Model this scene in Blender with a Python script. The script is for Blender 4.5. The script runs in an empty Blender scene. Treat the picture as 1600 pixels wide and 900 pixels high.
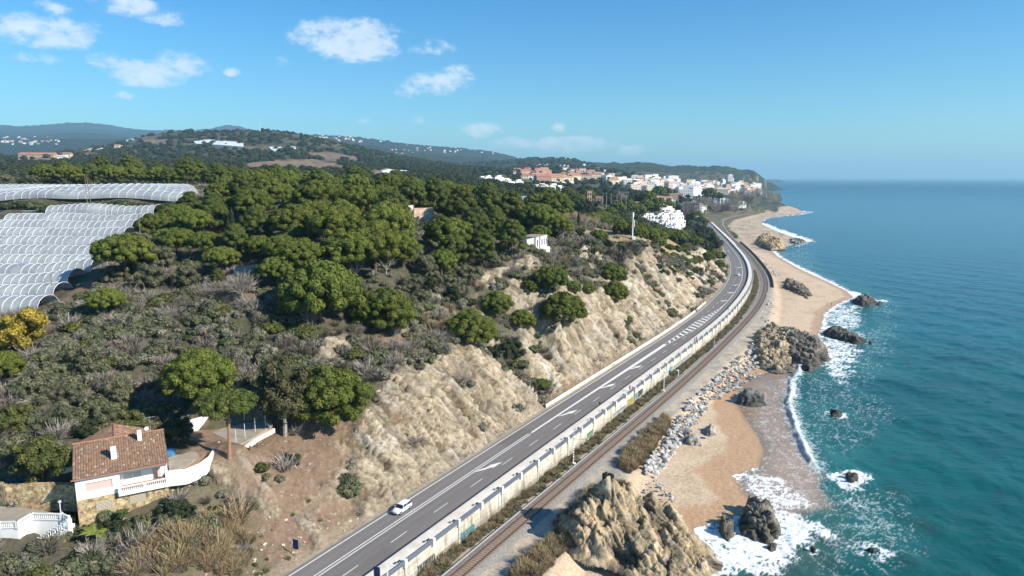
import bpy, bmesh, math, random
import numpy as np
from mathutils import Vector, Matrix
random.seed(7); RNG = np.random.default_rng(7)
sc = bpy.context.scene
COL = sc.collection
# ------------------------------------------------------------------ camera, world, sun, exposure
CAM_H = 66.0; FPX = 1067.0; PITCH = math.atan(173/1067.)
cam = bpy.data.cameras.new('camera'); camo = bpy.data.objects.new('camera', cam); COL.objects.link(camo)
cam.sensor_width = 36; cam.lens = 36*FPX/1600; cam.clip_start = 1; cam.clip_end = 90000
camo.location = (0, 0, CAM_H); camo.rotation_euler = (math.pi/2-PITCH, 0, 0); sc.camera = camo
SUN_EL = math.radians(33); SUN_VEC = Vector((math.cos(SUN_EL)*math.cos(math.radians(-24)), math.cos(SUN_EL)*math.sin(math.radians(-24)), math.sin(SUN_EL)))
sun = bpy.data.lights.new('sun', 'SUN'); suno = bpy.data.objects.new('sun', sun); COL.objects.link(suno)
sun.energy = 5.0; sun.angle = math.radians(0.5); sun.color = (1.0, 0.93, 0.81)
suno.rotation_euler = SUN_VEC.to_track_quat('Z', 'Y').to_euler(); suno.location = (100, -50, 300)
world = bpy.data.worlds.new('World'); sc.world = world; world.use_nodes = True
wt = world.node_tree; wt.nodes.clear()
def N(t, ty, **kw):
    n = t.nodes.new(ty)
    for k, v in kw.items():
        if k == 'inp':
            for a, b in v.items(): n.inputs[a].default_value = b
        else: setattr(n, k, v)
    return n
def build_world():
    t = wt; L = t.links.new
    out = N(t, 'ShaderNodeOutputWorld'); bg = N(t, 'ShaderNodeBackground'); bg.inputs[1].default_value = 0.118
    sky = N(t, 'ShaderNodeTexSky', sky_type='NISHITA', sun_disc=False, sun_elevation=SUN_EL, sun_rotation=math.radians(90+24))
    sky.altitude = 0; sky.air_density = 1.0; sky.dust_density = 0.35; sky.ozone_density = 2.2
    L(bg.outputs[0], out.inputs[0])
    tc = N(t, 'ShaderNodeTexCoord')
    hsv = N(t, 'ShaderNodeHueSaturation', inp={'Saturation': 1.12, 'Value': 1.0}); L(sky.outputs[0], hsv.inputs['Color'])
    # clouds: soft lumps at given directions broken up by noise
    nz = N(t, 'ShaderNodeTexNoise', inp={'Scale': 34.0, 'Detail': 10.0, 'Roughness': 0.66}); 
    mp = N(t, 'ShaderNodeMapping'); mp.inputs['Scale'].default_value = (1, 1, 1.7); L(tc.outputs['Generated'], mp.inputs[0]); L(mp.outputs[0], nz.inputs['Vector'])
    nw = N(t, 'ShaderNodeTexNoise', inp={'Scale': 9.0, 'Detail': 3.0}); L(mp.outputs[0], nw.inputs['Vector'])
    acc = None; accs = None
    for (u, v, w, h, s) in CLOUDS:
        d = ray(u, v).normalized()
        # local frame: subtract direction, scale, length
        sub = N(t, 'ShaderNodeVectorMath', operation='SUBTRACT'); L(tc.outputs['Generated'], sub.inputs[0]); sub.inputs[1].default_value = d
        right = Vector((d.y, -d.x, 0)).normalized(); up = right.cross(d)
        d1 = N(t, 'ShaderNodeVectorMath', operation='DOT_PRODUCT'); L(sub.outputs[0], d1.inputs[0]); d1.inputs[1].default_value = right*(FPX/w)
        d2 = N(t, 'ShaderNodeVectorMath', operation='DOT_PRODUCT'); L(sub.outputs[0], d2.inputs[0]); d2.inputs[1].default_value = up*(FPX/h)
        a = N(t, 'ShaderNodeMath', operation='POWER'); L(d1.outputs['Value'], a.inputs[0]); a.inputs[1].default_value = 2
        ab = N(t, 'ShaderNodeMath', operation='ABSOLUTE'); L(d1.outputs['Value'], ab.inputs[0]); L(ab.outputs[0], a.inputs[0])
        bb = N(t, 'ShaderNodeMath', operation='ABSOLUTE'); L(d2.outputs['Value'], bb.inputs[0])
        b = N(t, 'ShaderNodeMath', operation='POWER'); L(bb.outputs[0], b.inputs[0]); b.inputs[1].default_value = 2
        ad = N(t, 'ShaderNodeMath', operation='ADD'); L(a.outputs[0], ad.inputs[0]); L(b.outputs[0], ad.inputs[1])
        e = N(t, 'ShaderNodeMath', operation='MULTIPLY_ADD'); L(ad.outputs[0], e.inputs[0]); e.inputs[1].default_value = -s; e.inputs[2].default_value = s; e.use_clamp = True
        # merge the lumps, the strongest wins
        if acc is None: acc = e
        else:
            m = N(t, 'ShaderNodeMath', operation='MAXIMUM'); L(acc.outputs[0], m.inputs[0]); L(e.outputs[0], m.inputs[1]); acc = m
    # density = smoothstep(mask + noise)
    cmb = N(t, 'ShaderNodeMath', operation='MULTIPLY_ADD'); L(nz.outputs['Fac'], cmb.inputs[0]); cmb.inputs[1].default_value = 3.6; cmb.inputs[2].default_value = -1.8
    c2 = N(t, 'ShaderNodeMath', operation='MULTIPLY_ADD'); L(nw.outputs['Fac'], c2.inputs[0]); c2.inputs[1].default_value = 1.0; L(cmb.outputs[0], c2.inputs[2])
    c3 = N(t, 'ShaderNodeMath', operation='ADD'); L(c2.outputs[0], c3.inputs[0]); c3.inputs[1].default_value = -0.62
    c4 = N(t, 'ShaderNodeMath', operation='MULTIPLY_ADD'); L(acc.outputs[0], c4.inputs[0]); c4.inputs[1].default_value = 1.25; L(c3.outputs[0], c4.inputs[2])
    gate = N(t, 'ShaderNodeMapRange', interpolation_type='SMOOTHSTEP'); L(acc.outputs[0], gate.inputs[0]); gate.inputs[2].default_value = 0.45
    c5 = N(t, 'ShaderNodeMapRange', interpolation_type='SMOOTHSTEP'); L(c4.outputs[0], c5.inputs[0]); c5.inputs[1].default_value = 0.15; c5.inputs[2].default_value = 1.45
    c6 = N(t, 'ShaderNodeMath', operation='MULTIPLY'); L(c5.outputs[0], c6.inputs[0]); L(gate.outputs[0], c6.inputs[1])
    dens = N(t, 'ShaderNodeMath', operation='MULTIPLY'); L(c6.outputs[0], dens.inputs[0]); dens.inputs[1].default_value = 0.72
    nz2 = N(t, 'ShaderNodeTexNoise', inp={'Scale': 22.0, 'Detail': 4.0}); L(tc.outputs['Generated'], nz2.inputs['Vector'])
    cc = N(t, 'ShaderNodeMix', data_type='RGBA'); L(nz2.outputs['Fac'], cc.inputs[0]); cc.inputs[6].default_value = (4.2, 4.8, 5.4, 1); cc.inputs[7].default_value = (6.9, 7.0, 7.1, 1)
    mx = N(t, 'ShaderNodeMix', data_type='RGBA'); L(dens.outputs[0], mx.inputs[0]); L(hsv.outputs[0], mx.inputs[6]); L(cc.outputs[2], mx.inputs[7])
    sx = N(t, 'ShaderNodeSeparateXYZ'); L(tc.outputs['Generated'], sx.inputs[0]); el = N(t, 'ShaderNodeMapRange', inp={1: 0.0, 2: .30}); L(sx.outputs[2], el.inputs[0])
    tint = N(t, 'ShaderNodeMix', data_type='RGBA'); L(el.outputs[0], tint.inputs[0]); tint.inputs[6].default_value = (.50, .75, .83, 1); tint.inputs[7].default_value = (.18, .62, .88, 1)
    gr = N(t, 'ShaderNodeMix', data_type='RGBA', blend_type='MULTIPLY'); gr.inputs[0].default_value = 1.0; L(hsv.outputs[0], gr.inputs[6]); L(tint.outputs[2], gr.inputs[7]); L(gr.outputs[2], mx.inputs[6])
    L(mx.outputs[2], bg.inputs[0])
def ray(u, v):
    a = u-800.; b = v-450.; cp = math.cos(PITCH); sp = math.sin(PITCH)
    return Vector((a, FPX*cp-b*sp, -FPX*sp-b*cp))
# (u, v) directions of the clouds in the sky, half width, half height, strength
CLOUDS = [(545,62,92,40,1.5),(520,55,60,30,1.2),(668,74,50,16,0.75),(690,130,62,22,0.95),(715,118,34,20,0.9),(640,142,40,14,0.7),(70,50,75,26,0.95),(110,50,45,18,0.6),
 (82,10,26,12,0.8),(200,8,60,18,1.1),(253,28,45,14,0.7),(232,115,60,24,1.15),(285,98,46,22,1.0),(168,98,30,16,0.7),(192,150,20,8,0.75),(363,113,15,8,0.7),(435,95,22,10,0.5),
 (650,188,14,10,0.8),(755,203,40,15,1.2),(895,226,80,16,1.6),(800,224,46,13,1.1),(985,235,30,11,1.1),(872,200,15,11,1.1),(905,203,20,7,0.45),(575,190,22,7,0.4),(155,50,30,16,0.5),(60,90,50,14,0.35),(950,232,30,8,0.5)]
build_world()
vs = sc.view_settings; vs.view_transform = 'Standard'; vs.look = 'None'; vs.exposure = 0.66; vs.gamma = 1.0; vs.use_curve_mapping = False

# ------------------------------------------------------------------ helpers
def at(u, v, z):
    r = ray(u, v); t = (z-CAM_H)/r.z
    return (r.x*t, r.y*t)
def perlin(x, y, seed=0):
    r = np.random.default_rng(seed); perm = r.permutation(4096); ang = r.random(4096)*2*np.pi
    gx = np.cos(ang); gy = np.sin(ang)
    xi = np.floor(x).astype(np.int64); yi = np.floor(y).astype(np.int64); xf = x-xi; yf = y-yi
    u = xf*xf*xf*(xf*(xf*6-15)+10); v = yf*yf*yf*(yf*(yf*6-15)+10)
    def g(ix, iy, dx, dy):
        h = perm[(perm[ix & 4095]+iy) & 4095]; return gx[h]*dx+gy[h]*dy
    a = g(xi, yi, xf, yf); b = g(xi+1, yi, xf-1, yf); c = g(xi, yi+1, xf, yf-1); d = g(xi+1, yi+1, xf-1, yf-1)
    return (a+(b-a)*u+((c+(d-c)*u)-(a+(b-a)*u))*v)*1.5
def fbm(x, y, o=4, seed=0, gain=.5, ridged=False):
    s = np.zeros_like(x, dtype=float); a = 1.; f = 1.; n = 0
    for i in range(o):
        p = perlin(x*f+17.3*i, y*f-9.1*i, seed+i)
        if ridged: p = 1-2*np.abs(p)
        s += a*p; n += a; a *= gain; f *= 2.03
    return s/n
def facets(x, y, seed, tilt=1.0):
    """broken stone: every cell is a tilted plane; returns height, distance to the nearest crack"""
    r = np.random.default_rng(seed); T = r.random((256, 256, 5)); xi = np.floor(x).astype(np.int64); yi = np.floor(y).astype(np.int64)
    b1 = np.full(x.shape, 9.); b2 = np.full(x.shape, 9.); h = np.zeros(x.shape)
    for i in (-1, 0, 1):
        for j in (-1, 0, 1):
            c = T[(xi+i) % 256, (yi+j) % 256]; dx = x-(xi+i+c[..., 0]); dy = y-(yi+j+c[..., 1]); d = np.hypot(dx, dy); hh = (c[..., 2]-.5)+tilt*((c[..., 3]-.5)*dx+(c[..., 4]-.5)*dy)*2
            n = d < b1; b2 = np.where(n, b1, np.minimum(b2, d)); h = np.where(n, hh, h); b1 = np.where(n, d, b1)
    return h, b2-b1
def sstep(a, b, x):
    t = np.clip((x-a)/(b-a), 0, 1); return t*t*(3-2*t)
def mesh_np(name, V, F, mats=(), midx=None, smooth=False, attrs=None):
    """V (n,3), F (m,k) with equal k, or a list of lists"""
    me = bpy.data.meshes.new(name); V = np.asarray(V, dtype=np.float32)
    if isinstance(F, np.ndarray):
        k = F.shape[1]; m = len(F)
        me.vertices.add(len(V)); me.vertices.foreach_set('co', V.ravel())
        me.loops.add(m*k); me.loops.foreach_set('vertex_index', F.astype(np.int32).ravel())
        me.polygons.add(m); me.polygons.foreach_set('loop_start', np.arange(0, m*k, k, dtype=np.int32))
        me.update(calc_edges=True)
    else:
        me.from_pydata([tuple(map(float, v)) for v in V], [], F)
    for mt in mats: me.materials.append(mt)
    if midx is not None: me.polygons.foreach_set('material_index', np.asarray(midx, dtype=np.int32))
    if smooth: me.polygons.foreach_set('use_smooth', np.ones(len(me.polygons), dtype=bool))
    for an, av in (attrs or {}).items():
        av = np.asarray(av, dtype=np.float32)
        if av.ndim == 2:
            a = me.attributes.new(an, 'FLOAT_COLOR', 'POINT')
            if av.shape[1] == 3: av = np.hstack([av, np.ones((len(av), 1), np.float32)])
            a.data.foreach_set('color', av.ravel())
        else:
            a = me.attributes.new(an, 'FLOAT', 'POINT'); a.data.foreach_set('value', av)
    me.update()
    return me
def link(name, me, parent=None, **props):
    o = bpy.data.objects.new(name, me); COL.objects.link(o)
    if parent: o.parent = parent
    for k, v in props.items(): o[k] = v
    return o
def tag(o, label, cat, group=None, kind=None):
    o['label'] = label; o['category'] = cat
    if group: o['group'] = group
    if kind: o['kind'] = kind
    return o
def thing(name, label, cat, loc=(0, 0, 0), rz=0, group=None):
    o = bpy.data.objects.new(name, None); COL.objects.link(o); o.empty_display_size = .3
    o.location = loc; o.rotation_euler = (0, 0, rz); tag(o, label, cat, group); return o
def copy_tree(o, parent=None):
    c = o.copy(); COL.objects.link(c); c.parent = parent
    for ch in o.children: copy_tree(ch, c)
    return c
class MB:
    def __init__(s): s.v = []; s.f = []; s.m = []
    def quad(s, a, b, c, d, m=0):
        n = len(s.v); s.v += [a, b, c, d]; s.f.append((n, n+1, n+2, n+3)); s.m.append(m)
    def poly(s, pts, m=0):
        n = len(s.v); s.v += list(pts); s.f.append(tuple(range(n, n+len(pts)))); s.m.append(m)
    def box(s, c, d, rz=0, m=0, taper=1.0):
        cx, cy, cz = c; hx, hy, hz = d[0]/2, d[1]/2, d[2]/2; ca, sa = math.cos(rz), math.sin(rz); n = len(s.v)
        for k in (-1, 1):
            q = taper if k == 1 else 1
            for (i, j) in ((-1, -1), (1, -1), (1, 1), (-1, 1)):
                x, y = i*hx*q, j*hy*q; s.v.append((cx+x*ca-y*sa, cy+x*sa+y*ca, cz+k*hz))
        for f in ((0, 3, 2, 1), (4, 5, 6, 7), (0, 1, 5, 4), (1, 2, 6, 5), (2, 3, 7, 6), (3, 0, 4, 7)): s.f.append(tuple(n+i for i in f)); s.m.append(m)
    def prism(s, pts, z0, z1, m=0, mt=None):
        n = len(s.v); k = len(pts)
        s.v += [(p[0], p[1], z0) for p in pts]+[(p[0], p[1], z1) for p in pts]
        s.f.append(tuple(range(n+k-1, n-1, -1))); s.m.append(m); s.f.append(tuple(range(n+k, n+2*k))); s.m.append(m if mt is None else mt)
        for i in range(k): j = (i+1) % k; s.f.append((n+i, n+j, n+k+j, n+k+i)); s.m.append(m)
    def tube(s, pts, r, seg=6, m=0, cap=True):
        """pts list of Vector; r scalar or list"""
        pts = [Vector(p) for p in pts]; n0 = len(s.v); k = len(pts)
        for i, p in enumerate(pts):
            d = (pts[min(i+1, k-1)]-pts[max(i-1, 0)]).normalized(); a = d.orthogonal().normalized()
            if abs(d.z) < .9: a = d.cross(Vector((0, 0, 1))).normalized()
            b = d.cross(a); rr = r[i] if isinstance(r, (list, tuple)) else r
            for j in range(seg):
                t = 2*math.pi*j/seg; s.v.append(tuple(p+a*math.cos(t)*rr+b*math.sin(t)*rr))
        for i in range(k-1):
            for j in range(seg):
                j2 = (j+1) % seg; s.f.append((n0+i*seg+j, n0+i*seg+j2, n0+(i+1)*seg+j2, n0+(i+1)*seg+j)); s.m.append(m)
        if cap:
            s.f.append(tuple(n0+j for j in range(seg))[::-1]); s.m.append(m); s.f.append(tuple(n0+(k-1)*seg+j for j in range(seg))); s.m.append(m)
    def mesh(s, name, mats):
        me = mesh_np(name, np.array(s.v, dtype=np.float32), [list(f) for f in s.f], mats)
        me.polygons.foreach_set('material_index', np.array(s.m, dtype=np.int32)); return me
    def build(s, name, mats, parent=None):
        if not isinstance(mats, (list, tuple)): mats = [mats]
        return link(name, s.mesh(name, mats), parent)
# ------------------------------------------------------------------ materials
MATS = {}
def mat(name, col, rough=.8, noise=0.0, nscale=3., bump=0.0, bscale=20., attr=None, metallic=0., spec=.3, col2=None, coord='Object', randv=0.0, detail=6., trans=0.0):
    if name in MATS: return MATS[name]
    m = bpy.data.materials.new(name); MATS[name] = m; m.use_nodes = True; t = m.node_tree; L = t.links.new
    b = t.nodes['Principled BSDF']; b.inputs['Roughness'].default_value = rough; b.inputs['Metallic'].default_value = metallic; b.inputs['Specular IOR Level'].default_value = spec
    tc = N(t, 'ShaderNodeTexCoord')
    if attr: c = N(t, 'ShaderNodeAttribute', attribute_name=attr); cs = c.outputs['Color']
    else: c = N(t, 'ShaderNodeRGB'); c.outputs[0].default_value = (*col, 1); cs = c.outputs[0]
    if col2:
        n2 = N(t, 'ShaderNodeTexNoise', inp={'Scale': nscale*.37, 'Detail': 5., 'Roughness': .6}); L(tc.outputs[coord], n2.inputs['Vector'])
        r2 = N(t, 'ShaderNodeMapRange', inp={1: .38, 2: .62}); L(n2.outputs['Fac'], r2.inputs[0])
        mx = N(t, 'ShaderNodeMix', data_type='RGBA'); L(r2.outputs[0], mx.inputs[0]); L(cs, mx.inputs[6]); mx.inputs[7].default_value = (*col2, 1); cs = mx.outputs[2]
    if noise:
        nt = N(t, 'ShaderNodeTexNoise', inp={'Scale': nscale, 'Detail': detail, 'Roughness': .65}); L(tc.outputs[coord], nt.inputs['Vector'])
        mr = N(t, 'ShaderNodeMapRange', inp={1: .3, 2: .7, 3: 1-noise, 4: 1+noise}); L(nt.outputs['Fac'], mr.inputs[0])
        hs = N(t, 'ShaderNodeHueSaturation'); L(mr.outputs[0], hs.inputs['Value']); L(cs, hs.inputs['Color']); cs = hs.outputs[0]
    if randv:
        oi = N(t, 'ShaderNodeObjectInfo'); mr = N(t, 'ShaderNodeMapRange', inp={3: 1-randv, 4: 1+randv}); L(oi.outputs['Random'], mr.inputs[0])
        mh = N(t, 'ShaderNodeMapRange', inp={3: .5-randv*.06, 4: .5+randv*.06}); 
        ml = N(t, 'ShaderNodeMath', operation='FRACT'); mm = N(t, 'ShaderNodeMath', operation='MULTIPLY'); mm.inputs[1].default_value = 7.31; L(oi.outputs['Random'], mm.inputs[0]); L(mm.outputs[0], ml.inputs[0]); L(ml.outputs[0], mh.inputs[0])
        hs = N(t, 'ShaderNodeHueSaturation'); L(mr.outputs[0], hs.inputs['Value']); L(mh.outputs[0], hs.inputs['Hue']); L(cs, hs.inputs['Color']); cs = hs.outputs[0]
    L(cs, b.inputs['Base Color'])
    if trans:
        tr = N(t, 'ShaderNodeBsdfTranslucent'); L(cs, tr.inputs[0]); ms = N(t, 'ShaderNodeMixShader'); ms.inputs[0].default_value = trans
        L(b.outputs[0], ms.inputs[1]); L(tr.outputs[0], ms.inputs[2]); L(ms.outputs[0], t.nodes['Material Output'].inputs[0])
    if bump:
        nb = N(t, 'ShaderNodeTexNoise', inp={'Scale': bscale, 'Detail': 8., 'Roughness': .7}); L(tc.outputs[coord], nb.inputs['Vector'])
        bp = N(t, 'ShaderNodeBump', inp={'Strength': 1.0, 'Distance': bump}); L(nb.outputs['Fac'], bp.inputs['Height']); L(bp.outputs[0], b.inputs['Normal'])
    return m

# ------------------------------------------------------------------ lines of the road, rails and shore
def spl(pts, z):
    P = np.array([at(u, v, z) for u, v in pts]); return P
LP = [(452,900),(608,800),(800,678),(960,577),(1079,500),(1110,473),(1130,452),(1140,437),(1143,420),(1140,405),(1133,393),(1120,375),(1103,355)]
def smooth_fn(P, y0, y1, win):
    o = np.argsort(P[:, 1]); X = P[o, 0]; Y = P[o, 1]
    s0 = (X[1]-X[0])/(Y[1]-Y[0]); s1 = (X[-1]-X[-2])/(Y[-1]-Y[-2])
    Y = np.concatenate([[Y[0]-400], Y, [Y[-1]+3000]]); X = np.concatenate([[X[0]-400*s0], X, [X[-1]+3000*s1]])
    yy = np.arange(y0, y1, 2.0); xx = np.interp(yy, Y, X)
    # width of the smoothing grows with distance
    k = int(win/2); ker = np.hanning(2*k+3)[1:-1]; ker /= ker.sum()
    xs = np.convolve(np.pad(xx, k, mode='edge'), ker, 'valid')
    lin = sstep(60, 200, yy)
    xs = xx*(1-lin)+xs*lin
    dx = np.gradient(xs, yy)
    return (lambda y: np.interp(y, yy, xs)), (lambda y: np.interp(y, yy, dx))
rl = np.array([at(u, v, 6.5) for u, v in LP]); rl[:5, 0] = -33.67+(rl[:5, 1]-94.94)*(0.50268/0.86447)
XL, DXL = smooth_fn(rl, -40, 1500, 60)
TP = [(715,900),(800,827),(933,713),(1067,600),(1130,540),(1184,484),(1198,455),(1197,433),(1183,412),(1167,393),(1150,378),(1138,367),(1128,353),(1127,345),(1132,341),(1155,336),(1187,331)]
tl = np.array([at(u, v, 3.2) for u, v in TP])
XR, DXR = smooth_fn(tl, -40, 1500, 60)
PP = [(830,930),(868,870),(905,800),(985,735),(1035,660),(1085,615),(1130,570),(1183,528),(1202,490),(1207,455),(1195,425),(1175,395),(1157,375),(1147,362),(1143,352),(1152,343),(1190,334)]
pl = np.array([at(u, v, 2.9) for u, v in PP])
XP, DXP = smooth_fn(pl, -40, 1500, 20)
def road_pt(y, t, z, X=XL, DX=DXL):
    d = DX(y); n = np.sqrt(1+d*d); return np.stack([X(y)-t/n, y+t*d/n, np.broadcast_to(z, np.shape(y))], -1)
def road_t(x, y, X=XL, DX=DXL): return (X(y)-x)/np.sqrt(1+DX(y)**2)
COAST_PX = [(870,1000),(985,930),(1050,905),(1112,885),(1100,850),(1090,828),(1120,822),(1150,812),(1185,790),(1165,770),(1152,745),(1190,728),(1197,705),(1185,680),(1165,650),(1150,625),(1160,600),(1190,585),(1240,572),(1290,562),(1296,545),(1280,530),(1285,510),(1290,490),(1310,475),(1335,465),(1325,455),(1290,438),(1250,420),(1215,400),(1205,390),(1230,384),(1250,379),(1238,370),(1215,362),(1190,350),(1195,342),(1220,338),(1250,333.6),(1258,331.5),(1245,327),(1215,323),(1190,321),(1184,318),(1200,314.5),(1222,312),(1208,310.3),(1186,309),(1183,302),(1200,297.5),(1228,296.2),(1222,294),(1202,289),(1205,286),(1231,283),(1229,280.5),(1215,279.3)]
CO = np.array([at(u, v, 0) for u, v in COAST_PX])
CO_POLY = np.vstack([CO, [[9000, 60000], [-60000, 60000], [-60000, -200], [0, -200]]])
def inside(px, py, poly):
    c = np.zeros(px.shape, bool); n = len(poly)
    for i in range(n):
        x0, y0 = poly[i]; x1, y1 = poly[(i+1) % n]
        if y0 == y1: continue
        m = ((y0 > py) != (y1 > py)) & (px < (x1-x0)*(py-y0)/(y1-y0)+x0); c ^= m
    return c
def polydist(px, py, pts, closed=False):
    d = np.full(px.shape, 1e9); n = len(pts)
    for i in range(n if closed else n-1):
        x0, y0 = pts[i]; x1, y1 = pts[(i+1) % n]; dx, dy = x1-x0, y1-y0; q = dx*dx+dy*dy+1e-9
        t = np.clip(((px-x0)*dx+(py-y0)*dy)/q, 0, 1); d = np.minimum(d, (px-x0-t*dx)**2+(py-y0-t*dy)**2)
    return np.sqrt(d)
# ------------------------------------------------------------------ land height from surveyed points
CT = []      # x, y, z
def cp(u, v, z): x, y = at(u, v, z); CT.append((x, y, z))
def cy(u, y, z): d = y*math.cos(PITCH)-(z-CAM_H)*math.sin(PITCH); CT.append(((u-800)*d/FPX, y, z))
def cr(u, v, r):                                    # far point at distance r seen at (u, v)
    d = ray(u, v); k = r/d.y; CT.append((d.x*k, r, CAM_H+d.z*k))
def cut(u, v, sl):                                  # on the slope that rises sl from the road
    lo, hi = 7., 60.
    for _ in range(40):
        z = (lo+hi)/2; x, y = at(u, v, z); t = float(road_t(np.array(x), np.array(y)))
        if 6.6+sl*(t-1.6) > z: lo = z
        else: hi = z
    cp(u, v, z)
for y in list(range(20, 260, 9))+list(range(260, 1000, 22)):
    p = road_pt(np.array(float(y)), 1.7, 6.6); CT.append(tuple(map(float, p)))
    p = road_pt(np.array(float(y)), -8., 6.6); CT.append(tuple(map(float, p)))
for a in [(440,720,.62),(350,800,.45),(300,870,.5),(500,740,.7),(560,650,.85),(600,700,.9),(640,600,1.05),(700,640,1.0),(740,545,1.05),(850,530,1.0),(880,560,1.0),(950,480,1.05),(930,530,1.0),(1000,450,1.0),(1010,490,.95),(1068,425,.8),(1100,400,.9),(1075,460,.9),(1120,385,.9)]: cut(*a)
for a in [(800,585,13),(770,560,17),(720,510,26),(690,545,25),(650,520,28),(900,450,28),(870,480,27),(900,430,31),(830,460,31),(800,420,38),(760,450,34),(1050,385,27),(1000,373,38),(1085,368,12),(1060,355,10),(1000,346,22),
 (1020,322,36),(950,352,33),(930,320,42),(870,342,44),(950,366,40),(900,352,43),(840,397,40),(700,400,42),(760,382,42),(650,352,48),(600,400,45),(500,400,45),(450,460,38),(390,432,40),(560,480,34),(450,560,28),(500,520,31),
 (600,530,28),(435,675,18.5),(400,655,20.5),(330,690,20),(280,690,20),(310,625,23),(330,608,26),(335,727,18.6),(300,746,17.6),(347,716,19.3),(300,684,19.3),(350,677,19.3),(405,662,19.4),(806,388,40.2),(822,380,40.2),(860,380,40.5),(200,560,30),(100,600,28),(30,700,22),(50,793,16.2),(0,793,16.2),(105,793,15.8),(60,745,20.0),(0,745,20.0),(110,745,19.6),(50,890,13),(20,830,15),(150,690,22),(0,640,27),(300,520,33),(250,460,37),(350,480,37),(190,700,19.5),(365,712,19.5),(265,790,15.5),(150,830,14),(220,830,13.5),
 (420,500,34),(520,580,25),(400,560,28)]: cp(*a)
for a in [(170,160,38),(170,190,41)]: cy(*a)
for k in range(0, 11, 2):
    y = 165+8.5*k; v = [463,447,428,413,397,383,368,357,343,330,320][k]
    z = CAM_H-(v-277)/FPX*y-3.3
    for u in (-150, -20, 60, 200): 
        if u == 200 and k < 4: continue
        cy(u, y, z)
for a in [(40,256,56),(200,256,56),(320,262,56.5),(0,300,58),(200,330,59.5),(100,400,61),(300,400,61),(-100,330,59),(450,300,57),(450,420,55),(600,300,56),(600,420,50),(720,300,52),(720,420,44),(800,300,50),(880,290,46),(880,400,38),(350,230,50),(350,270,55),(0,520,52),(300,560,50),(600,600,46),(400,240,51),(520,240,51)]: cy(*a)
for a in [(-40,262,900),(60,258,1000),(200,262,800),(350,262,900),(450,259,1100),(550,264,1100),(600,270,900),(700,274,1200),(700,286,800),(760,281,1200),(800,293,850),(830,279,1300),(100,251,1400),(200,243,1500),(300,238,1600),(400,232,1700),(480,245,1600),(560,250,1600),(0,248,1500),(-80,245,2000),
 (850,263,2200),(950,268,2300),(1050,272,2300),(1130,275,2300),(850,272,1600),(950,279,1600),(1050,286,1600),(1140,300,1600),(900,300,1100),(1000,305,1100),(1090,319,1000),(1000,324,860),(1120,330,1050),(1150,311,1500),(1100,308,1400),(1165,294,2300),(1178,290,2700),(940,300,900),
 (1195,291,3200),(1210,290,3300),(1225,281.5,10000),(1210,281,10500),(880,300,900)]: cr(*a)
CREST1 = [(-60,255),(60,247),(110,237),(170,227),(215,217),(260,207),(345,206),(400,204),(450,208),(500,217),(560,230),(620,244),(680,254),(740,262),(800,268)]
CREST3 = [(400,212),(440,210),(500,212),(560,216),(600,221),(640,227),(700,233),(760,239),(790,246)]
CREST2 = [(-100,200),(0,196),(50,201),(100,194),(170,197),(215,206),(260,204),(310,206),(365,198),(400,206),(440,214)]
CREST4 = [(790,251),(830,247),(870,247),(900,251),(930,257),(980,256),(1010,255),(1050,261),(1090,264),(1130,263),(1160,265.5),(1176,270.5),(1186,278)]
for u, v in CREST1: cr(u, v+1.0, 2300); cr(u, v+12, 2900); cr(u, v+14, 1900)
for u, v in CREST3: cr(u, v+.5, 5500); cr(u, v+8, 6500); cr(u, v+11, 4300)
for u, v in CREST2: cr(u, v+.5, 10000); cr(u, v+8, 12000); cr(u, min(v+16, 226), 6500); cr(u, min(v+26, 235), 4500)
for u, v in CREST4: cr(u, v+.5, 3300); cr(u, v+10, 4200); cr(u, min(v+8, 284), 2900)
for u in (820,880,940,1000,1060,1120,1180,1230,1300):
    for r_ in (5200, 7500, 11000, 15000): cy(u, r_, 25 if u < 1190 else 10)
for u in (1187,1193,1200): cy(u, 2800, 6)
CT = np.array(CT)
def lp(x, y): r = np.hypot(x, y)+1e-6; return np.arctan2(x, y), np.log(r)
CA, CR = lp(CT[:, 0], CT[:, 1])
def kern(d): return -np.sqrt(d*d+0.0004)
def solve_rbf():
    n = len(CT); D = np.hypot(CA[:, None]-CA, CR[:, None]-CR); A = np.zeros((n+3, n+3)); A[:n, :n] = kern(D)-np.eye(n)*0.003
    A[:n, n] = 1; A[:n, n+1] = CA; A[:n, n+2] = CR; A[n:, :n] = A[:n, n:].T
    b = np.zeros(n+3); b[:n] = (CT[:, 2]-CAM_H)/np.exp(CR); return np.linalg.solve(A, b)
RW = solve_rbf()
def rbf(x, y):
    x = np.asarray(x, float); y = np.asarray(y, float); sh = x.shape; a, r = lp(x.ravel(), y.ravel()); out = np.zeros(a.shape); n = len(CT)
    for i in range(0, len(a), 20000):
        s = slice(i, i+20000); K = kern(np.hypot(a[s, None]-CA, r[s, None]-CR)); out[s] = K@RW[:n]+RW[n]+RW[n+1]*a[s]+RW[n+2]*r[s]
    return (CAM_H+out*np.exp(r)).reshape(sh)
def rocky(x, y, t):
    """bare rock amount on the land side"""
    r = np.hypot(x, y)
    return r
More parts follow.
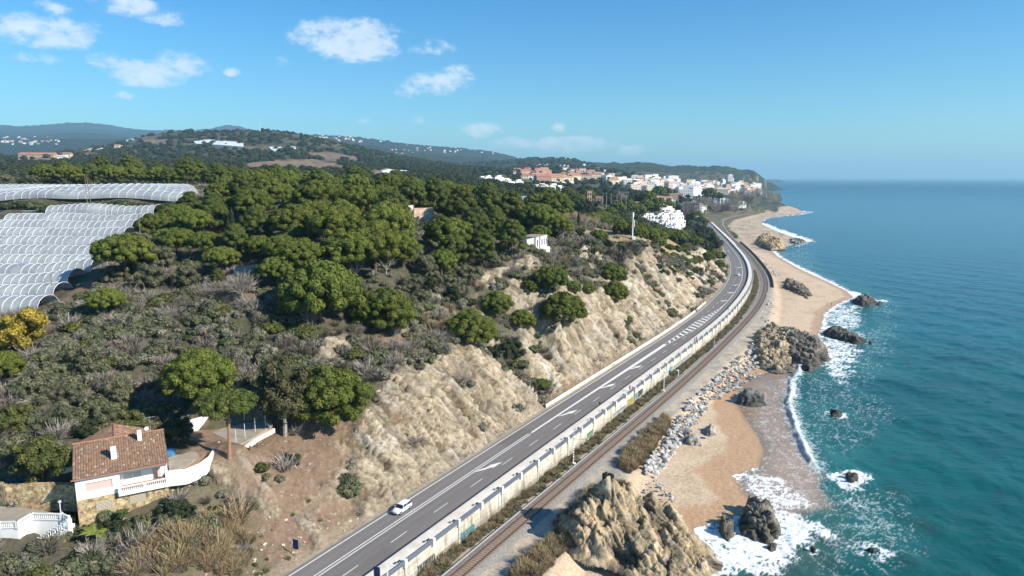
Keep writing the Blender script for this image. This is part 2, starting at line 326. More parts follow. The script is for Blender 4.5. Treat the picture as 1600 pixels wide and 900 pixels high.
def height(x, y, detail=False):
    x = np.asarray(x, float); y = np.asarray(y, float)
    t = road_t(x, y); tr = road_t(x, y, XR, DXR); tp = road_t(x, y, XP, DXP); r = np.hypot(x, y)
    near = y < 1250
    zi = rbf(x, y)
    zi = np.where(near, np.maximum(zi, 6.25+np.maximum(0, t-1.5)*.05), zi)
    ins = inside(x, y, CO_POLY); dc = polydist(x, y, CO); sd = np.where(ins, dc, -dc)
    zb = np.where(sd > 0, np.minimum(0.07*sd, 1.3+.01*sd), np.maximum(sd*.12, -12))
    zs = zb+(2.75-zb)*sstep(-5.5, 0.0, tp)*(sd > -1)
    zs = np.where((sd < 0) , np.minimum(zs, -0.0+zb*1.0), zs)
    seaside = near & (t < -11.)
    z = np.where(seaside, np.minimum(zs, 2.75), zi)
    bed = near & (t >= -11.) & (t < 1.4); z = np.where(bed, np.where(y < 940, 6.2, z), z)
    # ballast shoulder under the track
    fz = np.where(ins, np.maximum(z, np.minimum(sd*.03, 6)), np.maximum(-8, sd*.1))
    z = np.where(near, z, fz)
    return z
def ground(u, v, off=0.):
    """first hit of the sight line (u, v) with the land raised by off"""
    d = ray(u, v); d = np.array([d.x, d.y, d.z]); d = d/d[1]
    k = np.exp(np.linspace(math.log(62), math.log(9000), 1400)); P = d[None]*k[:, None]; h = height(P[:, 0], P[:, 1])+off-CAM_H; b = np.nonzero(P[:, 2] < h)[0]
    if len(b) == 0: return None
    i = b[0]
    if i == 0: return Vector((P[0, 0], P[0, 1], h[0]+CAM_H-off))
    a0 = P[i-1, 2]-h[i-1]; a1 = P[i, 2]-h[i]; f = a0/(a0-a1); q = P[i-1]+(P[i]-P[i-1])*f
    return Vector((q[0], q[1], float(height(q[0], q[1]))))
def gz(x, y): return float(height(np.array(float(x)), np.array(float(y))))
# ------------------------------------------------------------------ arc length along the road and rails
_yy = np.arange(-30, 1400, 1.0)
def arc(DX, y0):
    S = np.concatenate([[0], np.cumsum(np.sqrt(1+DX(_yy[:-1]+.5)**2))]); return S-np.interp(y0, _yy, S)
SL = arc(DXL, 94.94); SR = arc(DXR, 85.1)
def rp(s, t, z=6.5): y = np.interp(s, SL, _yy); return road_pt(y, t, z)
def tp(s, t, z=3.2): y = np.interp(s, SR, _yy); return road_pt(y, t, z, XR, DXR)
def ribbon(name, fn, s, ta, tb, z, m, parent=None, side=0.0, **kw):
    s = np.asarray(s, float); A = fn(s, ta, z); B = fn(s, tb, z); n = len(s)
    V = np.vstack([A, B]); i = np.arange(n-1); F = np.stack([i+n, i+n+1, i+1, i], -1)
    return link(name, mesh_np(name, V, F, [m]), parent, **kw)
def pxy(pts): 
    out = []
    for u, v in pts:
        g = ground(u, v); out.append((g.x, g.y))
    return np.array(out)
def softmask(x, y, poly, w, nz=None, amp=0.):
    d = polydist(x, y, poly, True); ins = inside(x, y, poly); sd = np.where(ins, d, -d)
    if nz is not None: sd = sd+nz*amp
    return sstep(-w, w, sd)
def mixc(c, col, m): return c+(np.asarray(col)-c)*m[:, None]
# ------------------------------------------------------------------ hill and beach ground
ZR = {
 'slab': [(552,660),(600,598),(640,572),(700,545),(742,542),(800,590),(852,638),(740,716),(620,795),(570,812),(545,760)],
 'slab2': [(775,560),(830,520),(850,500),(900,520),(920,490),(985,430),(1040,455),(1085,478),(1060,510),(960,566),(905,600),(862,625),(815,565)],
 'dirt': [(330,740),(400,690),(440,655),(540,655),(560,690),(545,770),(560,830),(480,880),(440,895),(400,850),(390,780)],
 'field': [(900,356),(960,352),(1050,372),(1075,385),(1020,392),(950,378),(900,372)],
 'slab3': [(1060,440),(1075,415),(1105,395),(1130,398),(1140,430),(1125,450),(1090,475)],
}
ROCKP = [[(490,560),(500,540),(530,525),(560,520),(545,545),(520,560)],[(590,520),(610,498),(650,492),(640,515),(610,535)],[(640,470),(690,462),(700,490),(665,510),(645,500)],[(720,455),(760,425),(790,410),(830,402),(845,420),(800,425),(770,445),(740,468)],[(905,380),(930,375),(945,405),(925,420),(905,405)],[(800,410),(830,398),(848,410),(840,425),(805,428)],[(392,772),(420,782),(440,812),(418,808)],[(456,798),(482,806),(494,830),(472,824)],[(330,722),(352,738),(372,765),(345,762)],[(400,745),(425,752),(432,768),(408,764)],[(480,850),(500,840),(505,856),(488,866)]]
for k in ZR: ZR[k] = pxy(ZR[k])
ROCKP = [pxy(p) for p in ROCKP]
DIRTP = [pxy(p) for p in [[(360,415),(400,412),(400,470),(370,478)],[(590,530),(640,525),(640,545),(595,548)],[(90,470),(150,430),(150,445),(100,485)],[(40,590),(70,585),(80,530),(110,470),(90,475),(60,530)],[(650,600),(700,560),(750,560),(745,585),(700,590)],[(280,660),(300,600),(330,610),(340,650),(320,665)],[(300,700),(420,640),(410,680),(340,740),(260,760)]]]
def cover(x, y, z, slope):
    """rock amount, dirt amount on the land side"""
    r = np.hypot(x, y); t = road_t(x, y); n1 = fbm(x/6, y/6, 4, 3); n2 = fbm(x/18, y/18, 3, 9)
    near = (y < 1000) & (t > 0) & (t < 80) & (r < 700)
    rock = sstep(.72, .95, slope+n1*.35)*near*sstep(34, 16, t+n2*14)*sstep(100, 125, y)
    for k in ('slab', 'slab2', 'slab3'): rock = np.maximum(rock, softmask(x, y, ZR[k], 1.2, n1, 3.0)*(1 if k != 'slab3' else .8))
    for p in ROCKP: rock = np.maximum(rock, softmask(x, y, p, .9, n1, 2.2))
    veg = sstep(.02, .3, n2*.8+n1*.35-.12+.35*sstep(14, 30, t)*(y > 150)); rock = rock*(1-.85*veg*(y > 150))
    dirt = softmask(x, y, ZR['dirt'], 1.5, n1, 3)
    for p in DIRTP: dirt = np.maximum(dirt, softmask(x, y, p, 1.0, n1, 2.0)*.9)
    return rock, dirt, n1, n2
def rock_relief(x, y):
    s = x*.50268+y*.86447; t = -x*.86447+y*.50268
    w = s+2.2*perlin(s/9, t/12, 41)+.25*t; h = 0
    h = 1.5*fbm(w/6.5, t/22, 2, 51, ridged=True)+.9*fbm(w/2.4, t/10, 3, 55, ridged=True)+.55*fbm(w/1.0, t/3.2, 2, 61, ridged=True)
    q = w/3.1+.5*perlin(s/5, t/6, 71); h += .9*((q-np.floor(q))-.5)*np.clip(fbm(s/7, t/9, 2, 75)+.7, 0, 1)
    f1, e1 = facets(w/2.6, t/7.5, 701); f2, e2 = facets(w/1.05+3, t/2.9, 703); f3, e3 = facets(w/5.5, t/15, 705, .7)
    h = h*.55+2.0*f3+1.5*f1*(1+.0*h)+.75*f2-.55*sstep(.16, 0, e1)-.3*sstep(.14, 0, e2)
    return h
def land_mesh(name, a0, a1, da, r0, r1, dr):
    az = np.radians(np.arange(a0, a1, da)); lr = np.arange(math.log(r0), math.log(r1), dr); A, R = np.meshgrid(az, np.exp(lr)); X = R*np.sin(A); Y = R*np.cos(A); sh = X.shape
    Z = height(X, Y); return X, Y, Z, sh
def grid_faces(sh, keep):
    idx = np.arange(sh[0]*sh[1]).reshape(sh); F = np.stack([idx[:-1, :-1], idx[:-1, 1:], idx[1:, 1:], idx[1:, :-1]], -1).reshape(-1, 4)
    k = keep.ravel()[F].any(1); F = F[k]; used = np.unique(F); remap = np.full(sh[0]*sh[1], -1); remap[used] = np.arange(len(used)); return remap[F], used
GREEN_D = (.042, .058, .022)
def build_land():
    # near ground
    X, Y, Z, sh = land_mesh('n', -47, 47, .11, 60, 640, .0032)
    lr_ = Z.copy(); gy, gx = np.gradient(Z); dY = np.gradient(Y, axis=0); R = np.hypot(X, Y)
    dr = np.gradient(R, axis=0)+1e-6; da = R*math.radians(.11); slope = np.hypot(gy/dr, gx/da)
    x, y, z, sl = X.ravel(), Y.ravel(), Z.ravel(), slope.ravel(); t = road_t(x, y)
    rock, dirt, n1, n2 = cover(x, y, z, sl)
    sea_side = t < -11.
    landm = (t > 1.8)
    rr = rock_relief(x, y)
    fade = sstep(1.6, 3.5, t)
    az_ = np.arctan2(x, y); gr = (gy/dr).ravel(); ga = (gx/da).ravel(); Gx = gr*np.sin(az_)+ga*np.cos(az_); Gy = gr*np.cos(az_)-ga*np.sin(az_); gm = np.hypot(Gx, Gy)+1e-6; k_ = np.minimum(gm, 1.3)/gm; Gx *= k_; Gy *= k_; nl = np.sqrt(1+Gx*Gx+Gy*Gy)
    amp = np.where(landm, rock*rr*.80*fade, 0); px2, py2 = x-Gx/nl*amp, y-Gy/nl*amp
    z2 = z+amp/nl+np.where(landm, ((1-rock)*(fbm(x/3, y/3, 4, 15)*.35+dirt*fbm(x/.9, y/.9, 3, 18)*.22))*fade, 0)
    # beach relief
    ins = inside(x, y, CO_POLY); dco = polydist(x, y, CO); sd = np.where(ins, dco, -dco)
    tpth = road_t(x, y, XP, DXP); trl = road_t(x, y, XR, DXR)
    beach = sea_side & (sd > 2.)
    z2 = z2+np.where(beach & (tpth < 0), fbm(x/1.1, y/1.1, 3, 22)*.09+fbm(x/7, y/7, 2, 23)*.12, 0)+np.where(beach & (tpth >= 0) & (np.abs(trl) > 3), fbm(x/1.5, y/1.5, 3, 25)*.07, 0)
    # colours (albedo)
    c = np.zeros((len(x), 3)); nf = fbm(x/1.2, y/1.2, 3, 31); ng = fbm(x/25, y/25, 3, 33)
    c[:] = (.088, .078, .052); c = mixc(c, (.062, .062, .034), sstep(-.1, .3, ng)); c = mixc(c, (.15, .12, .08), sstep(.1, .5, nf)*.6)
    c = mixc(c, (.30, .225, .13), softmask(x, y, ZR['field'], 3, n1, 5))
    c = mixc(c, (.155, .125, .075), sstep(120, 95, y)*sstep(30, 10, t)*(t > 0))
    c = mixc(c, (.205, .137, .092), dirt); c = mixc(c, (.30, .235, .17), dirt*sstep(.15, .5, nf)*.8); c = mixc(c, (.12, .085, .055), dirt*sstep(.1, .5, n1)*.6)
    s_ = x*.50268+y*.86447; t_ = -x*.86447+y*.50268
    rc = np.zeros_like(c); rc[:] = (.56, .455, .32)
    band = fbm(s_/2.5+.3*t_/2.5, t_/9, 3, 81); rc = mixc(rc, (.60, .54, .44), sstep(.0, .4, band)); rc = mixc(rc, (.35, .235, .125), sstep(.1, .5, fbm(s_/6, t_/7, 3, 85))*.8)
    rc = mixc(rc, (.21, .165, .11), sstep(.15, .55, -band)*.55); rc = mixc(rc, (.15, .14, .075), sstep(.25, .6, fbm(x/3.5, y/3.5, 4, 88))*.65)
    _wl = s_+.9*perlin(s_/6, t_/8, 43)+.55*t_; rc = mixc(rc, (.22, .175, .125), np.maximum(sstep(.86, .97, 1-np.abs(perlin(_wl/1.9, t_/14, 45))*2), .7*sstep(.88, .98, 1-np.abs(perlin(_wl/.9, t_/9, 47))*2))*.75)
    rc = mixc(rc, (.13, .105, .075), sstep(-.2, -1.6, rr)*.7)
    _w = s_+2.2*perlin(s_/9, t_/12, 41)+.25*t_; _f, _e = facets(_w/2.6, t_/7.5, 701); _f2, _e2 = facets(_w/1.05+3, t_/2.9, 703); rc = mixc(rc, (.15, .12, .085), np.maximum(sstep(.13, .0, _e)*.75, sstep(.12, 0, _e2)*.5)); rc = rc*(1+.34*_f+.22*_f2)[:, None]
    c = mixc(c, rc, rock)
    verge = sstep(4.2, 2.6, t)*(t > 0); c = mixc(c, (.33, .26, .18), verge*.6*(1-rock*.5))
    # sea side
    nb = fbm(x/9, y/9, 4, 91)
    sc_ = np.zeros_like(c); sc_[:] = (.56, .42, .285); sc_ = mixc(sc_, (.50, .36, .235), sstep(-.1, .4, nb)); sc_ = mixc(sc_, (.60, .49, .36), sstep(.0, .5, nf)*.5)
    wetw = 4.5+4.5*np.exp(-((y-165)/45)**2)+2*nb; wet = sstep(wetw+1.0, wetw-1.0, sd); sc_ = mixc(sc_, (.50, .315, .175), wet); sc_ = mixc(sc_, (.30, .19, .12), sstep(1.8, -.5, sd+nb))
    grav = np.zeros_like(c); grav[:] = (.50, .415, .31); grav = mixc(grav, (.34, .305, .26), sstep(-.2, .3, fbm(x/4, y/4, 4, 95))); grav = mixc(grav, (.54, .44, .32), sstep(-.1, .5, fbm(x/6+5, y/6, 3, 97)))
    sc_ = mixc(sc_, grav, sstep(-2.5, .5, tpth+nb*1.5))
    side = trl > 2.5
    strip = np.zeros_like(c); strip[:] = (.17, .135, .085); strip = mixc(strip, (.10, .105, .045), sstep(-.1, .4, fbm(x/3, y/3, 3, 99)))
    sc_ = mixc(sc_, strip, sstep(3.0, 4.0, trl)*(y < 700))
    c = np.where(sea_side[:, None], sc_, c)
    wetr = np.where(sea_side, wet, 0)
    F, used = grid_faces(sh, (Z > -1.2))
    V = np.stack([px2, py2, z2], -1)[used]
    m = ground_mat()
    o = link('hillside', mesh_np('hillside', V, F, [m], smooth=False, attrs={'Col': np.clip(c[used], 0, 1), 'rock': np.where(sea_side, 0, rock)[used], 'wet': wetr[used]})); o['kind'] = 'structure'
    for p in o.data.polygons[:0]: pass
    o.data.polygons.foreach_set('use_smooth', np.ones(len(F), bool))
    # far ground
    X, Y, Z, sh = land_mesh('f', -48, 40, .16, 637, 15500, .0085)
    x, y, z = X.ravel(), Y.ravel(), Z.ravel(); r = np.hypot(x, y); n1 = fbm(x/70, y/70, 4, 103); n2 = fbm(x/260, y/260, 4, 107); n3 = fbm(x/22, y/22, 3, 109)
    seah = inside(x, y, CO_POLY); up = seah & (z > 6)
    az = np.degrees(np.arctan2(x, y)); hill = sstep(-6, -16, az)*sstep(3300, 2600, r)*sstep(700, 1000, r)
    z2 = z+np.where(up, (n1*.012+n3*.004)*np.minimum(r, 6000)*.35, 0)
    tf = road_t(x, y); z2 = np.where((y < 1000) & (tf > -14) & (tf < 6), np.minimum(z2, 5.4), z2)
    c = np.zeros((len(x), 3)); c[:] = (.036, .047, .021); c = mixc(c, (.024, .033, .016), sstep(0, .4, n3)); open_ = sstep(.02, .3, n1*.8+n3*.5+.12)*hill
    c = mixc(c, (.13, .105, .062), open_*.8); c = mixc(c, (.19, .135, .085), sstep(.3, .5, n1+n2*.5)*hill)
    c = mixc(c, (.018, .026, .018), sstep(3200, 4500, r))  # albedo darkened with distance so the haze dominates, put into the colour
    for p, cc in FARF: c = mixc(c, cc, softmask(x, y, p, 12, n3, 30))
    town = softmask(x, y, TOWNP, 40, n1, 100); c = mixc(c, (.16, .15, .12), town*sstep(-.3, .3, n3)*.85)
    dco = polydist(x, y, CO); sand = seah & (dco < 60) & (z < 5.5) & (y < 2600) & ((road_t(x, y, XP, DXP) < 4) | (y > 1250)); c = np.where(sand[:, None], (.55, .43, .31), c)
    grv = seah & (road_t(x, y, XP, DXP) >= 4) & (road_t(x, y) < -11) & (y < 1250); c = np.where(grv[:, None], (.20, .18, .11), c)
    capr = seah & (dco < 60) & (r > 2900); c = np.where(capr[:, None] & (n3 > .2)[:, None], (.22, .18, .13), c)
    F, used = grid_faces(sh, (Z > -2) & ((az.reshape(sh) < 28)))
    V = np.stack([x, y, z2], -1)[used]
    o = link('distant_hills', mesh_np('distant_hills', V, F, [far_mat()], smooth=True, attrs={'Col': np.clip(c[used], 0, 1)})); o['kind'] = 'structure'
def ground_mat():
    m = mat('ground', (1, 1, 1), rough=.92, attr='Col', noise=.28, nscale=1.6, bump=0, coord='Object', detail=9.)
    t = m.node_tree; L = t.links.new; b = t.nodes['Principled BSDF']
    a = N(t, 'ShaderNodeAttribute', attribute_name='rock'); w = N(t, 'ShaderNodeAttribute', attribute_name='wet'); tc = N(t, 'ShaderNodeTexCoord')
    mp = N(t, 'ShaderNodeMapping'); mp.inputs['Rotation'].default_value = (0, 0, math.radians(-30)); mp.inputs['Scale'].default_value = (.35, 1.6, .6); L(tc.outputs['Object'], mp.inputs[0])
    n1 = N(t, 'ShaderNodeTexNoise', inp={'Scale': 1.3, 'Detail': 9., 'Roughness': .72}); L(mp.outputs[0], n1.inputs['Vector'])
    n2 = N(t, 'ShaderNodeTexNoise', inp={'Scale': 3.5, 'Detail': 6., 'Roughness': .7}); L(tc.outputs['Object'], n2.inputs['Vector'])
    mr = N(t, 'ShaderNodeMath', operation='MULTIPLY'); L(n1.outputs['Fac'], mr.inputs[0]); L(a.outputs['Fac'], mr.inputs[1])
    h = N(t, 'ShaderNodeMath', operation='MULTIPLY_ADD'); L(mr.outputs[0], h.inputs[0]); h.inputs[1].default_value = 1.7; 
    h0 = N(t, 'ShaderNodeMath', operation='MULTIPLY'); L(n2.outputs['Fac'], h0.inputs[0]); h0.inputs[1].default_value = .22; L(h0.outputs[0], h.inputs[2])
    bp = N(t, 'ShaderNodeBump', inp={'Strength': 1.0, 'Distance': .8}); L(h.outputs[0], bp.inputs['Height']); L(bp.outputs[0], b.inputs['Normal'])
    rr = N(t, 'ShaderNodeMapRange', inp={3: .92, 4: .42}); L(w.outputs['Fac'], rr.inputs[0]); L(rr.outputs[0], b.inputs['Roughness'])
    return m
def far_mat():
    return mat('far_ground', (1, 1, 1), rough=.95, attr='Col', noise=.30, nscale=.045, bump=14., bscale=.035, coord='Object', detail=8.)
FARF = [(pxy(p), c) for p, c in [
  ([(378, 256), (420, 252), (470, 250), (520, 254), (540, 259), (535, 266), (380, 266)], (.27, .185, .12)),
  ([(570, 270), (600, 263), (650, 268), (640, 276), (585, 280)], (.30, .24, .16)),
  ([(480, 240), (520, 238), (560, 245), (565, 252), (520, 252), (480, 248)], (.22, .16, .11)),
  ([(330, 229), (400, 228), (430, 231), (400, 236), (350, 234)], (.17, .13, .075)),
  ([(220, 219), (260, 216), (270, 222), (240, 228)], (.24, .17, .11)),
  ([(0, 252), (110, 247), (110, 252), (0, 258)], (.20, .16, .10))]]
TOWNP = np.array([((u-800)/FPX*r, r) for u, r in [(740, 820), (800, 800), (980, 640), (1060, 700), (1108, 900), (1205, 1250), (1262, 1330), (1215, 1700), (1200, 2500), (1000, 2400), (820, 1900), (730, 1300)]])
build_land()
# ------------------------------------------------------------------ sea
def sea_mat():
    m = bpy.data.materials.new('sea_water'); m.use_nodes = True; t = m.node_tree; L = t.links.new; b = t.nodes['Principled BSDF']
    c = N(t, 'ShaderNodeAttribute', attribute_name='Col'); f = N(t, 'ShaderNodeAttribute', attribute_name='foam'); tc = N(t, 'ShaderNodeTexCoord')
    d = N(t, 'ShaderNodeAttribute', attribute_name='dist')
    n3 = N(t, 'ShaderNodeTexNoise', inp={'Scale': .012, 'Detail': 5., 'Roughness': .6}); mp3 = N(t, 'ShaderNodeMapping'); mp3.inputs['Scale'].default_value = (.35, 1.6, 1); L(tc.outputs['Object'], mp3.inputs[0]); L(mp3.outputs[0], n3.inputs['Vector'])
    mr3 = N(t, 'ShaderNodeMapRange', inp={1: .35, 2: .65, 3: .82, 4: 1.18}); L(n3.outputs['Fac'], mr3.inputs[0]); hs = N(t, 'ShaderNodeHueSaturation'); L(mr3.outputs[0], hs.inputs['Value']); L(c.outputs['Color'], hs.inputs['Color'])
    mx = N(t, 'ShaderNodeMix', data_type='RGBA'); L(f.outputs['Fac'], mx.inputs[0]); L(hs.outputs[0], mx.inputs[6]); mx.inputs[7].default_value = (.80, .82, .82, 1); L(mx.outputs[2], b.inputs['Base Color'])
    ro = N(t, 'ShaderNodeMapRange', inp={3: .16, 4: .9}); L(f.outputs['Fac'], ro.inputs[0])
    rd = N(t, 'ShaderNodeMath', operation='MULTIPLY_ADD'); L(d.outputs['Fac'], rd.inputs[0]); rd.inputs[1].default_value = .22; L(ro.outputs[0], rd.inputs[2]); rd.use_clamp = True; L(rd.outputs[0], b.inputs['Roughness'])
    b.inputs['IOR'].default_value = 1.33; b.inputs['Specular IOR Level'].default_value = .5
    mp = N(t, 'ShaderNodeMapping'); mp.inputs['Rotation'].default_value = (0, 0, math.radians(25)); mp.inputs['Scale'].default_value = (.45, 1.1, 1); L(tc.outputs['Object'], mp.inputs[0])
    w1 = N(t, 'ShaderNodeTexNoise', inp={'Scale': .16, 'Detail': 6., 'Roughness': .62, 'Distortion': .4}); L(mp.outputs[0], w1.inputs['Vector'])
    w2 = N(t, 'ShaderNodeTexNoise', inp={'Scale': .7, 'Detail': 6., 'Roughness': .68, 'Distortion': .3}); L(mp.outputs[0], w2.inputs['Vector'])
    b1 = N(t, 'ShaderNodeBump', inp={'Strength': .6, 'Distance': 1.1}); L(w1.outputs['Fac'], b1.inputs['Height'])
    b2 = N(t, 'ShaderNodeBump', inp={'Strength': .6, 'Distance': .32}); L(w2.outputs['Fac'], b2.inputs['Height']); L(b1.outputs[0], b2.inputs['Normal']); L(b2.outputs[0], b.inputs['Normal'])
    return m
W0 = lambda pts: np.array([at(u, v, 0) for u, v in pts])
BREAK = [(W0([(1262,556),(1251,568),(1248,582),(1238,594),(1237,612),(1232,630),(1237,648),(1243,662),(1247,680),(1254,694),(1260,710),(1268,722),(1276,733)]), 1.15, .45)]
SURF = [(W0([(1204,392),(1214,402),(1240,416),(1262,426),(1288,440),(1318,455),(1342,462)]), 5.5, 1.0), (W0([(1190,349),(1205,356),(1222,362),(1240,368),(1262,377)]), 9, 1.0), (W0([(1226,330.5),(1250,329),(1268,331.5),(1250,335),(1225,338)]), 8, .6), (W0([(1186,345),(1200,341),(1225,338)]), 6, .5),
        (W0([(1095,832),(1120,838),(1165,850),(1200,862)]), 4.0, 1.0), (W0([(1290,478),(1312,472),(1350,468),(1380,470)]), 3, .8), (W0([(1284,500),(1292,520),(1310,540),(1340,548)]), 3.5, .7),(W0([(1288,548),(1300,562),(1325,560)]), 3.0, .8),(W0([(1300,583),(1330,580)]),2.5,.6)]
FOAMP = [(W0([(1092,826),(1150,812),(1178,800),(1195,800),(1230,800),(1290,812),(1300,835),(1270,862),(1215,880),(1180,905),(1095,905),(1105,870)]), 3, .88), (W0([(1158,742),(1200,735),(1245,750),(1285,790),(1255,800),(1190,800),(1170,780)]), 4, .66), (W0([(1195,600),(1238,585),(1234,640),(1245,690),(1268,725),(1290,790),(1240,770),(1195,720),(1175,650)]), 3, .34),
         (W0([(1286,500),(1290,484),(1312,474),(1342,478),(1350,505),(1330,520),(1300,515)]), 4, .62), (W0([(1282,535),(1300,520),(1340,540),(1335,585),(1310,600),(1280,575)]), 4, .68), (W0([(1300,738),(1330,732),(1355,745),(1350,765),(1310,762)]), 1.2, .78), (W0([(1345,852),(1395,860),(1400,878),(1350,874)]), 1.5, .5),
         (W0([(1265,735),(1300,730),(1400,780),(1420,840),(1380,880),(1290,890),(1250,850),(1290,800)]), 8, .40), (W0([(1245,580),(1330,600),(1400,640),(1330,700),(1270,720),(1240,650)]), 8, .30), (W0([(1330,520),(1400,500),(1380,560),(1350,600)]), 8, .33), (W0([(1205,400),(1260,385),(1290,430),(1340,455),(1400,470),(1390,500),(1340,470),(1270,445)]), 8, .28),
         (W0([(1225,372),(1262,374),(1270,382),(1240,388)]), 6, .5)]
WASH = W0([(1140,628),(1170,590),(1205,580),(1250,566),(1240,585),(1234,610),(1234,640),(1243,668),(1252,695),(1272,730),(1292,790),(1240,812),(1180,800),(1150,755),(1185,730)])
SEAROCK = [(1352,471,20),(1318,523,26),(1345,534,8),(1305,648,15),(1328,748,14),(1365,862,22),(1205,853,8),(1270,862,5),(1180,818,30),(1175,624,20),(1240,376,16)]
def build_sea():
    az = np.radians(np.arange(-3, 50, .075)); lr = np.concatenate([np.arange(math.log(64), math.log(700), .0036), np.arange(math.log(700), math.log(60000), .011)]); A, R = np.meshgrid(az, np.exp(lr)); X = R*np.sin(A); Y = R*np.cos(A); sh = X.shape
    x, y = X.ravel(), Y.ravel(); r = np.hypot(x, y)
    ins = inside(x, y, CO_POLY); dco = polydist(x, y, CO); sd = np.where(ins, -dco, dco)
    wob = fbm(x/7, y/7, 3, 201); wob2 = fbm(x/2.2, y/2.2, 3, 205)
    def lace(s, seed, str_=1.0):
        wx = x+s*.5*perlin(x/s/1.7, y/s/1.7, seed+7); wy = y+s*.5*perlin(x/s/1.7+9, y/s/1.7, seed+8)
        q = 1-np.abs(perlin(wx/s, wy/s, seed))*2.6; q2 = 1-np.abs(perlin(wx/s*2.1, wy/s*2.1, seed+1))*2.6; return np.maximum(q, q2*.93)
    lc = lace(1.9, 211); ls = lace(6, 221); lf = fbm(x/.8, y/.8, 2, 215)
    amt = np.zeros_like(x)
    for P, w, a in SURF:
        d = polydist(x, y, P); ww = w*(1+.55*wob); amt = np.maximum(amt, a*sstep(ww*1.5, ww*.25, d))
    wsh0 = softmask(x, y, WASH, 2.2, wob, 3.0); amt = np.maximum(amt, .75*(1-.75*wsh0)*sstep(3.2, .2, np.abs(sd)+wob*1.5)*(r < 1500)*(sd > -2))
    for P, w, a in FOAMP: amt = np.maximum(amt, a*softmask(x, y, P, w, wob, 5.))
    for u, v, w in SEAROCK:
        px_, py_ = at(u, v, 0); rad = w*py_/FPX; d = np.hypot(x-px_, (y-py_)*.9); amt = np.maximum(amt, .62*sstep(rad*1.9+1, rad*.7, d+wob*1.5))
    foam = sstep(1.0-amt*1.05, 1.34-amt*1.05, lc*.62+.30*ls+.30*lf*sstep(.2, .8, amt))*sstep(.02, .12, amt)
    foam = np.maximum(foam, sstep(.86, 1.05, amt+wob2*.3))
    br = 0*x
    for P, w, a in BREAK:
        d = polydist(x, y, P); e = np.abs(d); ww = w*(1+.5*wob); foam = np.maximum(foam, sstep(ww*1.3, ww*.35, e+wob2*1.1+.5*lf)); amt2 = sstep(ww*4.5, ww, e)*.5; foam = np.maximum(foam, sstep(1.0-amt2, 1.3-amt2, lc*.7+.3*ls)*sstep(.05, .3, amt2)); br = np.maximum(br, np.exp(-(d/(w*.8))**2))
    foam = foam*(.62+.38*sstep(.25, .6, amt)); foam = np.where(r > 1600, foam*0+sstep(.5, .8, amt), foam)
    amtl = sstep(.04, .2, amt)*sstep(.75, .4, amt); lm = 1-np.abs(perlin((x+2.2*wob)/4.5, (y+2.2*wob2)/4.5, 261))*3.2; lm2 = 1-np.abs(perlin((x+1.5*wob2)/2.2, (y+1.5*wob)/2.2, 263))*3.4; foam = np.maximum(foam, .36*amtl*np.maximum(sstep(.80, .97, lm), .7*sstep(.84, .98, lm2)))
    # thin drifting lines of foam
    st = lace(11, 241); foam = np.maximum(foam, .35*sstep(.985, 1.0, st*.8+.2*lc)*sstep(120, 15, sd)*(r < 700)*sstep(-.1, .3, wob))
    # colour
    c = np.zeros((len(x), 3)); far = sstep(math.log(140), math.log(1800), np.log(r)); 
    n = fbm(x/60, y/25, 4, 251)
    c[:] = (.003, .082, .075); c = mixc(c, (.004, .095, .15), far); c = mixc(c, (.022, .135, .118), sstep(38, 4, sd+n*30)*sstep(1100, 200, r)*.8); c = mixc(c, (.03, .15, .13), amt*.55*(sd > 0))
    c = mixc(c, (.0022, .050, .056), sstep(.15, .5, n)*.5*(sd > 25))
    wsh = softmask(x, y, WASH, 2.2, wob, 3.0); c = mixc(c, (.36, .25, .175), wsh*.92); c = mixc(c, (.23, .18, .12), sstep(3.5, 0, sd+wob*2)*(r < 900)*.8)
    low = softmask(x, y, W0([(1180,830),(1290,800),(1320,840),(1290,900),(1150,930)]), 5, wob, 5); c = mixc(c, (.09, .10, .065), low*.45)
    dk = 0*x
    for u, v, w in [(1400,770,22),(1440,820,24),(1310,560,20),(1420,880,26),(1560,770,10),(1330,660,16)]:
        q = at(u, v, 0); dk = np.maximum(dk, np.exp(-(((x-q[0])/(w*q[1]/FPX))**2+((y-q[1])/(w*.5*q[1]/FPX*2))**2)))
    c = mixc(c, (.03, .055, .045), dk*.45)
    z = np.zeros_like(x); nearf = sstep(900, 250, r); wv = .16*np.sin((x*.75+y*.35)/3.3+2.5*wob)+.10*wob2+.22*perlin(x/6, y/11, 231); z += np.where(sd > 0, wv*nearf*sstep(0, 12, sd), 0); z += br*.55*(1+.6*wob2)+foam*.10*(.6+wob2)*nearf
    z = np.where(wsh > .5, z*.3+br*.7+.03, z)
    z = np.where(r > 8000, z*0-0.0, z)
    F, used = grid_faces(sh, (sd.reshape(sh) > -3.0))
    o = link('sea', mesh_np('sea', np.stack([x, y, z], -1)[used], F, [sea_mat()], smooth=True, attrs={'Col': c[used], 'foam': np.clip(foam, 0, 1)[used], 'dist': sstep(300, 6000, r)[used]})); o['kind'] = 'structure'
build_sea()
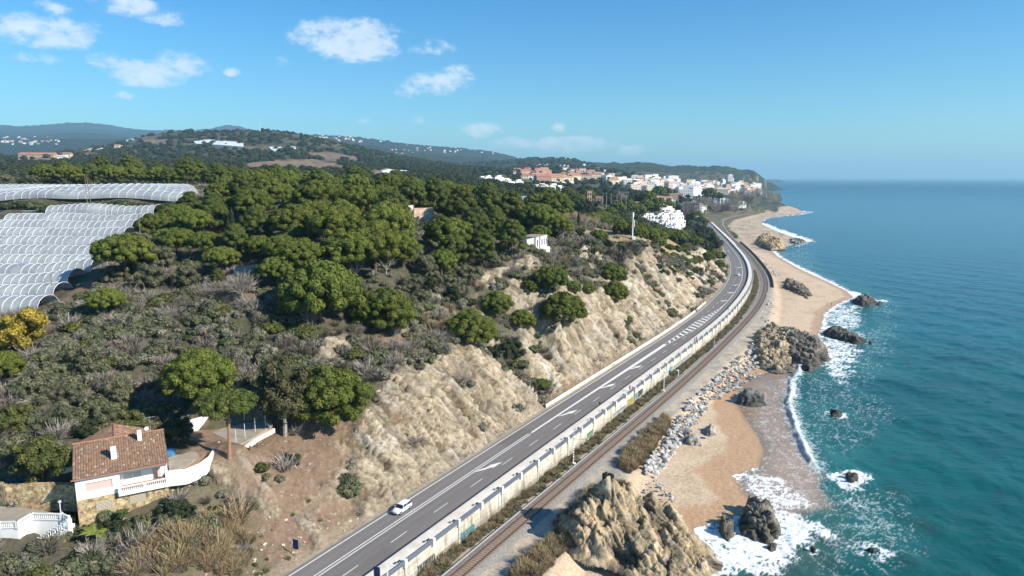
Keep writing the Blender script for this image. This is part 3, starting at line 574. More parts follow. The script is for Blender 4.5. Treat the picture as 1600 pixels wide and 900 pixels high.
# ------------------------------------------------------------------ road, kerb, walkway, wall, markings
M_ASPH = mat('asphalt', (.185, .168, .158), rough=.88, noise=.10, nscale=.35, col2=(.158, .143, .135), detail=8)
M_PAINT = mat('road_paint', (.74, .73, .70), rough=.7, noise=.12, nscale=2.)
M_CONC = mat('pale_concrete', (.68, .615, .53), rough=.85, noise=.14, nscale=.5)
M_WALL = mat('weathered_wall', (.46, .41, .325), rough=.9, noise=.24, nscale=.8, bump=.06, bscale=2., col2=(.56, .52, .44))
def streaks(m, amt=.35):
    t = m.node_tree; L = t.links.new; b = t.nodes['Principled BSDF']; src = b.inputs['Base Color'].links[0].from_socket; tc = N(t, 'ShaderNodeTexCoord'); mp = N(t, 'ShaderNodeMapping'); mp.inputs['Scale'].default_value = (1.1, 1.1, .16); L(tc.outputs['Object'], mp.inputs[0])
    n = N(t, 'ShaderNodeTexNoise', inp={'Scale': 1.0, 'Detail': 7., 'Roughness': .7}); L(mp.outputs[0], n.inputs['Vector']); r = N(t, 'ShaderNodeMapRange', inp={1: .48, 2: .66, 3: 0., 4: amt}); L(n.outputs['Fac'], r.inputs[0])
    mx = N(t, 'ShaderNodeMix', data_type='RGBA'); L(r.outputs[0], mx.inputs[0]); L(src, mx.inputs[6]); mx.inputs[7].default_value = (.16, .13, .09, 1); L(mx.outputs[2], b.inputs['Base Color'])
streaks(M_WALL, .75)
M_WHITE = mat('white_paint', (.80, .79, .76), rough=.6, noise=.05, nscale=2)
M_GREYBLUE = mat('blue_grey_metal', (.20, .23, .29), rough=.5, metallic=.3)
M_BLACK = mat('black_metal', (.03, .03, .035), rough=.5)
ss = np.concatenate([np.arange(-75, 260, 4.), np.arange(260, 905, 5.)])
def road_mesh():
    s = np.arange(-75, 905, 1.6); tt = np.linspace(1.35, -10.5, 36); S, T_ = np.meshgrid(s, tt); P = rp(S.ravel(), T_.ravel(), 6.5); S = S.ravel(); T_ = T_.ravel()
    c = np.full(len(S), 1.0); 
    for lane in (-1.75, -5.3, -8.7):
        for q in (-.85, .85): c -= .10*np.exp(-((T_-lane-q)/.32)**2)*(.7+.3*np.sin(S/37+lane))
        c += .04*np.exp(-((T_-lane)/.3)**2)
    c *= 1+.10*fbm(S/40, T_/3, 3, 601)+.07*fbm(S/3, T_/1.2, 3, 603); cr = np.abs(perlin(S/6, T_/2.2, 605)); c *= 1-.22*sstep(.02, 0, cr)*sstep(0, .4, perlin(S/25, T_/9, 606))
    for a, b, t0, t1, k in ((60, 72, -.1, -3.2, .82), (118, 126, -7.2, -10.4, .86), (5, 14, -7, -10.4, .88), (200, 222, -.1, -3.2, .86), (300, 330, -3.6, -7, .88)): c = np.where((S > a) & (S < b) & (T_ < t0) & (T_ > t1), c*k, c)
    c = c*(1+.25*sstep(.2, 1.3, T_)); A = np.array([.188, .170, .158])[None]*c[:, None]; sh = (len(tt), len(s)); idx = np.arange(len(S)).reshape(sh); F = np.stack([idx[1:, :-1], idx[1:, 1:], idx[:-1, 1:], idx[:-1, :-1]], -1).reshape(-1, 4)
    o = link('road', mesh_np('road', P, F, [mat('asphalt_worn', (1, 1, 1), rough=.88, attr='Col', noise=.07, nscale=2.5)], attrs={'Col': A})); o['kind'] = 'structure'
road_mesh()
o = ribbon('road_verge', rp, ss, 2.6, .75, 6.512, mat('verge_sand', (.34, .285, .21), rough=.95, noise=.25, nscale=.8)); o['kind'] = 'structure'
def marks():
    V = []; F = []
    def strip(s, ta, tb, z=6.52):
        s = np.asarray(s, float); n = len(s); b = sum(len(v) for v in V); V.append(rp(s, ta, z)); V.append(rp(s, tb, z)); 
        for i in range(n-1): F.append((b+n+i, b+n+i+1, b+i+1, b+i))
    fine = np.arange(-75, 900, 4.)
    strip(fine, .10, -.12)
    f1 = fine[fine <= 70]; strip(f1, -3.18, -3.38); strip(f1, -3.78, -3.98)
    f2 = np.arange(70, 172, 4.); w = sstep(70, 172, f2)*.85; strip(f2, -3.36+0*w, -3.84-w)
    # hatched taper
    hs = np.arange(170, 252, 4.); lt = np.interp(hs, [170, 212, 250], [-3.5, -3.35, -6.9]); rt = np.interp(hs, [170, 206, 250], [-4.6, -7.15, -7.2])
    strip(hs, lt, lt-.16); strip(hs, rt, rt-.16)
    for s0 in np.arange(173, 247, 4.6):
        a = np.interp(s0+1.6, [170, 212, 250], [-3.5, -3.35, -6.9]); b_ = np.interp(s0, [170, 206, 250], [-4.6, -7.15, -7.2])
        n = sum(len(v) for v in V); P = np.array([rp(s0+2.2, a, 6.524), rp(s0+4.0, a, 6.524), rp(s0+1.4, b_, 6.524), rp(s0-.4, b_, 6.524)]); V.append(P); F.append((n+3, n+2, n+1, n))
    f3 = np.arange(248, 262, 2.); strip(f3, np.interp(f3, [248, 262], [-6.6, -7.05]), -7.35)
    f3 = np.arange(260, 860, 4.); strip(f3, -7.1, -7.35)
    for s0 in np.arange(-70, 262, 11.9): strip([s0+1.8, s0+3.8, s0+6.0], -6.95, -7.09)
    for s0 in np.arange(225, 860, 11.9): strip([s0, s0+2, s0+4], -3.45, -3.6)
    # merge arrows
    for s0 in (45, 83, 109.5, 132): 
        n = sum(len(v) for v in V); ol = [(0, -3.85), (2.4, -4.6), (4.2, -5.2), (3.9, -4.6), (7.2, -6.3), (3.9, -6.2), (3.3, -5.6), (1.6, -5.0), (0, -4.0)]
        P = np.array([rp(s0+a, b_, 6.526) for a, b_ in ol]); V.append(P); F.append(tuple(range(n+len(ol)-1, n-1, -1)))
    for s0 in (272, 298, 326, 365, 405):
        n = sum(len(v) for v in V); ol = [(0, -7.0), (-2.0, -5.9), (-4.6, -5.2), (-3.6, -4.6), (-6.2, -3.9), (-2.2, -4.4), (-1.4, -5.2), (.6, -6.2)]
        P = np.array([rp(s0+a, b_, 6.526) for a, b_ in ol]); V.append(P); F.append(tuple(range(n, n+len(ol))))
    me = mesh_np('road_markings', np.vstack(V), [tuple(int(i) for i in f) for f in F], [M_PAINT]); o = link('road_markings', me); o['kind'] = 'structure'
marks()
def sweep(name, fn, s, prof, m, parent=None, closed=True, mats=None, midx=None):
    """prof: list of (t, z) cross section swept along s"""
    s = np.asarray(s, float); k = len(prof); V = np.stack([fn(s, t, z) for t, z in prof], 1).reshape(-1, 3); n = len(s); F = []; mi = []
    for i in range(n-1):
        for j in range(k if closed else k-1):
            j2 = (j+1) % k; F.append((i*k+j, i*k+j2, (i+1)*k+j2, (i+1)*k+j)); mi.append(midx[j] if midx else 0)
    return link(name, mesh_np(name, V, np.array(F), mats or [m], midx=mi if midx else None), parent)
sw = np.concatenate([np.arange(-75, 300, 5.), np.arange(300, 880, 6.)])
wl = thing('retaining_wall', 'long weathered cream concrete retaining wall between the road and the railway', 'wall', (float(rp(0, -12.4)[0]), float(rp(0, -12.4)[1]), 2.5))
def par(o, p):
    o.parent = p; o.matrix_parent_inverse = Matrix.Translation(-Vector(p.location)) if p.rotation_euler.z == 0 else p.matrix_basis.inverted(); return o
par(sweep('wall_face', rp, sw, [(-12.3, 2.0), (-12.3, 6.72), (-13.25, 6.72), (-13.35, 2.0)], M_WALL), wl)
par(sweep('coping', rp, sw, [(-10.5, 6.3), (-10.55, 7.22), (-10.8, 7.25), (-13.0, 7.15), (-13.35, 7.1), (-13.38, 6.725), (-10.5, 6.725)], M_CONC), wl)
for s0 in np.arange(10.9-14.6*5, 560, 14.6):      # pilasters on the wall face
    mb = MB(); p = rp(s0+.2, -13.33); d = DXL(np.interp(s0, SL, _yy)); an = math.atan2(1, float(d)); mb.box((p[0], p[1], 4.4), (.45, .22, 4.6), an); par(mb.build('pilaster', M_WALL), wl)
    if s0 > 500: break
rg = thing('railing', 'long railing of white posts and blue grey bars along the raised seaside walkway', 'railing', tuple(map(float, rp(0, -13.1, 7.1))))
sps = np.arange(10.9-7.3*6, 560, 7.3)
for i, s0 in enumerate(sps):
    p = rp(s0, -13.1); d = float(DXL(np.interp(s0, SL, _yy))); an = math.atan2(1, d)
    mb = MB(); p = rp(s0, -13.52); mb.box((p[0], p[1], 6.95), (.58, .34, 1.35), an); par(mb.build('post', M_WHITE), rg)
def rail_panel(s0, s1):
    mb = MB(); n = 7
    for a in range(n):
        pa, pb = rp(s0+(s1-s0)*a/n, -13.45), rp(s0+(s1-s0)*(a+1)/n, -13.45); A = Vector(pa); B = Vector(pb); c = (A+B)/2; an = math.atan2(B.y-A.y, B.x-A.x); L_ = (B-A).length
        mb.box((c.x, c.y, 7.5), (L_+.02, .10, .10), an); mb.box((c.x, c.y, 6.8), (L_+.02, .08, .08), an); mb.box((A.x, A.y, 7.1), (.07, .07, .75), an)
        for q in range(6): w = A.lerp(B, (q+.5)/6); mb.box((w.x, w.y, 7.14), (.10, .04, .68), an)
    return mb
for i in range(len(sps)-1): par(rail_panel(sps[i]+.3, sps[i+1]-.3).build('bar_panel', M_GREYBLUE), rg)
lampm = None
for s0 in sps[:60]:
    mb = MB(); p = rp(s0-.95, -13.0); d = float(DXL(np.interp(s0, SL, _yy))); an = math.atan2(1, d)
    mb.box((p[0], p[1], 7.35), (.08, .08, .5), an, 0); mb.box((p[0], p[1], 7.66), (.7, .22, .16), an, 0)
    o = mb.build('walkway_lamp', M_BLACK); tag(o, 'small black box lamp on the walkway beside a white railing post', 'lamp', 'box lamps along the walkway railing')
# ------------------------------------------------------------------ railway
M_BALL = mat('ballast', (.27, .245, .215), rough=.95, noise=.35, nscale=2.5, bump=.08, bscale=5)
M_RAIL = mat('rusty_rail', (.16, .085, .055), rough=.55, metallic=.3)
M_SLEEP = mat('concrete_sleeper', (.33, .255, .19), rough=.9, noise=.2, nscale=3)
M_BRBALL = mat('rusty_ballast', (.22, .155, .115), rough=.95, noise=.3, nscale=3, bump=.06, bscale=6)
st_ = np.concatenate([np.arange(-50, 300, 4.), np.arange(300, 1210, 6.)])
o = sweep('railway_bed', tp, st_, [(2.9, 2.55), (1.9, 3.06), (-1.9, 3.06), (-3.0, 2.55)], M_BALL, closed=False); o['kind'] = 'structure'
o = ribbon('track_bed', tp, st_, .80, -.80, 3.075, M_BRBALL); o['kind'] = 'structure'
trk = thing('railway_track', 'single railway track of rusty brown rails on sleepers curving along the shore', 'railway track', tuple(map(float, tp(0, 0, 3.06))))
for q in (.835, -.835): par(sweep('rail', tp, st_, [(q+.055, 3.09), (q+.055, 3.30), (q-.055, 3.30), (q-.055, 3.09)], M_RAIL), trk)
def sleeper(s0, mb):
    p = tp(s0, 0); d = float(DXR(np.interp(s0, SR, _yy))); mb.box((p[0], p[1], 3.085), (.26, 2.5, .07), math.atan2(1, d))
for s0 in np.arange(-18, 42, .62): mb = MB(); sleeper(s0, mb); par(mb.build('sleeper', M_SLEEP), trk)
mb = MB()
for s0 in np.arange(42.15, 480, .62): sleeper(s0, mb)
o = par(mb.build('sleepers', M_SLEEP), trk); o['kind'] = 'stuff'
o = sweep('cable_trough', tp, st_, [(2.62, 2.7), (2.62, 3.02), (2.3, 3.02), (2.3, 2.7)], mat('trough_concrete', (.30, .285, .27), rough=.9, noise=.15, nscale=2)); tag(o, 'low concrete cable trough running beside the railway ballast', 'cable trough')
o = ribbon('cable_shadow_gap', tp, np.arange(-50, 500, 4.), 2.98, 2.66, 2.95, M_BLACK, o)
bpy.data.objects.remove(o)
# sea side parapet by the bend
sb = np.arange(350, 640, 6.)
o = sweep('sea_wall', tp, sb, [(-3.7, 2.0), (-3.7, 4.1), (-4.2, 4.15), (-4.3, 2.0)], mat('dark_wall', (.16, .13, .105), rough=.95, noise=.2, nscale=1.)); tag(o, 'dark weathered sea wall on the beach side of the bend in the railway', 'wall')
# ------------------------------------------------------------------ haze
def haze():
    mb = MB(); mb.box((3000, 26000, 370), (70000, 68000, 760)); m = bpy.data.materials.new('haze_air'); m.use_nodes = True; t = m.node_tree; t.nodes.clear()
    o = N(t, 'ShaderNodeOutputMaterial'); v = N(t, 'ShaderNodeVolumePrincipled'); v.inputs['Color'].default_value = (.46, .80, 1.0, 1); v.inputs['Density'].default_value = 8.0e-5; v.inputs['Anisotropy'].default_value = .1
    t.links.new(v.outputs[0], o.inputs['Volume']); ob = mb.build('haze', m); ob['kind'] = 'stuff'
haze()
# ------------------------------------------------------------------ plants
def leafy(centers, radii, nper, size, rng, up=.35, flat=.8, core=True, colv=.22, inner=.72, elong=1.0):
    """many small leaf tufts on the skin of lobes; returns V, F, Col-variation"""
    C = np.repeat(centers, nper, 0); Rr = np.repeat(radii, nper); n = len(C)
    d = rng.normal(size=(n, 3)); d[:, 2] += up; d /= np.linalg.norm(d, axis=1)[:, None]
    rr = Rr*(inner+(1.06-inner)*rng.random(n)**.5); P = C+d*rr[:, None]*np.array([1, 1, flat])
    nn = d+rng.normal(size=(n, 3))*.30; nn /= np.linalg.norm(nn, axis=1)[:, None]
    a = np.cross(nn, rng.normal(size=(n, 3))); a /= np.linalg.norm(a, axis=1)[:, None]+1e-9; b = np.cross(nn, a)
    s = size*(.6+.8*rng.random(n)); sa = (s*elong)[:, None]; sb = (s*.75)[:, None]
    V = np.stack([P-a*sa-b*sb*.5, P+a*sa*.3-b*sb, P+a*sa+b*sb*.5, P-a*sa*.3+b*sb], 1).reshape(-1, 3); F = np.arange(4*n).reshape(n, 4)
    lv = np.repeat(1+colv*(rng.random(len(centers))*2-1), nper)*(1+.25*(rng.random(n)*2-1)); cv = np.repeat(lv, 4)
    return V, F, cv
def blobs(centers, radii, flat, rng):
    Vs = []; Fs = []; k = 0; th = np.linspace(0, 2*np.pi, 7)[:-1]
    for c, r in zip(centers, radii):
        rings = [np.stack([np.cos(th)*math.sin(p), np.sin(th)*math.sin(p), np.full(6, math.cos(p))], -1) for p in (.5, 1.1, 1.8, 2.6)]
        v = np.vstack(rings)*r*.78*np.array([1, 1, flat])+c; Vs.append(v)
        for i in range(3):
            for j in range(6): j2 = (j+1) % 6; Fs.append((k+i*6+j2, k+i*6+j, k+(i+1)*6+j, k+(i+1)*6+j2))
        Fs.append((k, k+1, k+2, k+3)); Fs.append((k+3, k+4, k+5, k)); k += 24
    return np.vstack(Vs), np.array(Fs)
def crown_mesh(name, centers, radii, nper, size, col, seed, flat=.8, up=.35, m=None, core=True, colv=.22, coref=.8, elong=1.0):
    rng = np.random.default_rng(seed); V, F, cv = leafy(np.array(centers), np.array(radii), nper, size, rng, up, flat, colv=colv, elong=elong)
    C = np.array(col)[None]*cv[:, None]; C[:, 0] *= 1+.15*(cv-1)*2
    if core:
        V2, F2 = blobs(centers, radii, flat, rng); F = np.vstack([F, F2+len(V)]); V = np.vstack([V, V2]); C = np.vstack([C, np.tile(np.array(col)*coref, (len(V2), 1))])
    return mesh_np(name, V, F, [m or M_LEAF], attrs={'Col': np.clip(C, 0, 1)})
M_LEAF = mat('foliage', (1, 1, 1), rough=.75, attr='Col', randv=.14, trans=.22, spec=.2)
M_TWIG = mat('bare_twigs', (1, 1, 1), rough=.9, attr='Col', randv=.15, spec=.1)
M_BARK = mat('pine_bark', (.17, .105, .075), rough=.95, noise=.3, nscale=4, bump=.05, bscale=8)
M_BARKG = mat('grey_bark', (.30, .27, .23), rough=.95, noise=.25, nscale=4)
M_DEADW = mat('dead_wood', (.42, .38, .33), rough=.95, noise=.2, nscale=3)
def pine_lobes(R, Hc, n, rng, edge=.24, under=True):
    c = []; r = []
    for i in range(n):
        a = i*2.39996+rng.random()*.5; q = math.sqrt((i+.5)/n); rad = R*q*(.93+.14*rng.random()); h = Hc*math.sqrt(max(0, 1-q*q*.92))*(.85+.25*rng.random())
        c.append((rad*math.cos(a)*.92, rad*math.sin(a)*.92, h)); r.append(R*(.12+.13*rng.random()))
    if under:
        for i in range(n//3): a = rng.random()*6.28; q = .45+.5*rng.random(); c.append((R*q*math.cos(a), R*q*math.sin(a), Hc*.12*rng.random())); r.append(R*(.16+.06*rng.random()))
    return c, r
def trunk_mb(h, r, R, Hc, rng, lean=.0, limbs=5, base=.35):
    mb = MB(); top = Vector((lean*h, 0, h)); mid = Vector((lean*h*.35, .02*h, h*.5)); mb.tube([(0, 0, -1.0), (0, 0, .2), mid, top], [r*1.35, r*1.1, r*.8, r*.55], 7)
    for i in range(limbs):
        a = i*6.283/limbs+rng.random(); st = mid.lerp(top, base+.6*rng.random()); e = top+Vector((math.cos(a)*R*.62, math.sin(a)*R*.62, Hc*(.25+.4*rng.random())))
        m_ = st.lerp(e, .5)+Vector((0, 0, -.08*R)); mb.tube([st, m_, e], [r*.42, r*.3, r*.12], 5)
    return mb
G_PINE = (.128, .155, .028); G_PINE2 = (.098, .122, .028); G_OLIVE = (.14, .142, .082); G_EUC = (.095, .092, .042); G_DARK = (.042, .058, .024); G_GREY = (.20, .192, .14); G_BARE = (.30, .26, .225); G_SCR = (.14, .152, .08); G_YG = (.115, .125, .035); G_YEL = (.40, .33, .05); G_CYP = (.035, .048, .024); G_CANE = (.34, .26, .15); G_BUSH = (.055, .085, .025)
PROTO = {}
def proto(kind, i, maker): PROTO.setdefault(kind, []).append(maker)
def make_protos():
    rng = np.random.default_rng(5)
    # crown meshes have radius 1 horizontally scaled at placing; kept near true size by making them at 5 m
    def P(kind, crown, trunk, R, base): PROTO.setdefault(kind, []).append((crown, trunk, R, base))
    for i in range(6):
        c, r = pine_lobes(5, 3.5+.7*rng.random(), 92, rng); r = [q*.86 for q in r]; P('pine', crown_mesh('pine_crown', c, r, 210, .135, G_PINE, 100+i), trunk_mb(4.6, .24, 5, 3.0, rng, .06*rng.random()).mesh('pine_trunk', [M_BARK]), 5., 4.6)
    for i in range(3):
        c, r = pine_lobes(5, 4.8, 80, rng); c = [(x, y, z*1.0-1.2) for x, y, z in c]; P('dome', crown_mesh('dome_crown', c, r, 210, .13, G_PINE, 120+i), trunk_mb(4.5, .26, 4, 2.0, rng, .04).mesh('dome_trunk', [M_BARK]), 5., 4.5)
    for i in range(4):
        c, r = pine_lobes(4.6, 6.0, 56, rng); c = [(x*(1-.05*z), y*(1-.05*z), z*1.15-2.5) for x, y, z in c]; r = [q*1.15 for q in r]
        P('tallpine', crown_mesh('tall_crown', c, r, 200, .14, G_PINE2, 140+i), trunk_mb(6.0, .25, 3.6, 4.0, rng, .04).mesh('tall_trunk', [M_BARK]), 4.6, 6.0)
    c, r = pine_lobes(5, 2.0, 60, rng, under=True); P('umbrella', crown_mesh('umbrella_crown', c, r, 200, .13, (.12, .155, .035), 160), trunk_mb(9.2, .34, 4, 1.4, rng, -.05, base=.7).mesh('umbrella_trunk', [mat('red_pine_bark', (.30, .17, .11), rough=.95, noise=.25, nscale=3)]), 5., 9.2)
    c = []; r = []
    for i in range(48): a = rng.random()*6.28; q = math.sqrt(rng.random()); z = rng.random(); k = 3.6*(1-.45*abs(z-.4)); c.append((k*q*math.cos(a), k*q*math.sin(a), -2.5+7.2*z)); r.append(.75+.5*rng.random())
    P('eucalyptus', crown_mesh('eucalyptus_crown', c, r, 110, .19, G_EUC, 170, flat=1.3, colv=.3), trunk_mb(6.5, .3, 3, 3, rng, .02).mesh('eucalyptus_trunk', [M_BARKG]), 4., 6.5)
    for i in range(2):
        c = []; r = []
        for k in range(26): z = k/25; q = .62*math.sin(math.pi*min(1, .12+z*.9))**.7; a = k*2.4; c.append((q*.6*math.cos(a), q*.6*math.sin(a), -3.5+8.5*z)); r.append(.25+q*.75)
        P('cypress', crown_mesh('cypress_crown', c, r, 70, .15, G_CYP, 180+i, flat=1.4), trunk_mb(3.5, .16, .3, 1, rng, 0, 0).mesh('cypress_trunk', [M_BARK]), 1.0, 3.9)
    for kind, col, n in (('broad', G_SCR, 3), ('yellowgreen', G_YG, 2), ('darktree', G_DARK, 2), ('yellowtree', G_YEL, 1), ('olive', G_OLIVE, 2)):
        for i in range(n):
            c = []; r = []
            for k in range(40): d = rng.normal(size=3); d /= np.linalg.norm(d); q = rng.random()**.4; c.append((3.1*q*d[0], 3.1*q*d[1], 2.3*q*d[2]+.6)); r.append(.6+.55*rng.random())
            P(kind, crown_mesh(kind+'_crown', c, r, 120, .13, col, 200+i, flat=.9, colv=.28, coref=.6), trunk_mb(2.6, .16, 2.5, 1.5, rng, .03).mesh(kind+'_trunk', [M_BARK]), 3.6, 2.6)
    # bare grey trees: sprays of twigs
    for i in range(3):
        mb = trunk_mb(3.0, .16, 3.0, 3.4, rng, .03, 9, 0)
        n = 900; a = rng.random(n)*6.28; q = rng.random(n)**.5; ph = rng.random(n)
        P0 = np.stack([2.6*q*np.cos(a)*np.sin(ph*1.5+.3), 2.6*q*np.sin(a)*np.sin(ph*1.5+.3), .4+3.4*q*np.cos(ph*1.4)], -1); d = P0/np.linalg.norm(P0, axis=1)[:, None]+rng.normal(size=(n, 3))*.35; L_ = (.6+.8*rng.random(n))[:, None]
        sd = np.cross(d, rng.normal(size=(n, 3))); sd /= np.linalg.norm(sd, axis=1)[:, None]; V = np.stack([P0-sd*.035, P0+sd*.035, P0+d*L_+sd*.015, P0+d*L_-sd*.015], 1).reshape(-1, 3)
        C = np.repeat(np.array(G_BARE)[None]*(.7+.7*rng.random((n, 1))), 4, 0)
        P('bare', mesh_np('bare_crown', V, np.arange(4*n).reshape(n, 4), [M_TWIG], attrs={'Col': C}), mb.mesh('bare_trunk', [M_BARKG]), 3.2, 2.2)
    mb = trunk_mb(3.2, .13, 3.4, 2.6, rng, .05, 11, -.2)
    for k in range(30):
        a = rng.random()*6.28; e = Vector((math.cos(a)*(1.5+2*rng.random()), math.sin(a)*(1.5+2*rng.random()), 3.2+2.6*rng.random())); mb.tube([e*.6+Vector((0, 0, .8)), e], [.05, .02], 4)
    PROTO['deadtree'] = [(None, mb.mesh('dead_tree_wood', [M_DEADW]), 3.4, 3.)]
make_protos()
def spot(u, v, w, hk):
    """trunk position so that a crown w px wide shows centred at (u, v); hk crown-centre height per crown radius"""
    W = w*130/FPX/2
    for _ in range(4):
        p = ground(u, v, hk*W)
        if p is None: return None, 0
        W = w/2*(p.y*math.cos(PITCH)+(CAM_H-p.z)*math.sin(PITCH))/FPX
    return p, W
KN = {'pine': 'pine_tree', 'dome': 'pine_tree', 'tallpine': 'pine_tree', 'umbrella': 'umbrella_pine', 'eucalyptus': 'eucalyptus_tree', 'cypress': 'cypress_tree', 'broad': 'broadleaf_tree', 'yellowgreen': 'broadleaf_tree', 'darktree': 'evergreen_tree', 'yellowtree': 'mimosa_tree', 'olive': 'olive_tree', 'bare': 'bare_tree', 'deadtree': 'dead_tree'}
TREES = []
def where(label, kind, x, y):
    sh = {'pine': 'broad crowned', 'dome': 'round crowned', 'tallpine': 'tall dark'}.get(kind, 'bushy')
    if 'big wood on the hilltop' in label:
        return '%s pine of the big hilltop wood, %s, %s' % (sh, 'in its front rows' if y < 200 else 'in its middle' if y < 265 else 'near its skyline', 'towards the greenhouses' if x < -85 else 'around its centre' if x < -35 else 'towards the sea')
    if 'long wood behind' in label: return '%s pine of the wood behind the greenhouses, %s' % (sh, 'left part' if x < -190 else 'middle part' if x < -100 else 'right part by the big wood')
    if 'right shoulder of the hill' in label: return '%s pine on the right shoulder of the hill, %s' % (sh, 'behind the ruins' if y > 270 else 'beside the ruined house' if x < -25 else 'near the broken white building')
    if 'behind the villa roof' in label: return '%s tree on the slope behind the villa, %s' % ({'broad': 'olive green', 'yellowgreen': 'yellow green', 'darktree': 'dark green'}.get(kind, 'grey green'), 'far left' if x < -95 else 'left part' if x < -80 else 'close above the roof')
    if 'long row between' in label: return 'dark pine in the long row below the white terraces, %s' % ('left end' if x < 75 else 'middle' if x < 110 else 'right end')
    if 'near side of the town' in label: return 'dark round %s in the gardens before the town, %s' % ('tree' if kind == 'darktree' else 'pine', 'left part' if x < 90 else 'around the palms' if x < 130 else 'behind the white terraces')
    return label
def plant(kind, x, y, R, label, group=None, zs=1.0, z=None, th=1.0, rz=None, sink=0.):
    label = where(label, kind, x, y)
    pr = PROTO[kind]; c, t, R0, base = pr[random.randrange(len(pr))]; z = gz(x, y) if z is None else z; s = R/R0
    o = thing(KN[kind], label, 'tree', (x, y, z-sink), random.random()*6.28 if rz is None else rz, group)
    tr = link('trunk', t, o); tr.scale = (s, s, s*th)
    if c is not None: cr = link('crown', c, o); cr.scale = (s, s, s*zs); cr.location = (pr[0][2]*0, 0, base*s*th)
    TREES.append((x, y, R)); return o
def tree(kind, u, v, w, label, group=None, zs=1.0, th=1.0):
    pr = PROTO[kind][0]; hk = (pr[3]*th+1.2*zs)/pr[2]; p, R = spot(u, v, w, hk)
    if p is None: return
    return plant(kind, p.x, p.y, R, label, group, zs, p.z, th)
T = tree
T('dome', 310, 580, 106, 'broad round pine with dense crown above the back wall of the villa garden', zs=.95)
T('umbrella', 352, 626, 90, 'umbrella pine with tall bare reddish trunk beside the villa terrace')
T('eucalyptus', 441, 600, 88, 'olive brown eucalyptus with pale trunk at the top of the bare earth bank')
T('dome', 520, 612, 118, 'dense bright green round pine at the head of the big rock slab', zs=1.05, th=.7)
T('darktree', 276, 667, 52, 'dark round evergreen at the right rear corner of the villa roof')
T('yellowgreen', 62, 712, 96, 'wide yellow green tree left of the villa above the stone wall')
T('pine', 165, 468, 56, 'small lone pine in the grey scrub below the front greenhouse tunnel', th=.9)
T('pine', 192, 392, 88, 'spreading pine overhanging the right ends of the greenhouse tunnels')
T('dome', 735, 508, 80, 'dense round pine standing on the cliff above the green gully', th=.55, zs=.9)
T('dome', 600, 480, 92, 'dark green pine at the right foot of the big wood', th=.5)
for u, v, w in [(640,442,44),(668,432,46),(700,440,40),(622,455,40),(660,462,40),(735,425,44),(762,402,46),(786,388,44),(715,405,40),(690,470,30),(560,452,50),(575,470,44),(640,470,34)]: T('olive', u, v, w, 'grey green bush between the big wood and the cliff ledges, %s' % ('left part' if u < 650 else 'middle' if u < 705 else 'right part'), 'grey green bushes above the cliff ledges', th=.2, zs=.85)
T('pine', 500, 455, 125, 'wide pine with cauliflower crown in front of the big wood', th=.55, zs=1.2)
for u, v, w, k in [(246,352,60,'pine'),(278,336,56,'pine'),(232,378,52,'olive'),(214,412,58,'olive'),(182,428,48,'olive'),(296,322,50,'tallpine'),(262,372,50,'pine'),(240,398,46,'olive')]: T(k, u, v, w, 'green tree crowding the right ends of the greenhouse tunnels, %s' % ('upper part' if v < 360 else 'lower part'), 'trees at the right ends of the greenhouses', th=.5)
T('yellowtree', 32, 505, 84, 'yellow flowering mimosa at the lower left corner of the greenhouses')
T('yellowgreen', -4, 520, 60, 'yellow green tree at the left edge beside the yellow mimosa')
T('pine', 0, 572, 70, 'green pine cut off by the left edge of the picture')
T('umbrella', 846, 598, 32, 'small pine in the gully beside the start of the roadside wall', th=.35)
for a in [('dome', 776, 472, 52, 'pine on the cliff top right behind the lone round pine'), ('dome', 816, 497, 42, 'small pine at the left edge of the pale cliff slabs'), ('pine', 880, 484, 74, 'spreading pine growing over the middle of the pale cliff'), ('pine', 860, 436, 58, 'pine on the cliff ledge below the broken white building'),
          ('dome', 827, 446, 28, 'small round bushy pine left of the ledge pine'), ('dome', 895, 447, 26, 'small bushy pine right of the ledge pine'), ('dome', 918, 449, 24, 'tiny round pine on the cliff between ledge and upper pines'), ('dome', 958, 426, 44, 'upper one of two dark pines on the cliff edge'), ('dome', 961, 453, 42, 'lower one of two dark pines on the cliff edge'),
          ('dome', 981, 499, 17, 'tiny pine growing low on the pale cliff face'), ('darktree', 800, 542, 48, 'dark green bush at the foot of the cliff gully'), ('darktree', 770, 548, 34, 'low dark bush behind the ridge of the big slab')]: T(a[0], a[1], a[2], a[3], a[4], th=.45)
WG = 'pines of the big wood on the hill'
wl_ = 'pine among the close crowns of the big wood on the hilltop'
for u, v, w, k in [(500,305,80,'pine'),(565,312,80,'pine'),(605,345,85,'dome'),(525,350,90,'pine'),(462,345,80,'pine'),(585,375,85,'dome'),(470,398,80,'pine'),(545,392,90,'pine'),(628,385,60,'dome'),(432,420,60,'pine'),(612,322,70,'tallpine'),(598,352,56,'tallpine'),(345,300,50,'pine'),(335,330,48,'tallpine'),(395,318,62,'pine'),(300,345,60,'pine'),(275,375,60,'pine'),(322,378,55,'pine'),(368,372,50,'tallpine'),(345,402,55,'pine'),(248,400,55,'olive'),(235,430,60,'olive'),(290,430,50,'olive'),(420,300,60,'pine'),(400,345,60,'tallpine'),(405,385,50,'pine'),(340,430,26,'tallpine')]:
    T(k, u, v, w, wl_ if k != 'olive' else 'olive green round tree below the wood beside the greenhouse', WG if k != 'olive' else 'olive green trees beside the greenhouse')
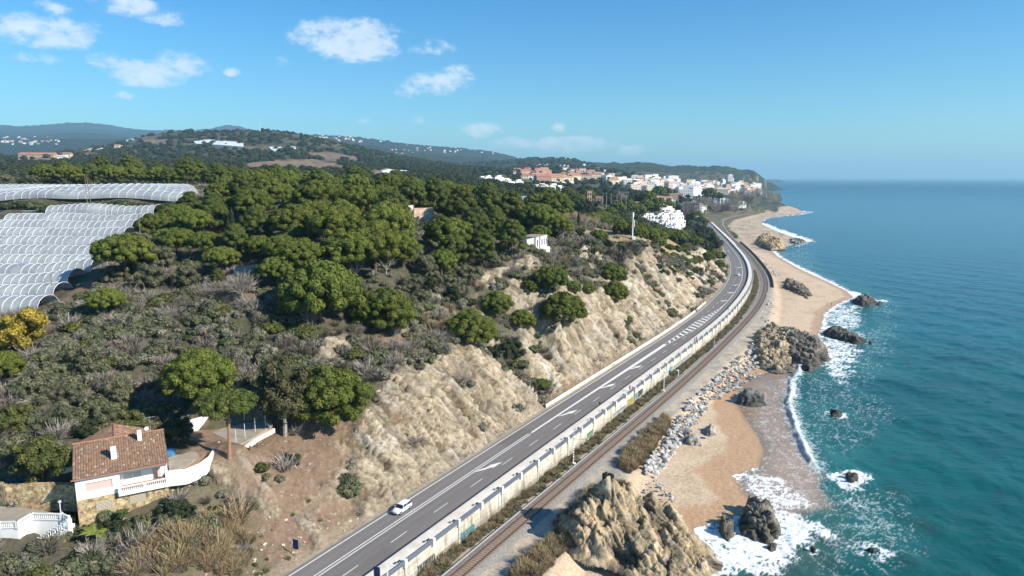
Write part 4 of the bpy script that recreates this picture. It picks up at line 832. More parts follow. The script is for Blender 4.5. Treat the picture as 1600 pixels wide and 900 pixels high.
for u, v, w, k in [(700,362,78,'pine'),(680,300,50,'tallpine'),(722,318,58,'tallpine'),(762,312,60,'tallpine'),(800,325,56,'tallpine'),(838,338,66,'pine'),(868,322,56,'pine'),(645,298,50,'tallpine'),(705,292,50,'tallpine'),(750,292,50,'tallpine'),(800,302,50,'tallpine'),(832,305,45,'tallpine'),(742,345,50,'tallpine'),(775,345,42,'tallpine'),(690,405,50,'dome'),(660,412,50,'olive'),(722,385,40,'dome'),(668,440,30,'darktree'),(708,455,36,'darktree'),(880,345,26,'dome')]:
    T(k, u, v, w, 'pine on the right shoulder of the hill around the ruined buildings' if k not in ('olive', 'darktree') else 'dark bushy tree below the pines on the right shoulder', 'pines round the ruined buildings' if k not in ('olive', 'darktree') else 'dark bushy trees under the pines')
def far_enough(x, y, d):
    for a, b, r in TREES:
        if (a-x)**2+(b-y)**2 < (d+r*.5)**2: return False
    return True
def fill(n, box, ok, kinds, R, label, group, gap, zs=1.0):
    k = 0; tries = 0
    while k < n and tries < n*40:
        tries += 1; x = random.uniform(box[0], box[1]); y = random.uniform(box[2], box[3])
        uu = 800+FPX*x/y
        if (622 < uu < 694 and y < 262) or (795 < uu < 880 and y < 244): continue
        if not ok(x, y) or not far_enough(x, y, gap): continue
        plant(random.choice(kinds), x, y, random.uniform(*R), label, group, zs); k += 1
    return k
def upoly(pts): return np.array([((u-800)/FPX*y*1.0, y) for u, y in pts])
def inp(P): return lambda x, y: bool(inside(np.array([x]), np.array([y]), P)[0])
GH_POLY = upoly([(-150, 155), (100, 155), (150, 180), (215, 200), (262, 235), (300, 250), (322, 345), (-150, 345)])
ing = inp(GH_POLY)
WOOD = upoly([(330, 250), (330, 185), (440, 178), (450, 150), (590, 158), (650, 185), (640, 230), (720, 240), (860, 250), (885, 290), (840, 330), (600, 345), (330, 345)])
inw = inp(WOOD)
fill(95, (-140, 30, 150, 345), lambda x, y: inw(x, y) and not ing(x, y) and not (x > -32 and y < 240), ['pine', 'pine', 'tallpine', 'pine', 'dome'], (3.8, 6.2), wl_, WG, 3.0)
SKYW = upoly([(75, 350), (60, 440), (660, 440), (620, 345), (325, 345)])
ins_ = inp(SKYW)
fill(85, (-300, 0, 340, 445), ins_, ['pine', 'pine', 'tallpine'], (4.5, 6.8), 'umbrella shaped pine of the long wood behind the greenhouses', 'pines behind the greenhouses', 4.2)
for u, y, R in [(20, 340, 4.5), (-40, 350, 4), (60, 352, 4), (105, 348, 3.6), (-5, 362, 5)]: plant('olive', (u-800)/FPX*y, y, R, 'grey green tree behind the far left greenhouse tunnels', 'grey green trees behind the far left tunnels')
# row of pines along the field
for i in range(26):
    f = i/25; u = 922+f*142+random.uniform(-3, 3); v = 340+f*29+random.uniform(-4, 5)-(5 if i % 2 else 0)*(.4+f)+(3 if f > .5 else 0); T('dome', u, v, random.uniform(20, 29), 'dark pine in the long row between the brown field and the white terraces', 'row of pines along the brown field', th=.35)
for u, v, w, k in [(905,362,22,'darktree'),(915,378,18,'darktree'),(935,368,30,'pine'),(948,380,26,'darktree'),(968,388,26,'darktree'),(966,400,22,'darktree'),(925,392,18,'darktree'),(1030,378,24,'dome')]: T(k, u, v, w, 'dark tree at the cliff side edge of the brown field', 'dark trees on the cliff side of the field', th=.6)
for u, v, w, k in [(1075,366,18,'pine'),(1088,372,22,'pine'),(1066,376,20,'darktree'),(1098,380,20,'darktree'),(1116,396,22,'dome'),(1106,400,20,'dome'),(1124,412,18,'dome'),(1128,398,16,'darktree'),(1110,441,14,'dome'),(1092,352,18,'broad'),(1080,350,20,'broad'),(1088,336,20,'dome'),(1077,340,16,'darktree'),(1100,346,16,'broad')]: T(k, u, v, w, 'small green tree above the bend of the road', 'green trees above the bend of the road', th=.6)
for i in range(30): T(random.choice(['darktree', 'dome']), random.uniform(1028, 1092), random.uniform(384, 425), random.uniform(12, 20), 'low dark green bush in the dense patch above the road bend', 'dense dark bushes above the road bend', th=.15, zs=.8)
for u, v, w in [(955,330,20),(910,320,34),(925,322,30),(880,310,24),(940,334,22),(905,312,26),(870,306,24),(965,322,24),(985,323,30),(998,326,26),(1010,318,22),(1030,317,24),(1045,320,22),(1060,326,22),(1072,330,20),(858,300,26),(842,296,24),(888,298,22),(918,300,24),(1015,300,24),(1030,298,24),(1040,297,20),(1000,302,20),(1108,310,24),(1122,306,20),(1096,310,20),(985,290,16),(1050,322,16)]:
    T(random.choice(['dome', 'darktree']), u, v, w, 'dark round tree among the gardens on the near side of the town', 'dark garden trees by the town')
for i in range(26):
    u = random.choice([random.uniform(1068, 1105), random.uniform(1105, 1185)]); v = 327-(u-1068)*.05+random.uniform(-7, 7)+(-10 if u > 1150 else 0); T('bare', u, v, random.uniform(15, 24), 'bare grey brown plane tree in the rows behind the wide beach', 'bare plane trees behind the wide beach')
for u, v, w in [(975,311,14),(970,305,14)]: T('bare', u, v, w, 'leafless pale tree beside the tall palms', 'leafless pale trees by the palms')
T('deadtree', 556, 415, 34, 'left one of two dead white pines at the edge of the wood'); T('deadtree', 603, 408, 38, 'right one of two dead white pines at the edge of the wood')
T('deadtree', 880, 352, 40, 'leafless grey tree behind the roof of the broken white building')
T('bare', 378, 452, 50, 'reddish brown leafless tree right of the low white garden wall')
for u, v in [(558, 272), (592, 276)]: T('cypress', u, v, 9, 'slim dark cypress on the skyline of the wood, %s of the pair by the palm' % ('left' if u < 570 else 'right'))
for u, v, w in [(350,335,11),(362,345,10),(357,362,10)]: T('cypress', u, v, w, 'slim grey green cypress among the pines right of the greenhouses', 'cypresses right of the greenhouses')
T('cypress', 904, 345, 6, 'thin cypress standing in front of the brown reeds')
# shrubs of their own behind the villa
for u, v, w, k in [(150,645,60,'broad'),(200,655,55,'yellowgreen'),(232,645,50,'broad'),(100,650,60,'broad'),(130,670,50,'darktree'),(20,650,60,'yellowgreen'),(60,662,50,'broad'),(260,600,50,'olive'),(180,610,60,'olive'),(110,615,50,'olive'),(250,640,36,'broad'),(60,600,70,'olive'),(130,560,70,'olive'),(30,610,50,'broad')]:
    T(k, u, v, w, 'bushy green tree on the slope behind the villa roof', 'bushy trees behind the villa', th=.35)
for u, v, w, k, l in [(455,716,32,'darktree','lone dark bush on the bare earth bank'),(619,702,24,'olive','small round bush on the left part of the big rock slab'),(553,755,16,'broad','tiny round green bush at the foot of the rock slab'),(635,678,14,'olive','tiny bush high on the big rock slab')]: T(k, u, v, w, l, th=.1)
for u, v, w, k in [(132,808,42,'darktree'),(120,792,26,'darktree'),(175,826,50,'darktree'),(205,830,46,'broad'),(225,808,30,'olive'),(270,792,50,'darktree'),(262,810,40,'broad'),(290,800,36,'darktree'),(190,842,40,'darktree'),(240,830,34,'darktree'),(271,750,18,'broad')]: T(k, u, v, w, 'dark green garden bush in front of the villa stone basement', 'garden bushes in front of the villa', th=.1)
# ------------------------------------------------------------------ scrub, canes and dry grass
stash = bpy.data.collections.new('plant_library')
def stash_mesh(me): o = bpy.data.objects.new(me.name, me); stash.objects.link(o); return o
def shrub(name, col, seed, R=1.3, n=14, nper=80, size=.115, core=True, colv=.3, flat=.8, elong=1.0):
    rng = np.random.default_rng(seed); c = []; r = []
    for k in range(n): a = rng.random()*6.28; q = math.sqrt(rng.random()); c.append((R*.7*q*math.cos(a), R*.7*q*math.sin(a), R*.55*(1-q*q*.5)*(.6+.5*rng.random()))); r.append(R*(.28+.2*rng.random()))
    return crown_mesh(name, c, r, nper, size, col, seed, flat=flat, core=core, colv=colv, coref=.5, elong=elong)
def twigs(name, col, seed, R=1.4, n=260, w=.028, Hs=1.5, spread=.9):
    rng = np.random.default_rng(seed); a = rng.random(n)*6.28; q = rng.random(n)*R*.5; P0 = np.stack([q*np.cos(a), q*np.sin(a), np.zeros(n)+.1*rng.random(n)+.5*Hs*rng.random(n)**2], -1)
    d = np.stack([np.cos(a)*spread, np.sin(a)*spread, .5+rng.random(n)], -1)+rng.normal(size=(n, 3))*.35; d /= np.linalg.norm(d, axis=1)[:, None]; L_ = (Hs*(.35+.5*rng.random(n)))[:, None]
    sd = np.cross(d, rng.normal(size=(n, 3))); sd /= np.linalg.norm(sd, axis=1)[:, None]; V = np.stack([P0-sd*w, P0+sd*w, P0+d*L_+sd*w*.5, P0+d*L_-sd*w*.5], 1).reshape(-1, 3)
    C = np.repeat(np.array(col)[None]*(.6+.8*rng.random((n, 1))), 4, 0); return mesh_np(name, V, np.arange(4*n).reshape(n, 4), [M_TWIG], attrs={'Col': C})
LIB = [stash_mesh(m_) for m_ in [shrub('s00', G_SCR, 1), shrub('s01', G_SCR, 2), shrub('s02', G_OLIVE, 3), shrub('s03', G_GREY, 4), shrub('s04', G_GREY, 5, colv=.35), twigs('s05', G_BARE, 6), twigs('s06', (.19, .16, .13), 7), twigs('s07', (.13, .115, .09), 8), shrub('s08', G_DARK, 9), shrub('s09', G_YG, 10),
   twigs('s10', G_CANE, 11, R=1.2, n=300, Hs=2.6, spread=.25, w=.03), twigs('s11', (.27, .215, .13), 12, R=1.2, n=260, Hs=1.4, spread=.5), twigs('s12', (.20, .19, .09), 13, R=1.0, n=200, Hs=.9, spread=.6), shrub('s13', G_BUSH, 14, R=.9, n=8)]]
def scatter(name, pts, scl, idx):
    """one mesh of points that grows a plant on each point"""
    pts = np.asarray(pts, float); me = bpy.data.meshes.new(name); me.vertices.add(len(pts)); me.vertices.foreach_set('co', pts.astype(np.float32).ravel())
    for an, av, ty in (('scl', scl, 'FLOAT'), ('idx', idx, 'INT'), ('rot', RNG.random(len(pts))*6.28, 'FLOAT')):
        a = me.attributes.new(an, ty, 'POINT'); a.data.foreach_set('value', np.asarray(av, dtype=np.int32 if ty == 'INT' else np.float32))
    o = link(name, me); o['kind'] = 'stuff'; md = o.modifiers.new('plants', 'NODES'); g = bpy.data.node_groups.new('plants', 'GeometryNodeTree'); md.node_group = g
    g.interface.new_socket('Geometry', in_out='INPUT', socket_type='NodeSocketGeometry'); g.interface.new_socket('Geometry', in_out='OUTPUT', socket_type='NodeSocketGeometry')
    L = g.links.new; gi = N(g, 'NodeGroupInput'); go = N(g, 'NodeGroupOutput'); ip = N(g, 'GeometryNodeInstanceOnPoints'); ci = N(g, 'GeometryNodeCollectionInfo'); ci.inputs['Collection'].default_value = stash
    ci.inputs['Separate Children'].default_value = True; ci.inputs['Reset Children'].default_value = True
    L(gi.outputs[0], ip.inputs['Points']); L(ci.outputs[0], ip.inputs['Instance']); ip.inputs['Pick Instance'].default_value = True
    a1 = N(g, 'GeometryNodeInputNamedAttribute', data_type='INT'); a1.inputs['Name'].default_value = 'idx'; a2 = N(g, 'GeometryNodeInputNamedAttribute', data_type='FLOAT'); a2.inputs['Name'].default_value = 'scl'; a3 = N(g, 'GeometryNodeInputNamedAttribute', data_type='FLOAT'); a3.inputs['Name'].default_value = 'rot'
    L(a1.outputs[0], ip.inputs['Instance Index']); L(a2.outputs[0], ip.inputs['Scale']); cx = N(g, 'ShaderNodeCombineXYZ'); L(a3.outputs[0], cx.inputs[2]); L(cx.outputs[0], ip.inputs['Rotation']); L(ip.outputs[0], go.inputs[0])
    return o
CLEAR = [GH_POLY]
VILLA_CLR = pxy([(92, 800), (92, 705), (190, 668), (290, 668), (440, 645), (445, 672), (372, 706), (335, 716), (268, 755), (265, 800)])
TERR_CLR = pxy([(-60, 790), (60, 785), (115, 800), (118, 815), (60, 858), (30, 868), (-60, 868)])
def ground_pts(n, x0, x1, y0, y1):
    x = RNG.uniform(x0, x1, n); y = RNG.uniform(y0, y1, n); z = height(x, y); e = .8; sl = np.hypot((height(x+e, y)-z)/e, (height(x, y+e)-z)/e); return x, y, z, sl
def scrub_all():
    x, y, z, sl = ground_pts(60000, -190, 165, 68, 470); t = road_t(x, y); rock, dirt, n1, n2 = cover(x, y, z, sl); dens = np.ones(len(x)); r = np.hypot(x, y)
    vis = np.abs(np.degrees(np.arctan2(x, y))) < 44; dens *= vis; dens *= (t > 3.0)
    dens *= 1-np.clip(rock*1.0, 0, .985); dens *= 1-dirt*.94
    for p in (GH_POLY, VILLA_CLR, TERR_CLR): dens *= ~inside(x, y, p)
    dens *= np.where(inside(x, y, ZR['field']), .03, 1); dens *= np.where(inside(x, y, WOOD) | inside(x, y, SKYW), .22, 1); dens *= .35+.65*sstep(-.55, .1, fbm(x/9, y/9, 3, 301)+.25)
    k = RNG.random(len(x)) < dens*np.clip(.62+100/r*.75, 0, 1); x, y, z, t, r = x[k], y[k], z[k], t[k], r[k]; n = len(x)
    m1 = fbm(x/11, y/11, 3, 311); m2 = fbm(x/16, y/16, 2, 313); q = RNG.random(n); idx = np.zeros(n, int)
    idx = np.where(m1 > .15, RNG.choice([5, 6, 7, 3, 5], n), np.where(m1 > -.12, RNG.choice([3, 4, 2, 5, 7, 0], n), np.where(m2 > .15, RNG.choice([0, 1, 8, 2], n), RNG.choice([0, 1, 2, 9, 4], n))))
    cane = (inside(x, y, CANE2)) | (inside(x, y, CANEP)); idx = np.where(cane & (q < .8), RNG.choice([10, 10, 11, 7, 5], n), idx)
    rockside = (t < 32) & (y > 150); idx = np.where(rockside & (q < .55), RNG.choice([11, 5, 2, 3, 12], n), idx)
    lowb = (y < 112) & (t < 9); idx = np.where(lowb, RNG.choice([12, 11, 12, 13], n), idx)
    s = (.7+1.35*RNG.random(n)**1.7)*np.where(lowb, .55, 1)*np.where(r > 250, 1.25, 1.0)*np.where(idx == 10, .9, 1)
    scatter('scrub', np.stack([x, y, z-.15], -1), s, idx)
    # small tufts on the rock and the bank
    x, y, z, sl = ground_pts(7000, -75, 160, 85, 470); t = road_t(x, y); rock, dirt, n1, n2 = cover(x, y, z, sl); k = (t > 2.6) & (t < 45) & ((rock > .4) | (dirt > .4)) & (RNG.random(len(x)) < (.42*sstep(-.3, .35, n1)+.05)*np.where(dirt > .4, .45, 1))
    x, y, z = x[k], y[k], z[k]; scatter('cliff_tufts', np.stack([x, y, z], -1), .2+.38*RNG.random(len(x))**2, RNG.choice([2, 3, 11, 12, 11, 7, 5, 6], len(x)))
CANEP = np.vstack([pxy([(870, 335), (930, 335), (935, 352), (868, 352)])])
CANE2 = pxy([(190, 905), (215, 862), (262, 840), (320, 815), (375, 815), (395, 860), (370, 905)])
scrub_all()
def canes():
    P = []
    x = RNG.uniform(-62, -34, 4200); y = RNG.uniform(80, 108, 4200); k = inside(x, y, CANE2) & (RNG.random(4200) < .5+.8*fbm(x/4, y/4, 2, 331)); x, y = x[k], y[k]
    scatter('cane_thicket', np.stack([x, y, height(x, y)], -1), .5+.5*RNG.random(len(x)), RNG.choice([10, 10, 11, 11, 7, 12, 5, 6], len(x)))
    # strip of weeds below the wall
    s = RNG.uniform(-30, 420, 2600); t = RNG.uniform(-16.2, -13.6, 2600); p = rp(s, t, 0); q = road_t(p[:, 0], p[:, 1], XR, DXR); k = (q > 3.1) & (RNG.random(2600) < .35+.6*sstep(-.3, .2, perlin(s/7, s*0, 321)))
    p = p[k]; z = height(p[:, 0], p[:, 1]); z = np.minimum(z, 2.7); scatter('wall_foot_weeds', np.stack([p[:, 0], p[:, 1], z], -1), (.35+.45*RNG.random(len(p)))*(1+.5*(s[k] < 30)), RNG.choice([11, 12, 11, 13, 2, 11], len(p)))
    # dry grass by the breakwater rocks
    G = [[(965,728),(985,700),(1020,668),(1042,650),(1046,662),(1015,708),(985,738)], [(795,900),(820,870),(865,845),(880,860),(840,905)], [(868,830),(900,790),(930,760),(935,790),(905,840),(885,860)]]
    X = []; 
    for g in G:
        w = np.array([at(u, v, 3.0) for u, v in g]); x0, y0 = w.min(0); x1, y1 = w.max(0); nn = int((x1-x0)*(y1-y0)*5); x = RNG.uniform(x0, x1, nn); y = RNG.uniform(y0, y1, nn); k = inside(x, y, w); X.append(np.stack([x[k], y[k]], -1))
    X = np.vstack(X); scatter('dry_grass', np.stack([X[:, 0], X[:, 1], height(X[:, 0], X[:, 1])-.05], -1), .45+.45*RNG.random(len(X)), RNG.choice([10, 11, 11, 12], len(X)))
canes()
def far_woods():
    rng = np.random.default_rng(77); me = []
    for i in range(4):
        c = []; r = []
        for k in range(9): a = rng.random()*6.28; q = math.sqrt(rng.random()); c.append((3.2*q*math.cos(a), 3.2*q*math.sin(a), 2.5+2.2*(1-q))); r.append(1.9+.8*rng.random())
        m_ = crown_mesh('w%02d' % i, c, r, 26, .75, (.040, .052, .022) if i % 2 else (.052, .062, .028), 400+i, coref=.8); me.append(m_)
    global stash; old = stash; st = bpy.data.collections.new('far_tree_library'); stash = st
    for m_ in me: stash_mesh(m_)
    n = 26000; az = np.radians(RNG.uniform(-41, 22, n)); r = np.exp(RNG.uniform(math.log(520), math.log(3300), n)); x = r*np.sin(az); y = r*np.cos(az); z = height(x, y); n1 = fbm(x/70, y/70, 4, 103); n3 = fbm(x/22, y/22, 3, 109)
    azd = np.degrees(az); hill = sstep(-6, -16, azd)*sstep(3300, 2600, r)*sstep(700, 1000, r); open_ = sstep(.02, .3, n1*.8+n3*.5+.12)*hill
    k = (z > 9) & inside(x, y, CO_POLY) & (road_t(x, y) > 6) & (RNG.random(n) > open_*.95) & (RNG.random(n) > .45*hill)
    for p, c in FARF: k &= ~inside(x, y, p)
    k &= ~inside(x, y, TOWNP) | (RNG.random(n) < .22); k &= ~inside(x, y, upoly([(990, 600), (1075, 660), (1085, 860), (1000, 860)])); k &= ~(inside(x, y, upoly([(860, 520), (960, 480), (960, 640), (860, 640)])))
    x, y, z, r = x[k], y[k], z[k], r[k]; scatter('distant_woods', np.stack([x, y, z-1], -1), (.8+.7*RNG.random(len(x)))*(1+.3*(r > 1500)), RNG.choice([0, 1, 2, 3], len(x))); stash = old
far_woods()
# ------------------------------------------------------------------ rocks
def rock_mat():
    m = mat('sea_rock', (1, 1, 1), rough=.85, attr='Col', noise=.28, nscale=1.2, bump=.28, bscale=1.6, spec=.35); return m
M_ROCK = rock_mat()
def rock_field(name, outline, ctrl, base, ang, amp, sand, dark, seed, label, cat='rock', res=.28, group=None, darkz=2.5, rough=.8):
    """craggy rock: outline in ground coordinates, ctrl = (x, y, z) heights, slabs running along ang"""
    P = np.array(outline); x0, y0 = P.min(0)-.5; x1, y1 = P.max(0)+.5; X, Y = np.meshgrid(np.arange(x0, x1, res), np.arange(y0, y1, res)); x, y = X.ravel(), Y.ravel()
    d = polydist(x, y, P, True); ins = inside(x, y, P); sd = np.where(ins, d, -d); sd = sd+.5*fbm(x/2.5, y/2.5, 3, seed)*min(2.0, (x1-x0)/8)
    c = np.array(ctrl); D = np.hypot(x[:, None]-c[:, 0], y[:, None]-c[:, 1]); W = 1/(D+.35)**2.6; h = (W@c[:, 2])/W.sum(1)
    ew = min(4.0, (x1-x0)/4); h = base-.8+(h-base+.8)*np.clip(sd/ew+.1, 0, 1)**.75
    ca, sa = math.cos(ang), math.sin(ang); s = x*ca+y*sa; t = -x*sa+y*ca; k = amp
    w = t+.35*perlin(s/5/k, t/4/k, seed+1)*k; rr = 1.1*fbm(w/2.3/k, s/8/k, 2, seed+2, ridged=True)+.7*fbm(w/.95/k, s/3.2/k, 3, seed+4, ridged=True)
    q = w/1.7/k+.4*perlin(s/3/k, t/3/k, seed+6); rr += 1.3*((q-np.floor(q))-.5)*np.clip(.8+perlin(s/4/k, t/4/k, seed+8), .1, 1.3); q2 = s/2.6/k+.6*perlin(s/2/k, t/1.2/k, seed+9); rr += .7*((q2-np.floor(q2))-.5)
    f1, e1 = facets(w/1.9/k, s/5.2/k, seed+20); f2, e2 = facets(w/.85/k, s/2.0/k, seed+21); f3, e3 = facets(w/3.8/k, s/8/k, seed+22, .8)
    f4, e4 = facets(w/.42/k+2, s/.8/k, seed+23)
    rr = rr*.35+1.5*f3+1.9*f1+1.1*f2+.5*f4-.8*sstep(.18, 0, e1)-.45*sstep(.15, 0, e2)-.2*sstep(.15, 0, e4)
    hy, hx_ = np.gradient(h.reshape(X.shape), res); hx_ = hx_.ravel(); hy = hy.ravel(); gm = np.hypot(hx_, hy)+1e-6; kk = np.minimum(gm, 1.4)/gm; hx_ *= kk; hy *= kk; nl = np.sqrt(1+hx_**2+hy**2); am = rr*k*rough*sstep(.0, ew*.6, sd); z = h+am/nl; X2 = x-hx_/nl*am; Y2 = y-hy/nl*am
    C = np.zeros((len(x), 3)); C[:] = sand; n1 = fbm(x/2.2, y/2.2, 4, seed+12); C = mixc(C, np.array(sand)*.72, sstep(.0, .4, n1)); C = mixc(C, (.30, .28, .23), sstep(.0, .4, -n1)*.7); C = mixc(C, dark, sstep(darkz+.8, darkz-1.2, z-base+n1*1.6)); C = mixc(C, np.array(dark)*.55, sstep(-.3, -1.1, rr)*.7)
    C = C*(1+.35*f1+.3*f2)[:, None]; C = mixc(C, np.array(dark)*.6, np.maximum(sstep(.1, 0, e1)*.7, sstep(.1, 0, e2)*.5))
    if sand[0] > .3: C = mixc(C, (.13, .115, .06), sstep(.25, .5, fbm(x/3.5, y/3.5, 3, seed+15))*sstep(2, 5, z-base)*.7)
    sh = X.shape; F, used = grid_faces(sh, (sd > -.1).reshape(sh)); V = np.stack([X2, Y2, z], -1)[used]; ctr = V.mean(0); ctr[2] = base; V = V-ctr
    o = link(name, mesh_np(name, V, F, [M_ROCK], smooth=False, attrs={'Col': np.clip(C[used], 0, 1)})); o.location = tuple(map(float, ctr)); tag(o, label, cat, group); return o
SAND_C = (.40, .31, .19); DARK_C = (.12, .115, .10); MIDC = (.20, .175, .135)
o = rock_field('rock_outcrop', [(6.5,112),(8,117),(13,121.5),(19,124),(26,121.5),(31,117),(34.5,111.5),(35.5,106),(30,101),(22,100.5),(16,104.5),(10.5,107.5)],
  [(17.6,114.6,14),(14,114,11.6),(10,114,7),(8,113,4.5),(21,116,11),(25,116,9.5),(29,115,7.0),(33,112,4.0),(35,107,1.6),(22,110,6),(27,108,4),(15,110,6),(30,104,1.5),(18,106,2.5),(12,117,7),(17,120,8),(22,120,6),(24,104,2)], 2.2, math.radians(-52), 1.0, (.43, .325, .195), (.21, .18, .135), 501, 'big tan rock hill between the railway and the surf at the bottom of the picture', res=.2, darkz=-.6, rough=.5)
plant('darktree', 17.2, 115.2, 1.3, 'dark green bush on the very tip of the big tan rock hill', z=12.6, th=.1)
_x = RNG.uniform(8, 20, 260); _y = 118+RNG.uniform(-4.5, 4, 260)-.25*(_x-14)
_dg = bpy.context.evaluated_depsgraph_get()
_pt = []
for a_, b_ in zip(_x, _y):
    hit, loc, nrm, idx_ = o.ray_cast(Vector((a_, b_, 60))-o.location, Vector((0, 0, -1)))
    if hit and (a_ < 13.5 or b_ > 116): _pt.append(tuple(loc+o.location))
if _pt: scatter('rock_hill_grass', _pt, [.35+.45*random.random() for _ in _pt], [random.choice([11, 11, 12, 3, 5]) for _ in _pt])
def px_rock(pts, z0, ctrl, *a, **k):
    return rock_field(a[0], [at(u, v, z0) for u, v in pts], [at(u, v, z)+(z,) for u, v, z in ctrl], z0, *a[1:], **k)
px_rock([(1176,530),(1190,518),(1215,512),(1238,535),(1245,560),(1240,578),(1215,580),(1185,572),(1170,555)], 1.0, [(1192,524,5.2),(1212,534,4.2),(1185,548,3.6),(1212,560,2),(1232,568,1.0)], 'rock_mass', math.radians(-60), .9, SAND_C, (.17,.15,.12), 521, 'tan and grey headland rock behind the top of the pale breakwater boulders', res=.4, darkz=.8)
px_rock([(1212,524),(1238,522),(1262,537),(1292,545),(1298,562),(1275,573),(1240,570),(1222,560),(1208,540)], 0.3, [(1228,524,4.6),(1250,536,4.2),(1272,550,3.2),(1240,556,2.4),(1285,562,1.2)], 'rock_mass', math.radians(-40), .9, (.16,.14,.11), (.085,.078,.066), 531, 'dark craggy headland rock reaching into the surf beside the tan headland rock', res=.4)
px_rock([(1250,572),(1262,562),(1278,565),(1283,574),(1268,582),(1252,580)], 0.0, [(1266,566,2.2),(1275,572,1.6)], 'rock_mass', .3, .6, (.13,.12,.10), (.07,.068,.06), 533, 'small dark rock in the surf at the tip of the craggy headland', res=.3)
px_rock([(1150,818),(1162,800),(1180,790),(1198,798),(1212,815),(1222,838),(1205,850),(1180,848),(1158,838)], 0.0, [(1178,796,3.9),(1192,804,3.6),(1175,818,2.8),(1198,826,2.4),(1185,838,1.4),(1162,814,1.8),(1210,836,.9)], 'rock_mass', math.radians(-50), .75, (.21,.185,.145), (.11,.10,.075), 541, 'tall split grey brown rock standing in the foam at the beach end', res=.16)
px_rock([(1120,828),(1123,815),(1135,812),(1148,822),(1150,838),(1138,848),(1126,840)], 0.0, [(1130,820,2.0),(1140,830,1.4)], 'rock_mass', .8, .55, (.19,.165,.13), (.10,.092,.07), 543, 'shorter rounded rock left of the tall split rock in the foam', res=.16)
px_rock([(1196,858),(1202,850),(1212,852),(1214,860),(1204,864)], 0.0, [(1205,853,1.0)], 'rock_mass', .8, .35, (.19,.165,.13), (.09,.08,.06), 545, 'little boulder in the foam just seaward of the tall split rock', res=.12)
px_rock([(1148,630),(1155,617),(1172,612),(1190,620),(1199,632),(1185,636),(1165,635)], 0.2, [(1168,615,3.2),(1182,622,2.2),(1158,622,1.8)], 'rock_mass', .2, .65, (.15,.15,.145), (.075,.075,.07), 551, 'dark grey rock on the wet sand of the middle beach', res=.2)
for pts, ct_, l, r in [([(1284,520),(1300,514),(1325,520),(1345,530),(1358,536),(1340,540),(1310,532),(1288,526)], [(1300,517,2.4),(1325,525,2.6),(1345,534,1.6)], 'long dark rock spine lying in the surf below the sandy spit', .3),
   ([(1330,470),(1345,466),(1362,468),(1373,474),(1360,480),(1340,478)], [(1348,469,3.0),(1362,473,2.4)], 'dark rock off the tip of the sandy spit', .35), ([(1357,534),(1364,533),(1364,539),(1357,538)], [(1360,535,1.2)], 'tiny dark rock at the seaward end of the long rock spine', .25),
   ([(1293,646),(1305,644),(1319,648),(1317,653),(1298,652)], [(1305,646,1.3),(1313,649,.9)], 'flat dark rock alone in the green water off the middle beach', .2), ([(1317,746),(1328,742),(1342,744),(1342,754),(1326,757)], [(1325,747,1.5),(1338,746,1.2)], 'dark rock ringed by white foam in the green water', .16),
   ([(1348,860),(1362,855),(1385,864),(1388,870),(1365,868)], [(1358,859,1.0),(1375,864,.8)], 'low jagged rock awash near the lower right foam', .16), ([(1266,860),(1272,858),(1276,863),(1270,866)], [(1271,861,.8)], 'tiny rock awash between foam patches near the bottom edge', .12),
   ([(1230,376),(1248,374),(1260,377),(1250,382),(1235,381)], [(1240,377,2.0),(1252,378,1.5)], 'low dark breakwater rocks at the point below the wide beach', .6), ([(1372,472),(1380,474),(1376,478),(1368,477)], [(1374,474,1.0)], 'tiny rock just seaward of the spit rock', .25)]:
    px_rock(pts, 0.0, ct_, 'sea_rock', random.random()*3, .5, (.13,.12,.10), (.06,.056,.048), 560+int(r*100)+len(l), l, res=r)
px_rock([(1180,382),(1188,370),(1205,372),(1222,380),(1228,388),(1205,390)], 1.5, [(1193,375,5.5),(1209,380,5),(1222,386,2)], 'rock_mass', math.radians(-50), 1.2, (.44,.31,.17), (.24,.18,.12), 571, 'orange tan rock outcrop between the wide beach and the narrow beach', res=.5, darkz=.3)
px_rock([(1222,450),(1225,438),(1240,442),(1262,452),(1272,462),(1262,468),(1240,460)], 1.2, [(1232,444,4),(1250,455,3),(1265,462,1.6)], 'rock_mass', math.radians(-50), .9, (.22,.18,.13), (.13,.11,.085), 575, 'brown rock ridge half buried in the sand of the narrow beach', res=.45)
px_rock([(1064,691),(1072,678),(1082,680),(1092,692),(1100,698),(1078,698)], 1.0, [(1080,684,2.9),(1074,688,2.2)], 'boulder', .6, .5, (.36,.335,.29), (.25,.23,.19), 581, 'big pale slab boulder lying on the sand with the blue towel behind', res=.13, darkz=-3)
px_rock([(1102,682),(1104,666),(1110,664),(1116,672),(1121,680),(1112,683)], 1.0, [(1107,669,2.8),(1114,676,1.8)], 'boulder', 1.2, .45, (.38,.36,.32), (.25,.23,.19), 583, 'upright pale boulder on the sand just above the slab boulder', res=.13, darkz=-3)
